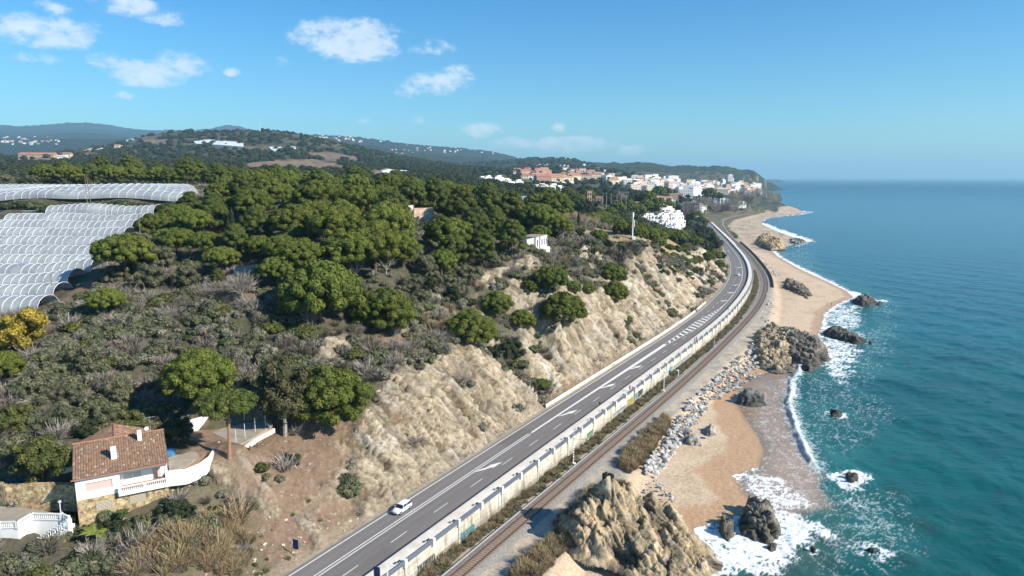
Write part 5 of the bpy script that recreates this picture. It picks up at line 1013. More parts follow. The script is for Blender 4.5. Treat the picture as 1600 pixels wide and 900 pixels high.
# breakwater boulders
M_BOULD = mat('boulder_stone', (.40, .395, .375), rough=.9, noise=.14, nscale=.9, bump=.05, bscale=4, randv=.26)
def boulder_mesh(seed):
    r = random.Random(seed); bm = bmesh.new(); sx, sy, sz = r.uniform(.8, 1.2), r.uniform(.55, .85), r.uniform(.45, .7)
    for _ in range(13):
        v = Vector((r.gauss(0, 1), r.gauss(0, 1), r.gauss(0, 1))).normalized(); m_ = max(abs(v.x), abs(v.y), abs(v.z)); v = v.lerp(v/m_, .55); bm.verts.new((v.x*sx, v.y*sy, v.z*sz))
    bmesh.ops.convex_hull(bm, input=bm.verts); bmesh.ops.delete(bm, geom=[v for v in bm.verts if not v.link_faces], context='VERTS')
    bmesh.ops.bevel(bm, geom=bm.edges[:], offset=.06, segments=1, affect='EDGES'); me = bpy.data.meshes.new('boulder'); bm.to_mesh(me); bm.free(); me.materials.append(M_BOULD); return me
BM = [boulder_mesh(i) for i in range(9)]
RIP = [([(1005,735),(1015,715),(1040,680),(1058,655),(1085,620),(1112,598),(1140,570),(1170,545),(1184,530)], [(1022,748),(1043,724),(1062,694),(1082,672),(1102,642),(1132,612),(1152,608),(1180,588),(1192,560)], 470, 1.0),
       ([(1190,520),(1196,500),(1200,478),(1196,458)], [(1206,512),(1213,500),(1216,478),(1212,462)], 110, 1.0), ([(1020,752),(1040,775),(1050,782)], [(1032,748),(1048,770),(1056,780)], 26, .6), ([(835,900),(848,878),(858,868)], [(862,900),(866,885),(864,872)], 26, .8),
       ([(1150,378),(1165,388),(1190,412),(1215,440)], [(1160,378),(1176,388),(1200,410),(1228,440)], 60, 1.0), ([(1228,375),(1250,372)], [(1240,384),(1262,380)], 34, 1.3)]
BL = []
for up_, lo_, n, sc0 in RIP:
    A = np.array([at(u, v, 2.9) for u, v in up_]); B = np.array([at(u, v, 1.2) for u, v in lo_])
    for i in range(n):
        f = random.random(); g = random.random(); a = np.array([np.interp(f*(len(A)-1), range(len(A)), A[:, k]) for k in (0, 1)]); b = np.array([np.interp(f*(len(B)-1), range(len(B)), B[:, k]) for k in (0, 1)]); p = a+(b-a)*g
        z = 2.9*(1-g)+.9*g+random.uniform(-.3, .5); z = max(z, gz(p[0], p[1])-.1) if n < 100 else z; BL.append((math.hypot(*p), p[0], p[1], z, sc0*random.choice([.5, .6, .75, .9, 1.1])))
BL.sort()
for i, (r_, x, y, z, s) in enumerate(BL[:300]):
    o = link('boulder', random.choice(BM)); o.location = (x, y, z); o.rotation_euler = (random.uniform(-.6, .6), random.uniform(-.6, .6), random.random()*6.28); o.scale = (s, s, s)
    tag(o, 'pale grey angular boulder in the heaped breakwater between the railway path and the sand', 'boulder', 'breakwater boulders')
def rest_boulders():
    Vs = []; Fs = []; k = 0
    for (r_, x, y, z, s) in BL[300:]:
        me = random.choice(BM); M = Matrix.LocRotScale(Vector((x, y, z)), Matrix.Rotation(random.random()*6.28, 3, 'Z') @ Matrix.Rotation(random.uniform(-.6, .6), 3, 'X'), Vector((s, s, s)))
        Vs += [tuple(M @ v.co) for v in me.vertices]; Fs += [tuple(k+i for i in p.vertices) for p in me.polygons]; k += len(me.vertices)
    o = link('boulders', mesh_np('boulders', np.array(Vs), Fs, [M_BOULD])); o['kind'] = 'stuff'
rest_boulders()
def debris():
    global stash
    old = stash; stash = bpy.data.collections.new('stone_library'); M_ST = mat('loose_stone', (.46, .38, .28), rough=.9, noise=.3, nscale=.7, randv=.3)
    for i in range(4): m_ = boulder_mesh(40+i); m_.materials.clear(); m_.materials.append(M_ST); stash_mesh(m_)
    s = RNG.uniform(-14, 250, 5200); t = 1.9+RNG.exponential(3.2, 5200)*(1+1.6*(s < 60)); p = rp(s, t, 0); x, y = p[:, 0], p[:, 1]; k = (t < 30) & (RNG.random(5200) < .55+.5*fbm(x/5, y/5, 2, 341)); x, y = x[k], y[k]
    scatter('loose_stones', np.stack([x, y, height(x, y)], -1), .08+.42*RNG.random(len(x))**4, RNG.choice([0, 1, 2, 3], len(x))); stash = old
debris()
# ------------------------------------------------------------------ greenhouses
M_FILM = mat('greenhouse_film', (.44, .455, .46), rough=.38, noise=.10, nscale=.35, col2=(.31, .33, .34), spec=.5, bump=.12, bscale=.6, trans=.15)
M_HOOP = mat('greenhouse_hoop', (.72, .73, .73), rough=.5)
M_DARKIN = mat('tunnel_soil', (.09, .08, .05), rough=.95, noise=.3, nscale=1)
def tunnel(x0, y0, x1, y1, w, h, label, group, seg=2.1, zoff=0, closed=False):
    A = np.array([x0, y0]); B = np.array([x1, y1]); Ln = np.hypot(*(B-A)); n = max(2, int(Ln/seg)); d = (B-A)/Ln; nn = np.array([-d[1], d[0]]); rng = np.random.default_rng(int(x0*7+y0*13) & 0xffff)
    t = thing('greenhouse_tunnel', label, 'greenhouse', (x0, y0, gz(x0, y0)), 0, group); V = []; F = []; K = 12; rows = 0; hb = MB()
    zb = [gz(*(A+(B-A)*i/n)) for i in range(n+1)]
    zb = list(np.convolve(np.pad(np.array(zb), 3, mode='edge'), np.ones(7)/7, 'valid'))
    for i in range(n+1):
        for sub in ((0, 1.0), (.5, .955)) if i < n else ((0, 1.0),):
            c = A+(B-A)*(i+sub[0])/n; z = np.interp(i+sub[0], range(n+1), zb); q = sub[1]*(1+.012*rng.normal())
            for j in range(K+1): a = math.pi*j/K; V.append((c[0]+nn[0]*math.cos(a)*w/2*q, c[1]+nn[1]*math.cos(a)*w/2*q, z+h*math.sin(a)**.8*q-.2))
            rows += 1
        c = A+(B-A)*i/n; pts = [Vector((c[0]+nn[0]*math.cos(math.pi*j/8)*w/2*1.008, c[1]+nn[1]*math.cos(math.pi*j/8)*w/2*1.008, zb[i]-.17+h*1.01*max(0, math.sin(math.pi*j/8))**.8)) for j in range(9)]; hb.tube(pts, .07, 4)
    for i in range(rows-1):
        for j in range(K): F.append((i*(K+1)+j, i*(K+1)+j+1, (i+1)*(K+1)+j+1, (i+1)*(K+1)+j))
    par(link('film_cover', mesh_np('film_cover', np.array(V), np.array(F), [M_FILM], smooth=True)), t)
    par(hb.build('hoops', M_HOOP), t)
    if closed:
        for q, c0 in ((0, A), (n, B)):
            pts = [(c0[0]+nn[0]*math.cos(math.pi*j/K)*w/2*.99, c0[1]+nn[1]*math.cos(math.pi*j/K)*w/2*.99, zb[q]-.2+h*.99*max(0, math.sin(math.pi*j/K))**.8) for j in range(K+1)]; eb = MB(); eb.poly(pts); par(eb.build('end_sheet', M_FILM), t)
    return t
ends = [78, 103, 127, 163, 172, 185, 205, 215, 228, 243, 262]; lefts = [-160]*8+[-60, 36, 100]
vr = [463, 447, 428, 413, 397, 383, 368, 357, 343, 330, 320]
for k in range(11):
    y = 165+8.5*k; x1 = (ends[k]-800)/FPX*y*1.02; x0 = (lefts[k]-800)/FPX*y*1.02; x0 = max(x0, -.86*y)
    tunnel(x1, y, x0, y, 8.3, 3.6, 'long translucent plastic tunnel, %s of the lower greenhouse block' % ['front row', 'second row', 'third row', 'fourth row', 'fifth row', 'sixth row', 'seventh row', 'eighth row', 'third row from the back', 'second row from the back', 'back row'][k], 'lower block of greenhouse tunnels')
for k in range(8):
    y = 264+9.2*k; x1 = ([318, 322, 322, 320, 316, 312, 306, 298][k]-800)/FPX*y*1.02; tunnel(x1, y-3, -.84*y, y+5, 8.9, 3.2, ['front', 'second', 'third', 'fourth', 'fifth', 'sixth', 'seventh', 'back'][k]+' row of white plastic tunnels in the upper block behind the hedge', 'upper block of greenhouse tunnels', seg=3.2, closed=True)
hx = []
for i in range(420): u = random.uniform(-60, 300); y = 253.5+random.uniform(-1, 1); hx.append(((u-800)/FPX*y, y, gz((u-800)/FPX*y, y)))
o = scatter('hedge', hx, [1.3+.7*random.random() for _ in hx], [random.choice([0, 8, 8, 13]) for _ in hx])
mb = MB()
for k in range(7):
    y = 245+k*1.3; mb.box((-.70*y, y, gz(-.70*y, y)+.35), (46, .75, .35))
o = mb.build('white_crop_rows', M_FILM); tag(o, 'low white plastic covered crop rows left of the back greenhouse tunnels', 'crop cover')
M_WOODP = mat('grey_wood_pole', (.20, .16, .13), rough=.9)
def pole(name, u, vb, vt, r, m, label, cat, lean=0., zoff=0):
    g = ground(u, vb); d = g.y; h = (vb-vt)/FPX*d*1.0; mb = MB(); mb.tube([(0, 0, -.5), (lean*h, 0, h)], [r, r*.7], 8); o = mb.build(name, m); o.location = g; tag(o, label, cat); return o, g, h
for u, vb, vt, l in [(72, 458, 425, 'thin dark wooden pole standing among the front greenhouse tunnels'), (219, 362, 327, 'thin wooden pole beside the spreading pine at the greenhouse ends'), (141, 306, 272, 'upright one of a pair of poles in the hedge between the greenhouse blocks'), (147, 304, 275, 'leaning one of a pair of poles in the hedge between the greenhouse blocks')]:
    y_ = 172 if vb == 458 else (215 if vb == 362 else 254); x_ = (u-800)/FPX*y_; z_ = gz(x_, y_); zt = CAM_H-(vt-277)/FPX*y_*1.02; mb = MB(); mb.tube([(0, 0, -.4), (0 if u != 147 else -.8, 0, zt-z_)], [.13, .09], 7); o = mb.build('utility_pole', M_WOODP); o.location = (x_, y_, z_); tag(o, l, 'pole')
# ------------------------------------------------------------------ buildings
M_WW = mat('white_render', (.78, .77, .74), rough=.8, noise=.05, nscale=1.5)
M_WIN = mat('dark_glass', (.05, .065, .08), rough=.15, spec=.6)
M_SHUT = mat('pink_blind', (.58, .43, .40), rough=.7)
M_TILE = mat('old_roof_tiles', (1, 1, 1), rough=.9, attr='Col', noise=.22, nscale=5)
M_STONE = mat('rubble_stone', (.50, .38, .22), rough=.92, noise=.3, nscale=1.6, col2=(.34, .24, .14), bump=.1, bscale=2.5)
def cells(m, scale, amt=.5):
    t = m.node_tree; L = t.links.new; b = t.nodes['Principled BSDF']; src = b.inputs['Base Color'].links[0].from_socket; tc = N(t, 'ShaderNodeTexCoord'); v = N(t, 'ShaderNodeTexVoronoi', inp={'Scale': scale}); L(tc.outputs['Object'], v.inputs['Vector'])
    s = N(t, 'ShaderNodeSeparateColor'); L(v.outputs['Color'], s.inputs[0]); r = N(t, 'ShaderNodeMapRange', inp={3: 1-amt, 4: 1+amt*.7}); L(s.outputs[0], r.inputs[0]); h = N(t, 'ShaderNodeHueSaturation'); L(r.outputs[0], h.inputs['Value']); L(src, h.inputs['Color'])
    r2 = N(t, 'ShaderNodeMapRange', inp={3: .49, 4: .515}); L(s.outputs[1], r2.inputs[0]); L(r2.outputs[0], h.inputs['Hue']); L(h.outputs[0], b.inputs['Base Color'])
cells(M_STONE, 2.2)
M_TERRA = mat('terracotta', (.36, .17, .11), rough=.85, noise=.15, nscale=2)
M_DECK = mat('old_deck_concrete', (.33, .29, .23), rough=.92, noise=.25, nscale=.5, bump=.02, bscale=3)
M_DIRT2 = mat('bare_terrace_soil', (.25, .165, .11), rough=.95, noise=.3, nscale=.8)
def tiled(name, P00, P10, P11, P01, parent, pitch=.34, amp=.075, seed=0):
    """corrugated tile slope; P00-P10 along the eave, P01-P11 along the top"""
    a, b, c, d = [np.array(p, float) for p in (P00, P10, P11, P01)]; wid = np.linalg.norm(b-a); ln = max(np.linalg.norm(d-a), np.linalg.norm(c-b)); nu = int(wid/pitch)*6; nv = max(2, int(ln/.38)*2); u = np.linspace(0, 1, nu+1); v = np.linspace(0, 1, nv+1); U, Vv = np.meshgrid(u, v)
    P = (a*(1-U[..., None])+b*U[..., None])*(1-Vv[..., None])+(d*(1-U[..., None])+c*U[..., None])*Vv[..., None]; n = np.cross(b-a, d-a); n /= np.linalg.norm(n); n = n*np.sign(n[2])
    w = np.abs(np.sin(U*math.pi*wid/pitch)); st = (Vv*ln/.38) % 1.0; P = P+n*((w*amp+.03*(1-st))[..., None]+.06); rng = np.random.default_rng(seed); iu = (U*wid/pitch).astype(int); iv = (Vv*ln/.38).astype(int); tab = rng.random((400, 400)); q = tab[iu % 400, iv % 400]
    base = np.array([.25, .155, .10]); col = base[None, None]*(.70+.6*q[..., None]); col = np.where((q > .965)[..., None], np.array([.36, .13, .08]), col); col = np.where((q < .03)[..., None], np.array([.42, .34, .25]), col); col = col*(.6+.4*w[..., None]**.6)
    sh = U.shape; F, used = grid_faces(sh, np.ones(sh, bool)); o = link(name, mesh_np(name, P.reshape(-1, 3), F, [M_TILE], attrs={'Col': col.reshape(-1, 3)}), parent); return o
def villa():
    ang = math.radians(30.6); t = thing('villa', 'white villa with weathered tile roof, two chimneys and a stone basement', 'house', (-64.4, 94.7, 0), ang)
    W = 12.2; zf = 18.7; ze = 22.2; D = 7.8
    def box(n, x0, x1, y0, y1, z0, z1, m, par_=t): mb = MB(); mb.box(((x0+x1)/2, (y0+y1)/2, (z0+z1)/2), (x1-x0, y1-y0, z1-z0)); return mb.build(n, m, par_)
    # stone basement
    box('stone_basement', .0, W, .02, 13.4, 12.5, zf, M_STONE)
    # walls of the main storey, with the loggia left open
    mb = MB()
    def bb(x0, x1, y0, y1, z0, z1): mb.box(((x0+x1)/2, (y0+y1)/2, (z0+z1)/2), (x1-x0, y1-y0, z1-z0))
    bb(0, 1.2, 0, .3, zf, ze); bb(1.2, 4.7, 0, .3, zf, 19.75); bb(1.2, 4.7, 0, .3, 21.15, ze); bb(4.7, 5.7, 0, .3, zf, ze)
    bb(5.7, 11.9, -.0, .3, 21.55, ze); bb(11.85, 12.2, 0, .35, zf, ze); bb(5.7, 11.85, 2.3, 2.55, zf, ze); bb(5.45, 5.7, .3, 2.5, zf, ze); bb(0, .3, .3, D, zf, ze); bb(11.9, 12.2, .35, 2.3, 21.55, ze); bb(11.9, 12.2, 2.3, D, zf, ze); bb(5.7, 12.2, .3, 2.3, zf, zf+.12)
    bb(11.9, 12.2, .35, 2.3, zf, zf+.9)
    mb.poly([(.02, .3, ze), (.02, D, ze), (.02, D, 24.6)]); mb.poly([(12.18, .3, ze), (12.18, D, 24.6), (12.18, D, ze)])
    mb.build('wall', M_WW, t)
    mb = MB(); bb2 = lambda x0, x1, y0, y1, z0, z1: mb.box(((x0+x1)/2, (y0+y1)/2, (z0+z1)/2), (x1-x0, y1-y0, z1-z0)); bb2(-2., .0, 8.2, 13.6, 14, 22.1); bb2(0., 12.2, 7.85, 13.6, 17, 22.1); mb.build('rear_wing_wall', M_WW, t)
    w = box('window', 1.2, 4.7, .12, .18, 19.75, 21.15, M_SHUT); 
    mb = MB()
    for (a, b, c, d) in ((1.12, 4.78, 21.15, 21.22), (1.12, 4.78, 19.66, 19.75)): mb.box(((a+b)/2, -.03, (c+d)/2), (b-a, .12, d-c))
    mb.build('sill', M_WW, w)
    w = box('window', 6.2, 8.6, 2.22, 2.29, 19.7, 21.2, mat('pale_blind', (.50, .48, .45), rough=.7)); box('frame', 7.36, 7.44, 2.17, 2.22, 19.7, 21.2, M_WW, w)
    box('door', 10.2, 11.3, 2.22, 2.29, zf+.12, 21.1, M_SHUT)
    # balcony
    b = MB(); b.box((8.8, -.3, zf-.08), (6.8, .9, .5)); b.box((8.8, -.62, 19.72), (6.7, .22, .14)); b.box((8.8, -.62, 18.86), (6.7, .2, .2))
    for xx in (5.5, 8.9, 12.1): b.box((xx, -.62, 19.3), (.28, .26, .95))
    bal = b.build('balcony', M_WW, t)
    for i in range(24):
        xx = 5.75+i*.265
        if abs(xx-8.9) < .2: continue
        q = MB(); q.tube([(xx, -.62, 18.9), (xx, -.62, 19.15), (xx, -.62, 19.35), (xx, -.62, 19.68)], [.05, .085, .05, .06], 6); q.build('baluster', M_WW, bal)
    back = box('parapet_back', 5.7, 11.9, .34, .40, 18.82, 19.6, M_TERRA)
    for x0, x1 in ((2.3, 4.5), (6.7, 8.9)):
        box('lattice_opening', x0, x1, -.01, .01, 16.6, 17.9, M_WIN); q = MB()
        for j in range(7): q.box(((x0+x1)/2, -.05, 16.62+j*.21), (x1-x0, .08, .09))
        for i in range(8):
            for j in range(6): q.box((x0+.15+i*.28+(.1 if j % 2 else 0), -.05, 16.72+j*.21), (.07, .08, .13))
        q.build('lattice_grille', mat('lattice_block', (.55, .48, .36), rough=.9), t)
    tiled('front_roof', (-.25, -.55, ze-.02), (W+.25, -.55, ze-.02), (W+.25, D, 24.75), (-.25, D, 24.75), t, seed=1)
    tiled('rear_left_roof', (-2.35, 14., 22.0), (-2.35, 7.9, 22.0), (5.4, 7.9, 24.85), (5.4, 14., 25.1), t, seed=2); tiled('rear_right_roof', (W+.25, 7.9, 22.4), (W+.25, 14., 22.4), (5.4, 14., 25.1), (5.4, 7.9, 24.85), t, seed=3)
    q = MB(); q.tube([(-.3, D, 24.88), (W+.3, D, 24.88)], .13, 6); q.tube([(5.4, D, 24.95), (5.4, 14, 25.2)], .13, 6); q.build('ridge_tiles', M_TERRA, t)
    q = MB(); q.box((6, -.6, ze-.06), (W+.7, .14, .16)); q.build('gutter', M_TERRA, t)
    for (xx, yy, h, w_) in ((5.2, 2.8, 1.75, .75), (8.9, 6.2, 1.45, .6)):
        zc = 22.4+yy*.31; q = MB(); q.box((xx, yy, zc+h/2), (w_, w_, h+.6)); ch = q.build('chimney', M_WW, t); q = MB(); q.box((xx, yy, zc+h+.38), (w_+.12, w_+.12, .12)); q.build('chimney_cap', M_TERRA, ch)
    q = MB(); 
    q.tube([(10.0, 8.3, 24.3), (10., 8.3, 25.3)], .04, 5); q.tube([(10.0, 8.1, 25.35), (10.0, 7.95, 25.4)], [.34, .30], 14); q.build('satellite_dish', M_WW, t)
    q = MB(); q.tube([(10.6, 8.6, 24), (10.6, 8.6, 27.2)], .04, 5); q.tube([(9.8, 8.6, 27), (11.4, 8.6, 27)], .03, 4)
    for i in range(6): q.tube([(9.9+i*.28, 8.3, 27), (9.9+i*.28, 8.9, 27)], .02, 4)
    q.build('antenna', mat('galvanised', (.5, .5, .5), rough=.4, metallic=.6), t)
villa()
def wall_line(name, pts, zt, h, th, m, label, cat='wall', cap=None, top=None):
    """wall whose top edge passes through pixels pts at height zt (or per point)"""
    n = len(pts); zs = zt if isinstance(zt, (list, tuple)) else [zt]*n; P = [Vector((*at(u, v, z), z)) for (u, v), z in zip(pts, zs)]; mb = MB()
    for a, b in zip(P[:-1], P[1:]):
        d = (b-a); d.z = 0; nn = Vector((-d.y, d.x, 0)).normalized()*th/2
        for m_i, (lo, hi, k) in enumerate(((-h, 0, 1.0),)+(((0, .12, 1.25),) if cap else ())):
            c = [a-nn*k, b-nn*k, b+nn*k, a+nn*k]; n0 = len(mb.v); mb.v += [(p.x, p.y, p.z+lo) for p in c]+[(p.x, p.y, p.z+hi) for p in c]
            for f in ((0, 3, 2, 1), (4, 5, 6, 7), (0, 1, 5, 4), (1, 2, 6, 5), (2, 3, 7, 6), (3, 0, 4, 7)): mb.f.append(tuple(n0+i for i in f)); mb.m.append(m_i)
    o = mb.build(name, [m, cap or m]); tag(o, label, cat); return o, P
wall_line('garden_wall', [(262,736),(290,733),(312,724),(327,713),(334,702)], [20.5,20.4,20.3,20.25,20.2], 2.5, .35, M_WW, 'curved white garden wall right of the villa holding up the terrace')
wall_line('garden_wall', [(368,710),(378,700),(400,684),(428,669)], [19.6,19.8,20.2,20.4], .8, .5, M_CONC, 'low pale kerb wall at the edge of the fenced court')
wall_line('garden_wall', [(274,669),(300,655),(345,643),(425,624)], [22.3,22.3,22.3,22.3], 2.8, .3, M_WW, 'white back wall of the villa court behind the umbrella pine')
wall_line('stone_wall', [(-10,752),(10,757),(85,755),(124,757)], [20.4,20.2,20.0,20.0], 4.2, .9, M_STONE, 'tan rubble stone retaining wall left of the villa')
wall_line('garden_wall', [(366,419),(380,416),(401,413)], [42.5,42.5,42.5], 2.2, .4, M_CONC, 'short low cream wall on the bare patch below the wood')
def sheet(name, pts, z, m, label=None, cat=None, th=.5, kind=None):
    mb = MB(); P = [at(u, v, zz) for (u, v), zz in zip(pts, z if isinstance(z, list) else [z]*len(pts))]
    zz = z if not isinstance(z, list) else max(z); 
    A = np.array(P); 
    if np.sum(A[:, 0]*np.roll(A[:, 1], -1)-np.roll(A[:, 0], -1)*A[:, 1]) < 0: P = P[::-1]
    mb.prism(P, zz-th, zz, 0); o = mb.build(name, m)
    if kind: o['kind'] = kind
    else: tag(o, label, cat)
    return o
sheet('terrace_ground', [(262,728),(288,724),(311,715),(326,703),(368,698),(424,664),(425,640),(360,650),(320,660),(278,682),(262,700)], 20.0, M_DIRT2, kind='structure', th=3)
sheet('court_paving', [(332,676),(352,668),(422,650),(426,664),(398,682),(372,696)], 20.06, M_DECK, kind='structure', th=.3)
sheet('terrace_patio', [(263,715),(300,700),(312,712),(290,728),(264,736)], 20.06, M_DECK, kind='structure', th=.3)
for u, v in [(369,694),(383,684),(399,675),(415,667),(382,660)]:
    p = at(u, v, 20.0); mb = MB(); mb.tube([(0, 0, 0), (0, 0, 2.6)], .05, 6); o = mb.build('fence_post', M_HOOP); o.location = (*p, 20.05); tag(o, 'thin pale metal post standing round the paved court', 'post', 'posts round the paved court')
for u, v, l in [(391,705,'left'), (403,700,'right')]:
    g = ground(u, v); mb = MB(); mb.tube([(0, 0, -.3), (0, 0, .9)], [.22, .18], 9); o = mb.build('tree_stump', M_BARK); o.location = g; tag(o, 'cut brown tree stump on the bare bank, %s one of the two' % l, 'stump')
mb = MB(); mb.box((0, 0, .5), (1.3, .9, 1.0)); mb.box((0, .0, 1.06), (1.4, 1.0, .12)); o = mb.build('garden_box', mat('blue_plastic', (.05, .22, .45), rough=.5)); o.location = (*at(265, 712, 20.06), 20.07); tag(o, 'bright blue plastic box beside the right wall of the villa', 'storage box')
mb = MB(); mb.tube([(0, 0, 0), (0, 0, 1.1)], [.32, .36], 12); mb.tube([(0, 0, 1.1), (0, 0, 1.18)], [.40, .38], 12); o = mb.build('barrel', mat('blue_plastic', (.05, .22, .45))); o.location = (*at(360, 664, 20.06), 20.07); tag(o, 'blue barrel by the white back wall of the court', 'barrel')
# lower white house at the left edge
def terrace_house():
    zt = 16.8; base = at(28, 826, zt); t = thing('terrace_house', 'low white house with a flat terrace roof, balustrades and an outside staircase', 'house', (base[0], base[1], 12.5))
    roof = [(-90,800),(-40,786),(0,790),(55,796),(106,806),(112,810),(97,813),(50,812),(28,825),(0,826),(-90,826)]
    P = [at(u, v, zt) for u, v in roof]
    mb = MB(); mb.prism(P[::-1], 10.5, zt-.02, 0); par(mb.build('wall', M_WW), t); mb = MB(); mb.prism(P[::-1], zt-.01, zt+.06, 0); par(mb.build('roof_deck', M_DECK), t)
    def balus(A, B, z0, z1, n):
        mb = MB(); A = Vector((*A, z0)); B = Vector((*B, z1)); d = B-A; an = math.atan2(d.y, d.x); L_ = math.hypot(d.x, d.y)
        for k in range(9):
            a = A.lerp(B, k/9); b = A.lerp(B, (k+1)/9); c = (a+b)/2; mb.box((c.x, c.y, c.z+.98), (L_/9+.03, .26, .14), an); mb.box((c.x, c.y, c.z+.1), (L_/9+.03, .22, .16), an)
        mb.box((A.x, A.y, A.z+.55), (.34, .34, 1.15), an); mb.box((B.x, B.y, B.z+.55), (.34, .34, 1.15), an); o = par(mb.build('balustrade', M_WW), t)
        for i in range(n): p = A.lerp(B, (i+.7)/(n+.4)); q = MB(); q.tube([(p.x, p.y, p.z+.15), (p.x, p.y, p.z+.4), (p.x, p.y, p.z+.62), (p.x, p.y, p.z+.92)], [.06, .10, .06, .07], 6); b_ = q.build('baluster', M_WW); b_.parent = o; b_.matrix_parent_inverse = o.matrix_parent_inverse.copy() if False else Matrix.Translation(-Vector(t.location))
        o.matrix_parent_inverse = Matrix.Translation(-Vector(t.location))
        for ch in o.children: ch.matrix_parent_inverse = Matrix.Identity(4)
    balus(at(-90, 826, zt), at(0, 826, zt), zt, zt, 16); balus(at(0, 826, zt), at(27, 825, zt), zt, zt, 9); balus(at(28, 825, zt), at(50, 812, zt), zt, zt, 9); balus(at(51, 812, zt), at(96, 813, zt), zt, zt, 14); balus(at(97, 812, zt), at(108, 817, zt), zt, zt, 4)
    a = at(106, 820, zt); b = at(60, 852, 13.4); balus(a, b, zt-.3, 13.4, 13)
    mb = MB(); A = Vector((*a, zt-.3)); B = Vector((*b, 13.3)); d = B-A; an = math.atan2(d.y, d.x); nn = Vector((-d.y, d.x, 0)).normalized()*1.2
    for k in range(14):
        p = A.lerp(B, (k+.5)/14); q = p-nn*.55; mb.box((q.x, q.y, p.z-.3), (math.hypot(d.x, d.y)/14+.02, 1.3, .5), an)
    par(mb.build('staircase', M_WW), t)
    q = at(27, 848, 14.2); mb = MB(); p0 = at(18, 842, 14.6); mb.box((p0[0], p0[1]-.1, 14.3), (1.3, .5, 1.5), 0); par(mb.build('window', M_WIN), t)
    mb = MB(); A = at(-60, 823.5, zt); B = at(27, 822, zt); mb.box(((A[0]+B[0])/2, (A[1]+B[1])/2, zt+.1), (math.hypot(B[0]-A[0], B[1]-A[1]), .6, .06), math.atan2(B[1]-A[1], B[0]-A[0])); par(mb.build('terracotta_edge', M_TERRA), t)
    mb = MB(); mb.tube([(*at(96, 811, zt), zt), (*at(96, 811, zt), zt+2.6)], .06, 6); mb.box((*at(96, 811, zt), zt+2.7), (.3, .3, .25)); par(mb.build('lamp_post', M_HOOP), t)
terrace_house()
def steps():
    mb = MB(); A = Vector((*at(118, 832, 13.9), 13.9)); B = Vector((*at(86, 860, 12.8), 12.8)); d = B-A; an = math.atan2(d.y, d.x)
    for k in range(12): p = A.lerp(B, k/11); mb.box((p.x, p.y, max(p.z, gz(p.x, p.y)+.1)), (.36, 1.5, .3), an)
    o = mb.build('garden_steps', M_TERRA); tag(o, 'reddish brown garden steps climbing beside the white staircase', 'steps')
steps()
# palms by the villa
def palm(u, v, R, h, label, fronds=26, droop=.9, dead=False, col=(.10, .13, .03), wide=.24):
    p, Rr = spot(u, v, R, .01+h/max(R*130/FPX/2, .1)); s = Rr; t = thing('palm_tree', label, 'palm', (p.x, p.y, p.z)); mb = MB(); mb.tube([(0, 0, -.5), (0, 0, h)], [.34*min(1, h/3+.3), .26*min(1, h/3+.3)], 8); mb.build('trunk', M_BARKG, t)
    V = []; F = []; C = []
    rng = random.Random(int(u))
    for k in range(fronds):
        a = k*2.4; el = rng.uniform(.05, 1.25); L_ = s*rng.uniform(.85, 1.1); prev = None; cc = np.array(col)*(.7+.6*rng.random()); 
        if dead and el < .35: cc = np.array((.30, .22, .13)); el = -.6
        for j in range(7):
            f = j/6; e = el-f*f*droop*1.3; x = L_*f*math.cos(el-f*droop*.6); z = L_*f*math.sin(el)-droop*.55*L_*f*f; w = L_*wide*math.sin(math.pi*min(1, .12+f*.85)); dx, dy = math.cos(a), math.sin(a)
            row = [(dx*x-dy*w, dy*x+dx*w, h+z-.25*w), (dx*x, dy*x, h+z+.12*w), (dx*x+dy*w, dy*x-dx*w, h+z-.25*w)]; n0 = len(V); V += row; C += [cc]*3
            if j and True: F += [(n0-3, n0-2, n0+1, n0), (n0-2, n0-1, n0+2, n0+1)]
    link('crown', mesh_np('palm_crown', np.array(V), F, [M_LEAF], attrs={'Col': np.array(C)}), t); return t
palm(147, 836, 46, 1.2, 'bright green fan palm below the basement of the villa', col=(.17, .20, .04)); palm(192, 806, 26, 1.6, 'small palm against the stone basement of the villa', col=(.08, .11, .03)); palm(224, 818, 26, .5, 'yellow green spiky plant right of the small villa palm', col=(.20, .24, .03), fronds=14)
palm(597, 289, 22, 7.0, 'big yellow green palm with dry skirt on the skyline of the wood', col=(.17, .16, .045), dead=True, fronds=40)
for i, (u, v, w) in enumerate([(945,303,12),(952,301,12),(961,302,12),(968,300,12),(975,304,11),(938,306,11),(850,292,9),(858,290,9),(868,293,9),(836,294,9),(1012,336,10),(1022,338,9)]):
    y = 640 if u > 930 else 700; z0 = gz((u-800)/FPX*y, y); x = (u-800)/FPX*y*1.01; zt = CAM_H-(v-277)/FPX*y; h = max(5, zt-z0); o = palm(u, v+30, w, h, 'tall palm in the line of palms by the orange building' if u > 930 and u < 1000 else ('palm among the white terraced houses' if u > 1000 else 'small palm by the long white building'), fronds=20, col=(.08, .095, .03)); o.location = (x, y, z0); o['group'] = 'palms by the orange building' if 930 < u < 1000 else ('palms among the white terraces' if u > 1000 else 'palms by the long white building')
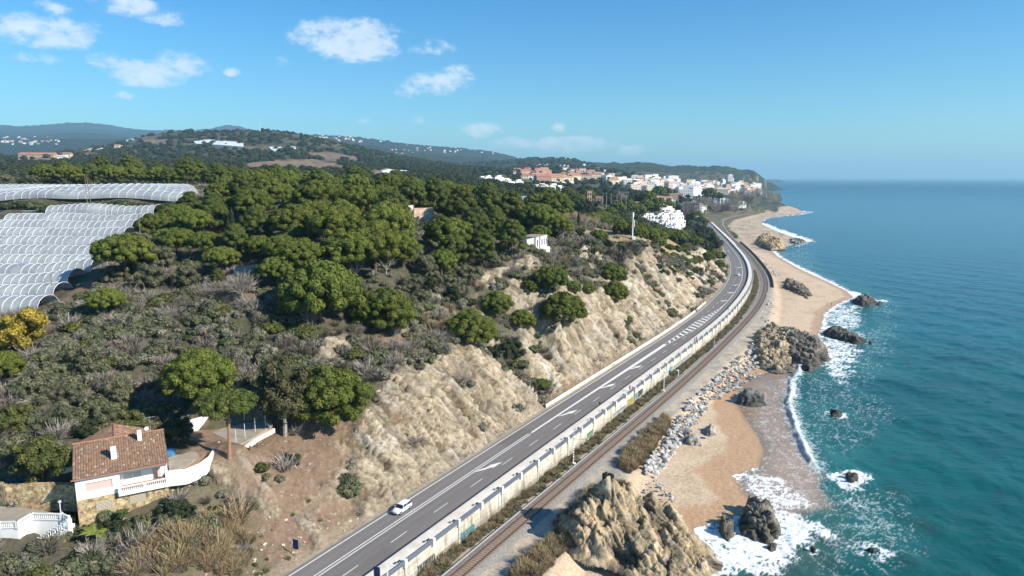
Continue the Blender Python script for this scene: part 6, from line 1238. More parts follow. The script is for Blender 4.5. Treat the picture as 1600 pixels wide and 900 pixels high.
# ruins
def ruin():
    P = [Vector((*at(u, v, z), z)) for u, v, z in [(806,369,45.3),(838,371,45.3),(872,363,45.3)]]; a = P[1]; d = (P[2]-P[1]); L_ = math.hypot(d.x, d.y); an = math.atan2(d.y, d.x); t = thing('abandoned_building', 'broken white building with torn flat roof on the cliff edge', 'building', (a.x, a.y, 0), an)
    mb = MB(); H0 = 45.3; h = 4.6
    L_ = 11.5
    n = 5; 
    for i in range(n): 
        x0 = i*L_/n; mb.box((x0+.25, .15, H0-h/2), (.9, .3, h)); 
        if i != 1: mb.box((x0+L_/n/2+.35, .15, H0-h+.6), (L_/n-.8, .3, 1.2)); mb.box((x0+L_/n/2+.35, .15, H0-.45), (L_/n-.8, .3, .9))
    mb.box((L_-.1, 3.0, H0-h/2), (.3, 6, h)); mb.box((0.1, 3.0, H0-h/2), (.3, 6, h)); mb.build('wall', M_WW, t)
    mb = MB(); mb.box((L_/2, 3.0, H0+.06), (L_+.2, 6.2, .18)); mb.build('roof', mat('broken_roof', (.33, .25, .20), rough=.95, noise=.35, nscale=1.), t)
    for i in range(4): mb = MB(); mb.box((i*L_/n+L_/n/2+.4, .34, H0-1.9), (1.2, .05, 1.8)); mb.build('window', M_WIN, t)
    mb = MB(); mb.box((-3.8, .9, H0-2.2), (7.4, .3, 4.2)); 
    for i in range(4): mb.box((-7.2+i*2.2, .72, H0-2.2), (.12, .1, 4.2))
    mb.build('side_wall', mat('greyish_render', (.50, .50, .47), rough=.9, noise=.1, nscale=1), t)
    mb = MB(); mb.box((8.2, -1.2, H0-6.2), (4.6, .5, 4.4)); mb.box((4.6, -.9, H0-4.3), (3, 1.6, .3)); mb.build('buttress', M_CONC, t)
ruin()
def ruin2():
    a = Vector((*at(632, 325, 54.3), 54.3)); t = thing('ruined_house', 'roofless peeling cream ruin half hidden among the pines', 'building', (a.x, a.y, 0), math.radians(24)); M_P = mat('peeling_render', (.62, .52, .40), rough=.95, noise=.25, nscale=.7, col2=(.45, .27, .18))
    mb = MB(); mb.box((7.5, 0, 51.0), (7.5, .4, 6.5)); mb.box((11.4, 2.4, 51.0), (.4, 5, 6.5)); mb.box((3.8, .6, 51.2), (.4, 2, 5)); mb.build('wall', M_P, t)
    mb = MB(); mb.box((.8, 3, 53.9), (7, .4, 2.6)); mb.build('white_wall', M_WW, t); mb = MB(); mb.box((9.4, -2.2, 47.6), (3.4, .5, 4.8)); mb.build('lower_wall', M_P, t); mb = MB(); mb.box((9.2, -1.0, 49.6), (4.4, 2.6, .2)); mb.build('fallen_roof', M_TERRA, t)
    mb = MB(); mb.box((5.2, -.24, 50.), (1.0, .1, 2)); mb.build('door', M_WIN, t)
ruin2()
# ------------------------------------------------------------------ town
def house_mesh(name, w, d, h, kind, wall, roof, win=True, storeys=2):
    mb = MB(); base = 4.0
    mb.prism([(-w/2, -d/2), (w/2, -d/2), (w/2, d/2), (-w/2, d/2)], -base, h, 0)
    if kind == 'gable' or kind == 'hip':
        o = .5; r = h+min(w, d)*.24; e = (w/2 if kind == 'gable' else max(0, w/2-d*.4))+ (o if kind == 'gable' else 0)
        A = [(-w/2-o, -d/2-o, h+.03), (w/2+o, -d/2-o, h+.03), (w/2+o, d/2+o, h+.03), (-w/2-o, d/2+o, h+.03)]; R0 = (-e, 0, r); R1 = (e, 0, r)
        mb.poly([A[0], A[1], R1, R0], 1); mb.poly([A[2], A[3], R0, R1], 1); mb.poly([A[1], A[2], R1], 1); mb.poly([A[3], A[0], R0], 1); mb.poly(A[::-1], 1)
    else:
        for (cx, cy, dx, dy) in ((0, -d/2+.15, w, .3), (0, d/2-.15, w, .3), (-w/2+.15, 0, .3, d-.62), (w/2-.15, 0, .3, d-.62)): mb.box((cx, cy, h+.42), (dx, dy, .8))
        if kind == 'flat2': mb.box((w*.16, d*.12, h+1.5), (w*.5, d*.5, 3.0)); mb.box((-w*.3, -d*.2, h+.9), (.9, .9, 1.8))
    if win:
        sh = h/storeys; nw = max(2, int(w/3.2)); nd = max(2, int(d/3.5))
        for s in range(storeys):
            zc = s*sh+sh*.55
            for i in range(nw): mb.box((-w/2+(i+.5)*w/nw, -d/2-.03, zc), (w/nw*.45, .12, sh*.46), 0, 2)
            for i in range(nd): mb.box((w/2+.03, -d/2+(i+.5)*d/nd, zc), (.12, d/nd*.4, sh*.46), 0, 2)
    return mb.mesh(name, [wall, roof, M_WIN])
M_W2 = mat('town_white', (.80, .78, .74), rough=.8, randv=.06); M_CRM = mat('town_cream', (.66, .55, .41), rough=.8, randv=.12); M_PNK = mat('town_salmon', (.56, .37, .27), rough=.8, randv=.1); M_BRK = mat('town_brick', (.42, .25, .17), rough=.85, randv=.1); M_ROOF = mat('town_tiles', (.40, .19, .125), rough=.9, randv=.2, noise=.15, nscale=.6); M_FLATR = mat('flat_roof', (.50, .46, .41), rough=.9, randv=.15); M_BRN = mat('brown_tiles', (.24, .15, .12), rough=.9, randv=.2)
HS = {}
def hs(key):
    if key not in HS:
        k, wl2, w, d, h, s = key; wm = {'w': M_W2, 'c': M_CRM, 'p': M_PNK, 'b': M_BRK}[wl2]; HS[key] = house_mesh('house', w, d, h, k, wm, {'gable': M_ROOF, 'hip': M_ROOF}.get(k, M_W2 if wl2 == 'w' and k != 'flat' else M_FLATR), True, s)
    return HS[key]
def put(u, r, key, label, group=None, rz=None, sc_=1.0, cat='house', z=None, name='house', v=None, rmin=450):
    x = (u-800)/FPX*r; y = r
    if v is not None:
        # ground distance where the land shows at this pixel
        g = ground(u, v)
        if g is None or g.y < rmin: return None
        x, y = g.x, g.y
    zz = gz(x, y) if z is None else z; o = link(cat.replace(' ', '_') if name == 'house' else name, hs(key)); o.location = (x, y, zz); o.rotation_euler = (0, 0, rz if rz is not None else random.uniform(.05, .75)); o.scale = (sc_,)*3; tag(o, label, cat, group); return o
K_WH = [('flat2','w',11,9,6.4,2),('flat','w',9,8,6,2),('flat2','w',9,9,5.6,2),('flat','w',13,8,3.4,1)]
# the white terraces climbing the slope
WT = []
for row, (v, u0, u1, n, y) in enumerate([(354,1054,1066,3,650),(349,1040,1068,6,665),(344,1026,1068,8,680),(338,1012,1067,9,700),(333,1006,1066,9,718),(327,1003,1056,8,735),(322,1003,1042,6,750)]):
    for i in range(n):
        u = u0+(u1-u0)*(i+.5)/n+random.uniform(-1.2, 1.2)-9-(1068-u0)*.10*(1-i/n); x = (u-800)/FPX*y*1.01; zr = CAM_H-(v-277)/FPX*y*1.02; key = random.choice(K_WH); o = link('terraced_house', hs(key)); o.location = (x, y+random.uniform(-2, 2), zr-key[4]*.75); o.rotation_euler = (0, 0, random.choice([.35, .25, .5])); tag(o, 'white flat roofed house in the stepped white terraces above the road end', 'house', 'stepped white terraced houses')
o = put(1062, 655, ('flat','c',16,20,1.2,1), 'pale grey walled yard at the right end of the white terraces', rz=-.3, cat='yard', name='walled_yard', z=14)
def B(n, us, rs, keys, label, group, cat='house', rz=None, sc_=(.9, 1.15)):
    for i in range(n): put(random.uniform(*us), random.uniform(*rs), random.choice(keys), label, group, rz=rz if rz is None else rz+random.uniform(-.2, .2), sc_=random.uniform(*sc_), cat=cat)
def BV(n, us, vs_, keys, label, group, cat='house', sc_=(.9, 1.15), rmin=450):
    k = 0
    for i in range(n*6):
        if k < n and put(random.uniform(*us), 1000, random.choice(keys), label, group, sc_=random.uniform(*sc_), cat=cat, v=random.uniform(*vs_), rmin=rmin): k += 1
K_RED = [('hip','w',13,10,6,2),('gable','c',15,9,6,2),('gable','w',22,10,8,3),('hip','c',12,10,6,2),('gable','p',20,10,9,3),('gable','w',14,9,7,2)]
K_MIX = [('flat','w',16,11,11,4),('flat','c',14,12,12,4),('gable','w',16,10,9,3),('flat2','w',18,12,9,3),('flat','p',15,11,11,4),('hip','c',14,11,8,3),('flat','w',24,12,13,5)]
BV(7, (768, 800), (285, 291), K_WH, 'white stepped villa in the cluster beyond the right end of the wood', 'white villas beyond the wood', sc_=(1.0, 1.4)); BV(6, (795, 822), (289, 296), K_WH, 'low white villa right of the white hillside cluster', 'low white villas by the pool road'); BV(8, (745, 775), (281, 287), K_WH, 'white house left of the white hillside cluster', 'white houses left of the cluster')
BV(5, (835, 875), (294, 300), [('flat','w',24,9,5,1),('flat2','w',14,10,5,1)], 'long low white building with palms in front', 'long white buildings with palms')
BV(60, (802, 945), (266, 281), K_RED, 'red roofed house on the slope of the upper town', 'red roofed houses of the upper town', sc_=(.85, 1.2)); BV(16, (840, 950), (279, 285), [('gable','b',30,11,9,3),('gable','p',26,11,9,3),('gable','c',28,11,9,3)], 'brick and cream apartment row at the foot of the upper town', 'apartment rows below the upper town', 'apartment block', (.8, 1.1))
BV(10, (838, 925), (257, 264), K_WH, 'small white house on the wooded hill above the upper town', 'white houses above the upper town', sc_=(.8, 1.2))
BV(46, (945, 1065), (279, 289), K_MIX, 'pale town building in the upper rows of the main town', 'upper rows of the main town', 'building', (.8, 1.2)); BV(62, (985, 1110), (287, 301), K_MIX, 'pale town building in the middle of the main town', 'middle of the main town', 'building', (.8, 1.15)); BV(40, (1085, 1172), (296, 306), K_MIX, 'small pale town building close to the church', 'buildings near the church', 'building', (.7, 1.1)); BV(34, (1140, 1186), (289, 303), K_MIX, 'pale block near the shore at the far end of the town', 'blocks at the far end of the town', 'building', (.8, 1.3))
BV(8, (1105, 1165), (281, 292), K_WH, 'white villa on the lower slope of the pine headland', 'villas on the pine headland', sc_=(1., 1.5))
for i in range(9): put(1006+i*5.6, 900, ('gable','w',9,9,6,2), 'brown roofed row house in the terrace behind the white houses', 'brown roofed row houses', rz=-.2, v=312+i*.5, name='row_house')
for i, (u, v) in enumerate([(1052,313),(1060,312)]): put(u, 900, ('flat','p',14,11,10,3), 'orange brown apartment block at the end of the row houses, %s one' % ('left' if i == 0 else 'right'), rz=-.1, v=v, cat='apartment block', name='apartment_block')
for i, (u, v) in enumerate([(1070,308),(1072,300),(1012,295)]): put(u, 1000, ('flat','w',26,12,14,5), ['white balcony block above the bare plane trees', 'white balcony block behind the first, one row higher', 'wide white balcony hotel at the left of the main town'][i], rz=-.05, v=v, cat='apartment block', name='apartment_block')
for i, (u, v) in enumerate([(1086,331),(1092,328),(1098,324),(1102,320),(1083,326),(1089,338)]): put(u, 800, ('flat2','w',10,8,8,3), 'white seaside house between the road trees and the bare plane trees', 'white seaside houses by the plane trees', v=v)
for i in range(8): put(1118+i*6, 900, ('flat2','w',10,9,7,2), 'white terrace house standing above the rows of bare plane trees', 'white houses above the plane trees', v=319+i*.6)
put(1158, 1000, ('gable','w',12,8,4,1), 'small white hut with pink roof at the edge of the wide beach', rz=0, v=327)
put(1140, 2200, ('flat2','w',16,14,20,5), 'tall white tower house on the wooded slope above the town', rz=0, v=284, sc_=1.0, cat='tower house')
put(930, 600, ('flat','b',16,8,7,1), 'orange brown building in front of the tall palms', rz=-.1, v=318, cat='building', name='building'); put(921, 560, ('flat','p',4,4,12,3), 'orange brown tower left of the orange building by the palms', rz=-.1, v=322, cat='tower', name='tower')
put(995, 560, ('flat','p',15,8,4,1), 'long low terracotta roofed house at the left end of the white terraces', rz=-.1, v=322); put(965, 560, ('flat','w',8,7,3,1), 'small white and orange house under the row of pines', rz=-.1, v=326)
o = put(828, 430, ('flat','w',22,12,7,2), 'long blue grey industrial hall behind the trees of the right shoulder', rz=-.05, cat='hall', name='industrial_hall', z=46.5); o.data = house_mesh('industrial_hall', 22, 12, 7, 'flat', mat('pale_blue_cladding', (.42, .50, .58), rough=.6), M_FLATR, True, 2)
def church():
    g = ground(1118, 303); t = thing('church', 'cream church with a square bell tower in the far part of the town', 'church', g, -.2); mb = MB(); mb.box((14, 0, 4), (24, 14, 12)); mb.build('nave', M_CRM, t); mb = MB(); mb.prism([(-4, -4), (4, -4), (4, 4), (-4, 4)], -3, 22, 0); mb.box((0, 0, 22.4), (9, 9, .8)); mb.prism([(-2.6, -2.6), (2.6, -2.6), (2.6, 2.6), (-2.6, 2.6)], 22.8, 29, 0); mb.build('bell_tower', M_CRM, t)
    mb = MB(); mb.poly([(2, -7.5, 10.1), (26, -7.5, 10.1), (26, 0, 14), (2, 0, 14)]); mb.poly([(26, 7.5, 10.1), (2, 7.5, 10.1), (2, 0, 14), (26, 0, 14)]); mb.build('roof', M_FLATR, t)
    for z in (8, 18): mb = MB(); mb.box((0, -4.05, z), (1.6, .2, 3)); mb.build('window', M_WIN, t)
church()
KF0 = 0
KF = [('flat','w',22,14,9,2),('hip','w',20,14,8,2),('flat2','w',18,14,8,2),('gable','c',20,14,8,2)]
BV(34, (470, 640), (213, 222), KF, 'tiny white house on the far blue ridge', 'white houses on the far blue ridge', sc_=(.5, .95), rmin=3600); BV(34, (610, 780), (226, 241), KF, 'tiny white house on the falling end of the far ridge', 'white houses on the falling end of the ridge', sc_=(.45, .85), rmin=2500); BV(34, (0, 100), (214, 226), KF, 'tiny white house in the far valley at the left', 'white houses in the far left valley', sc_=(.6, 1.1), rmin=3000)
for u, v, key, l in [(60,248,('gable','p',70,16,9,2),'long orange farm building on the brown slope at the left'),(98,250,('flat','w',16,12,9,2),'pale house cluster right of the long orange farm, nearest one'),(106,247,('gable','c',16,12,9,2),'yellowish house right of the long orange farm'),(147,239,('gable','p',22,12,7,2),'orange roofed house below the hill greenhouses'),(184,232,('gable','c',14,12,9,2),'yellow house between the two hill greenhouses'),(455,232,('flat','w',20,9,4,1),'small white shed on the middle of the brown hill')]: put(u, 1500, key, l, v=v, rz=.1)
for pts, l in [([(185,222),(200,216),(222,217),(230,225),(205,230),(183,228)], 'large pale greenhouse roof high on the left shoulder of the hill'), ([(127,238),(150,230),(165,227),(160,232),(140,238)], 'long narrow pale greenhouse roof below the large hill greenhouse'), ([(303,222),(325,219),(380,224),(381,231),(345,228),(306,226)], 'wide pale greenhouse roof in the middle of the wooded hill'), ([(420,231),(440,231),(438,236),(424,235)], 'small pale greenhouse roof right of the wide hill greenhouse'), ([(596,272),(606,269),(636,270),(634,275),(600,276)], 'pale greenhouse roof beyond the cypresses of the wood')]:
    P = [ground(u, v+1.5) for u, v in pts]; 
    mb = MB(); n = len(P); Q = [(p.x, p.y, p.z+5) for p in P]; cx = [sum(q[i] for q in Q)/n for i in range(3)]
    A = np.array([(q[0], q[1]) for q in Q]); sg = np.sum(A[:, 0]*np.roll(A[:, 1], -1)-np.roll(A[:, 0], -1)*A[:, 1]); Q = Q if sg > 0 else Q[::-1]
    for i in range(n): a = Q[i]; b = Q[(i+1) % n]; mb.poly([tuple(cx), a, b]); mb.poly([(a[0], a[1], a[2]-6), (b[0], b[1], b[2]-6), b, a])
    o = mb.build('greenhouse_field', mat('pale_film', (.68, .70, .68), rough=.6, noise=.08, nscale=.05)); tag(o, l, 'greenhouse')
t = thing('green_roofed_shed', 'dark shed with a green roof at the left edge behind the upper greenhouse tunnels', 'shed', (-262, 348, gz(-262, 348))); mb = MB(); mb.box((0, 0, 1.4), (16, 8, 4.2)); mb.build('wall', M_BLACK, t); mb = MB(); mb.box((0, 0, 3.75), (17, 9, .5)); mb.build('roof', mat('green_sheet_roof', (.05, .22, .12), rough=.5), t)
# masts
def mast(u, v, r, h, label):
    g = ground(u, v); mb = MB(); 
    for dx, dy in ((-1, -1), (1, -1), (0, 1)): mb.tube([(dx*h*.04, dy*h*.04, -2), (0, 0, h)], .3, 4)
    mb.box((0, 0, h), (2, 2, 3)); o = mb.build('radio_mast', M_HOOP); o.location = g; tag(o, label, 'mast')
mast(407, 205.5, 2300, 24, 'thin radio mast on the top of the wooded hill'); mast(868, 249.5, 3300, 30, 'faint radio mast on the low ridge above the upper town')
g = ground(988, 374)
t = thing('antenna_pole', 'tall white phone antenna pole on the field above the cliff', 'antenna', g); h = 40/FPX*g.y; mb = MB(); mb.tube([(0, 0, -.5), (0, 0, h)], [.34, .26], 10); mb.build('pole', M_WHITE, t); mb = MB(); mb.tube([(0, 0, h*.86), (0, 0, h+.6)], .48, 10); mb.build('antenna_head', M_WHITE, t)
for q in (.55, .68): mb = MB(); mb.box((.7, -.2, h*q), (.35, .25, 1.6)); mb.box((.35, -.1, h*q), (.5, .08, .08)); mb.build('antenna_panel', M_WHITE, t)
mb = MB(); mb.box((0.6, 0, .6), (1.6, 1.2, 1.6)); mb.build('cabinet', M_WHITE, t)
# ------------------------------------------------------------------ roadside things
M_STEEL = mat('galvanised', (.5, .5, .5), rough=.4, metallic=.6); M_BLUE = mat('sign_blue', (.012, .03, .13), rough=.5)
sl = np.arange(87, 262, 4.)
lw = thing('roadside_wall', 'low cream concrete wall with mesh fence along the foot of the cliff', 'wall', tuple(map(float, rp(87, 1.6, 6.5))))
par(sweep('wall_body', rp, sl, [(1.35, 6.4), (1.4, 7.5), (1.75, 7.5), (1.8, 6.4)], M_CONC), lw)
mb = MB()
for s0 in np.arange(88, 255, 2.6): p = rp(s0, 1.95, 0); mb.tube([(p[0], p[1], 6.5), (p[0], p[1], 9.3)], .045, 4)
for z in (7.9, 8.5, 9.2):
    pts = [Vector((*rp(s0, 1.95, z)[:2], z)) for s0 in np.arange(88, 256, 4.)]; mb.tube(pts, .025, 3)
par(mb.build('mesh_fence', mat('rusty_mesh', (.24, .15, .10), rough=.8)), lw)
def graffiti(name, fn, s0, s1, t, z0, z1, m, seed, parent=None):
    rng = random.Random(seed); mb = MB(); n = int((s1-s0)/.42)
    for i in range(n):
        a = s0+(i+.1)*.42; w = rng.uniform(.2, .36); h0 = rng.uniform(0, .25)*(z1-z0); pts = []
        for k, (da, dz) in enumerate(((0, 0), (w*.5, .35), (w, .1), (w*.9, .9), (w*.45, .6), (0, 1))):
            p = fn(a+da, t, 0); pts.append(Vector((p[0], p[1], z0+h0+dz*(z1-z0-h0))))
        mb.tube(pts, .055, 4)
    return mb.build(name, m)
for s0, s1, m_, l in [(100,106,M_WHITE,'white')]:
    par(graffiti('graffiti', rp, s0, s1, 1.34, 6.65, 7.4, m_, 3), lw)
    par(graffiti('graffiti', rp, 132, 135, 1.34, 6.7, 7.3, mat('green_spray', (.2, .5, .3)), 5), lw); par(graffiti('graffiti', rp, 236, 241, 1.34, 6.7, 7.4, mat('blue_spray', (.10, .35, .55)), 7), lw)
for s0, s1, z0, z1, m_, sd in [(26, 31, 3.1, 4.6, mat('cyan_spray', (.08, .42, .50)), 11), (14, 19, 3.0, 4.8, mat('dark_spray', (.10, .10, .12)), 12), (108, 112, 3.4, 5.2, mat('yellow_spray', (.70, .55, .08)), 13), (112.5, 115.5, 3.6, 5.4, mat('cyan_spray', (.08, .42, .50)), 14), (116, 120, 3.6, 5.4, mat('dark_spray', (.10, .10, .12)), 15), (80, 84, 3.2, 4.8, mat('green_spray', (.2, .5, .3)), 16), (145, 149, 3.6, 5.2, mat('pale_blue_spray', (.30, .55, .62)), 17), (9, 11, 3, 4.2, mat('yellow_spray', (.70, .55, .08)), 18), (135, 144, 3.4, 4.6, M_WHITE, 19), (150, 170, 3.4, 4.6, mat('grey_spray', (.55, .56, .58)), 20), (97, 106, 3.2, 4.6, mat('grey_spray', (.55, .56, .58)), 21)]:
    par(graffiti('graffiti', rp, s0, s1, -13.40, z0, z1, m_, sd), wl)
def sign(u, v, l, z0=6.5):
    p = at(u, v, z0); t = thing('road_sign', l, 'road sign', (*p, z0), math.radians(-20)); mb = MB(); mb.tube([(0, 0, 0), (0, 0, 3.2)], .05, 6); mb.build('post', M_STEEL, t); mb = MB(); mb.box((0, -.08, 2.5), (1.0, .05, 1.6)); mb.box((0, -.045, 2.5), (1.06, .02, 1.66), 0, 1); mb.build('sign_panel', [M_BLUE, M_STEEL], t)
sign(463.5, 873, 'blue rectangular sign on a grey post at the foot of the bank'); sign(590, 918, 'blue rectangular sign in front of the walkway at the bottom edge', 6.9)
mb = MB(); mb.box((0, 0, 1.6), (.16, .16, 3.2)); o = mb.build('signal_post', M_WHITE); o.location = (*at(606, 915, 7.1), 7.1); tag(o, 'slim grey white post just right of the lower blue sign', 'post')
def catenary(u, v, l, h=7.6, arm=3.4):
    p = at(u, v, 3.0); an = math.atan2(1, float(DXR(p[1])))+math.pi/2; t = thing('catenary_mast', l, 'railway mast', (*p, 2.8), an-math.pi); mb = MB()
    for dx in (-.16, .16): mb.box((0, dx, h/2), (.07, .07, h))
    for k in range(int(h/.6)): mb.tube([(0, -.16, .3+k*.6), (0, .16, .6+k*.6)], .03, 4)
    mb.build('mast', M_STEEL, t); mb = MB(); mb.tube([(0, 0, h-1.6), (arm, 0, h-1.2)], .045, 5); mb.tube([(0, 0, h-.5), (arm, 0, h-1.2)], .03, 4); mb.tube([(arm-.6, 0, h-1.25), (arm, 0, h-1.7)], .03, 4); mb.build('bracket_arm', M_STEEL, t); mb = MB(); mb.box((0, 0, .1), (.8, .8, .5)); mb.build('footing', M_CONC, t)
catenary(896, 724, 'nearest railway mast with bracket arm beside the wall'); catenary(1037, 611, 'second railway mast, next to the small black signal'); catenary(1116, 541, 'third railway mast, where the rails start to bend'); catenary(1171, 478, 'fourth railway mast, on the bend below the merge arrows'); catenary(1196, 433, 'farthest railway mast, at the tightest part of the bend')
mb = MB()
for z_ in (8.4, 9.3):
    mb.tube([Vector((*tp(s_, 0, 0)[:2], z_+(.25*abs(((s_/60) % 1)-.5) if z_ > 9 else 0))) for s_ in np.arange(-20, 420, 7.)], .022, 3)
o = mb.build('overhead_wire', M_BLACK); tag(o, 'pair of thin dark wires hanging above the railway track', 'overhead wire')
t = thing('rail_signal', 'small black railway signal on a post behind the weeds', 'signal', (*at(1046, 596, 2.9), 2.8)); mb = MB(); mb.tube([(0, 0, 0), (0, 0, 2.4)], .06, 5); mb.build('post', M_STEEL, t); mb = MB(); mb.box((0, 0, 2.9), (.5, .4, 1.4)); mb.build('signal_head', M_BLACK, t)
t = thing('marker_post', 'short white marker post right of the black railway signal', 'post', (*at(1060, 587, 2.9), 2.8)); mb = MB(); mb.box((0, 0, .9), (.22, .2, 1.8)); mb.build('post', M_WHITE, t); mb = MB(); mb.box((-.25, 0, 1.9), (.8, .2, .3)); mb.build('head', M_WHITE, t)
for u, v, l in [(1060, 560, 'round pink and blue sign on a post at the walkway kerb'), (1188, 331, 'tall dark lamp post standing on the wide beach')]:
    if u == 1060:
        t = thing('road_sign', l, 'road sign', (*at(1060.5, 554, 7.2), 7.15), 0); mb = MB(); mb.tube([(0, 0, 0), (0, 0, 2.2)], .04, 5); mb.build('post', M_STEEL, t); mb = MB(); mb.tube([(0, .03, 2.4), (0, -.03, 2.4)], .38, 14); mb.build('sign_panel', mat('sign_mauve', (.45, .22, .40)), t)
mb = MB(); mb.tube([(0, 0, 0), (0, 0, 14)], [.25, .15], 6); mb.tube([(0, 0, 14), (1.2, 0, 14.6)], .12, 5); o = mb.build('lamp_post', M_BLACK); g_ = at(1212, 331, 1.5); o.location = (*g_, 1.2); tag(o, 'tall dark lamp post standing on the wide beach', 'lamp post')
# ------------------------------------------------------------------ cars
M_TYRE = mat('tyre', (.02, .02, .02), rough=.9); M_CARW = mat('white_car_paint', (.80, .81, .82), rough=.25, spec=.6); M_CARD = mat('silver_car_paint', (.62, .64, .67), rough=.25, metallic=.2); M_CGL = mat('car_glass', (.02, .025, .035), rough=.08, spec=.7)
def car(paint):
    """hatchback pointing to +x, base at z=0"""
    t = thing('parked_car', 'car', 'car')
    # body lofted from cross sections along x: (x, half width, z bottom, z belt)
    S = [(-2.08,.62,.42,.82),(-2.0,.78,.28,.92),(-1.6,.86,.24,.96),(-.6,.88,.22,.95),(.5,.88,.22,.93),(.95,.87,.22,.90),(1.45,.83,.24,.80),(1.85,.74,.26,.70),(2.08,.55,.36,.58)]
    V = []; F = []
    for x, w, zb, zt in S:
        for yy, zz in ((-w*.92, zb), (-w, zb+.14), (-w*1.0, (zb+zt)/2), (-w*.93, zt), (-w*.6, zt+.05), (0, zt+.07), (w*.6, zt+.05), (w*.93, zt), (w*1.0, (zb+zt)/2), (w, zb+.14), (w*.92, zb)): V.append((x, yy, zz))
    K = 11
    for i in range(len(S)-1):
        for j in range(K-1): F.append((i*K+j, i*K+j+1, (i+1)*K+j+1, (i+1)*K+j))
        F.append((i*K+K-1, i*K, (i+1)*K, (i+1)*K+K-1))
    F.append(tuple(range(K))[::-1]); F.append(tuple((len(S)-1)*K+j for j in range(K)))
    me = mesh_np('car_body', np.array(V), F, [paint], smooth=True); link('body', me, t)
    def loft(name, secs, m):
        V = []; F = []
        for x, w0, z0, w1, z1 in secs: V += [(x, -w0, z0), (x, -w1, z1), (x, w1, z1), (x, w0, z0)]
        for i in range(len(secs)-1):
            for j in range(4): j2 = (j+1) % 4; F.append((i*4+j, i*4+j2, (i+1)*4+j2, (i+1)*4+j))
        F.append((3, 2, 1, 0)); n = (len(secs)-1)*4; F.append((n, n+1, n+2, n+3)); return link(name, mesh_np(name, np.array(V), F, [m]), t)
    loft('windows', [(-2.0,.72,.94,.60,.98),(-1.72,.76,.95,.60,1.34),(-1.2,.78,.95,.62,1.40),(.1,.78,.94,.60,1.38),(.42,.77,.93,.56,1.28),(1.02,.74,.93,.66,.95)], M_CGL)
    loft('roof', [(-1.80,.58,1.30,.50,1.37),(-1.2,.64,1.38,.55,1.465),(-.4,.64,1.39,.56,1.475),(.1,.62,1.365,.54,1.44),(.35,.58,1.29,.50,1.335)], paint)
    for sy in (-1, 1):
        for x in (-.55, .35):
            mb = MB(); mb.box((x*1.0, sy*.705, 1.16), (.09, .09, .44)); mb.build('door_pillar', paint, t)
        mb = MB(); mb.box((.72, sy*.95, .98), (.16, .16, .12)); mb.build('mirror', paint, t)
        mb = MB(); mb.box((1.93, sy*.55, .60), (.16, .30, .13), 0); mb.build('headlight', mat('lamp_glass', (.65, .68, .7), rough=.1), t)
        mb = MB(); mb.box((-2.04, sy*.58, .78), (.08, .22, .24)); mb.build('tail_light', mat('red_glass', (.35, .01, .01), rough=.2), t)
        for x in (-1.28, 1.28):
            mb = MB(); mb.tube([(x, sy*.70, .32), (x, sy*.90, .32)], .32, 18); w = mb.build('wheel', M_TYRE, t); mb = MB(); mb.tube([(x, sy*.895, .32), (x, sy*.915, .32)], .20, 12); mb.build('rim', M_STEEL, w)
    mb = MB(); mb.box((2.06, 0, .40), (.08, 1.0, .16)); mb.build('grille', M_BLACK, t); mb = MB(); mb.box((2.105, 0, .42), (.02, .5, .11)); mb.build('licence_plate', M_WHITE, t)
    return t
def place_car(t, s, tt, l, flip=True):
    p = rp(s, tt, 6.53); d = float(DXL(np.interp(s, SL, _yy))); an = math.atan2(1, d)+(math.pi if flip else 0); t.location = tuple(map(float, p)); t.rotation_euler = (0, 0, an); t['label'] = l
c1 = car(M_CARW); place_car(c1, 24.6, -1.6, 'white hatchback driving down the near lane beside the big rock slab')
c2 = copy_tree(c1); ds = 363; place_car(c2, ds, -4.9, 'small white car on the tightest part of the bend'); c2.name = 'driving_car'; c1.name = 'driving_car'
c3 = car(M_CARD); c3.name = 'driving_car'; place_car(c3, 497, -1.6, 'silver car coming round the bend beyond the green trees')
c4 = copy_tree(c3); c4.name = 'driving_car'; place_car(c4, 800, -7.8, 'pale blue grey vehicle at the far end of the road', False)
# ------------------------------------------------------------------ people
def skin_person(name, joints, edges, radii, mats_, zsplit):
    me = bpy.data.meshes.new(name); me.from_pydata(joints, edges, []); o = link(name, me); sk = o.modifiers.new('skin', 'SKIN'); sk.use_smooth_shade = True
    for i, r in enumerate(radii): me.skin_vertices[0].data[i].radius = (r, r) if not isinstance(r, tuple) else r
    me.skin_vertices[0].data[0].use_root = True
    ss_ = o.modifiers.new('sub', 'SUBSURF'); ss_.levels = 1; ss_.render_levels = 1
    dg = bpy.context.evaluated_depsgraph_get(); ev = o.evaluated_get(dg); m2 = bpy.data.meshes.new_from_object(ev); o.modifiers.clear(); o.data = m2
    for m_ in mats_: m2.materials.append(m_)
    for p in m2.polygons:
        z = p.center.z; x = abs(p.center.x); p.material_index = 0
        if z < .08: p.material_index = 3
        elif z < .90: p.material_index = 2
        elif z < 1.44 and not (x > .24 and z < .86): p.material_index = 1
    return o
M_SKIN = mat('skin', (.50, .31, .22), rough=.6); M_HAIR = mat('dark_hair', (.03, .022, .018), rough=.7)
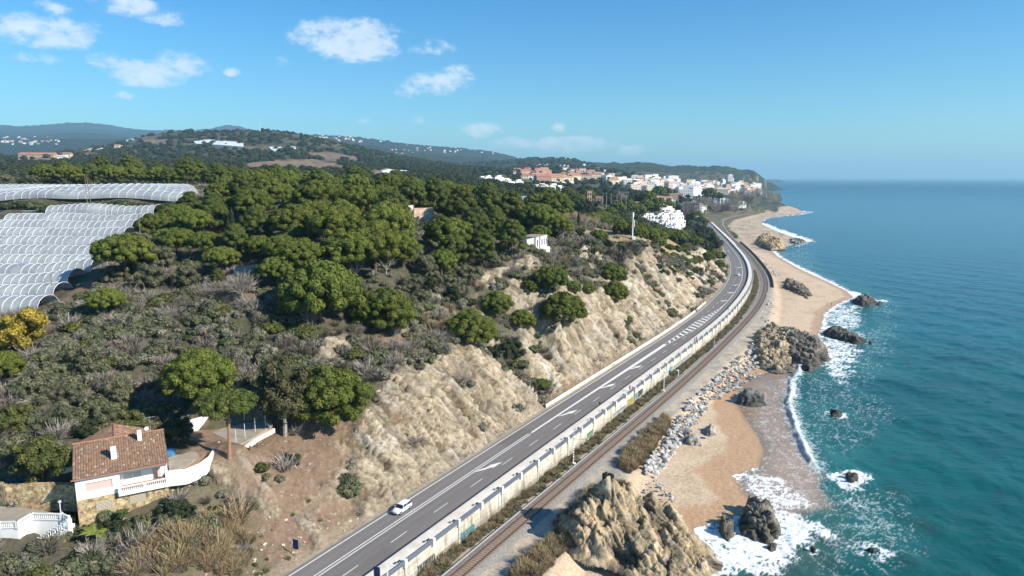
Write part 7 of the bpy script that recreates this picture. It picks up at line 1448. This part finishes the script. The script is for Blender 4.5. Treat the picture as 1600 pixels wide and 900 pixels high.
def person(loc, label, top, legs, rz=0, group=None, stride=.16, h=1.0):
    J = [(0,0,.95),(0,0,1.12),(0,.01,1.32),(0,0,1.43),(0,0,1.50),(0,.01,1.62),(0,.01,1.72),(-.18,0,1.39),(-.23,.04,1.14),(-.22,-.06,.92),(-.22,-.09,.84),(.18,0,1.39),(.23,-.03,1.14),(.22,-.12,.93),(.22,-.15,.85),(-.09,0,.90),(-.10,-stride*.4,.50),(-.10,-stride+.0,.09),(-.10,-stride-.14,.04),(.09,0,.90),(.10,stride*.3,.50),(.10,stride,.09),(.10,stride-.14,.04)]
    E = [(0,1),(1,2),(2,3),(3,4),(4,5),(5,6),(2,7),(7,8),(8,9),(9,10),(2,11),(11,12),(12,13),(13,14),(0,15),(15,16),(16,17),(17,18),(0,19),(19,20),(20,21),(21,22)]
    Rd = [(.15,.11),(.14,.10),(.17,.11),(.10,.08),.055,.085,.075,.07,.05,.038,.04,.07,.05,.038,.04,.09,.065,.042,.04,.09,.065,.042,.04]
    o = skin_person('person', J, E, Rd, [M_SKIN, top, legs, M_BLACK], 0); o.location = loc; o.rotation_euler = (0, 0, rz); o.scale = (h,)*3; tag(o, label, 'person', group)
    mb = MB(); n = 8
    bm = bmesh.new(); bmesh.ops.create_uvsphere(bm, u_segments=10, v_segments=7, radius=.105)
    for v in bm.verts: v.co = Vector((v.co.x*.92, v.co.y*1.05+.02, v.co.z+1.68))
    bmesh.ops.delete(bm, geom=[v for v in bm.verts if v.co.z < 1.64 and v.co.y < .02], context='VERTS'); me = bpy.data.meshes.new('hair'); bm.to_mesh(me); bm.free(); me.materials.append(M_HAIR); link('hair', me, o); return o
C_ = lambda n, c: mat(n, c, rough=.8)
def on_px(u, v, z): p = at(u, v, z); return (p[0], p[1], z)
person(on_px(937, 636, 6.52), 'person in dark clothes walking on the road close to the walkway kerb', C_('black_cloth', (.02,.02,.025)), C_('black_cloth', (.02,.02,.025)), .5)
person(on_px(984, 611, 7.22), 'person in a purple top walking on the raised walkway', C_('purple_cloth', (.13,.07,.22)), C_('navy_cloth', (.03,.04,.09)), .5)
person(on_px(1085, 534.5, 7.2), 'left one of two people walking together on the walkway', C_('red_cloth', (.28,.07,.08)), C_('navy_cloth', (.03,.04,.09)), .5); person(on_px(1088, 533, 7.2), 'right one of two people walking together on the walkway', C_('purple_cloth', (.13,.07,.22)), C_('black_cloth', (.02,.02,.025)), .4)
person(on_px(1137.5, 486.5, 6.52), 'person in blue walking on the road at the end of the hatched marking', C_('blue_cloth', (.06,.12,.30)), C_('navy_cloth', (.03,.04,.09)), .2)
g_ = on_px(1299, 476, .6); person((g_[0], g_[1], max(.1, gz(g_[0], g_[1]))), 'lone dark figure standing on the sandy spit near the water', C_('black_cloth', (.02,.02,.025)), C_('black_cloth', (.02,.02,.025)), 1.)
for i, (u, v) in enumerate([(1189, 500), (1191.5, 498)]): g_ = on_px(u, v, 2.9); person((g_[0], g_[1], gz(g_[0], g_[1])), '%s one of two dark figures on the gravel path above the breakwater' % ['left', 'right'][i], C_('black_cloth', (.02,.02,.025)), C_('navy_cloth', (.03,.04,.09)), 1.)
p_ = at(1096, 684, 1.2); mb = MB(); 
for k in range(6): mb.box((k*.32-.8, .05*math.sin(k*2), .03+.015*(k % 2)), (.33, .95, .03), .05*k)
o = mb.build('beach_towel', C_('deep_blue_cloth', (.02, .04, .22))); o.location = (p_[0], p_[1], gz(*p_)+.1); tag(o, 'deep blue towel spread on the sand between the two pale boulders', 'towel')
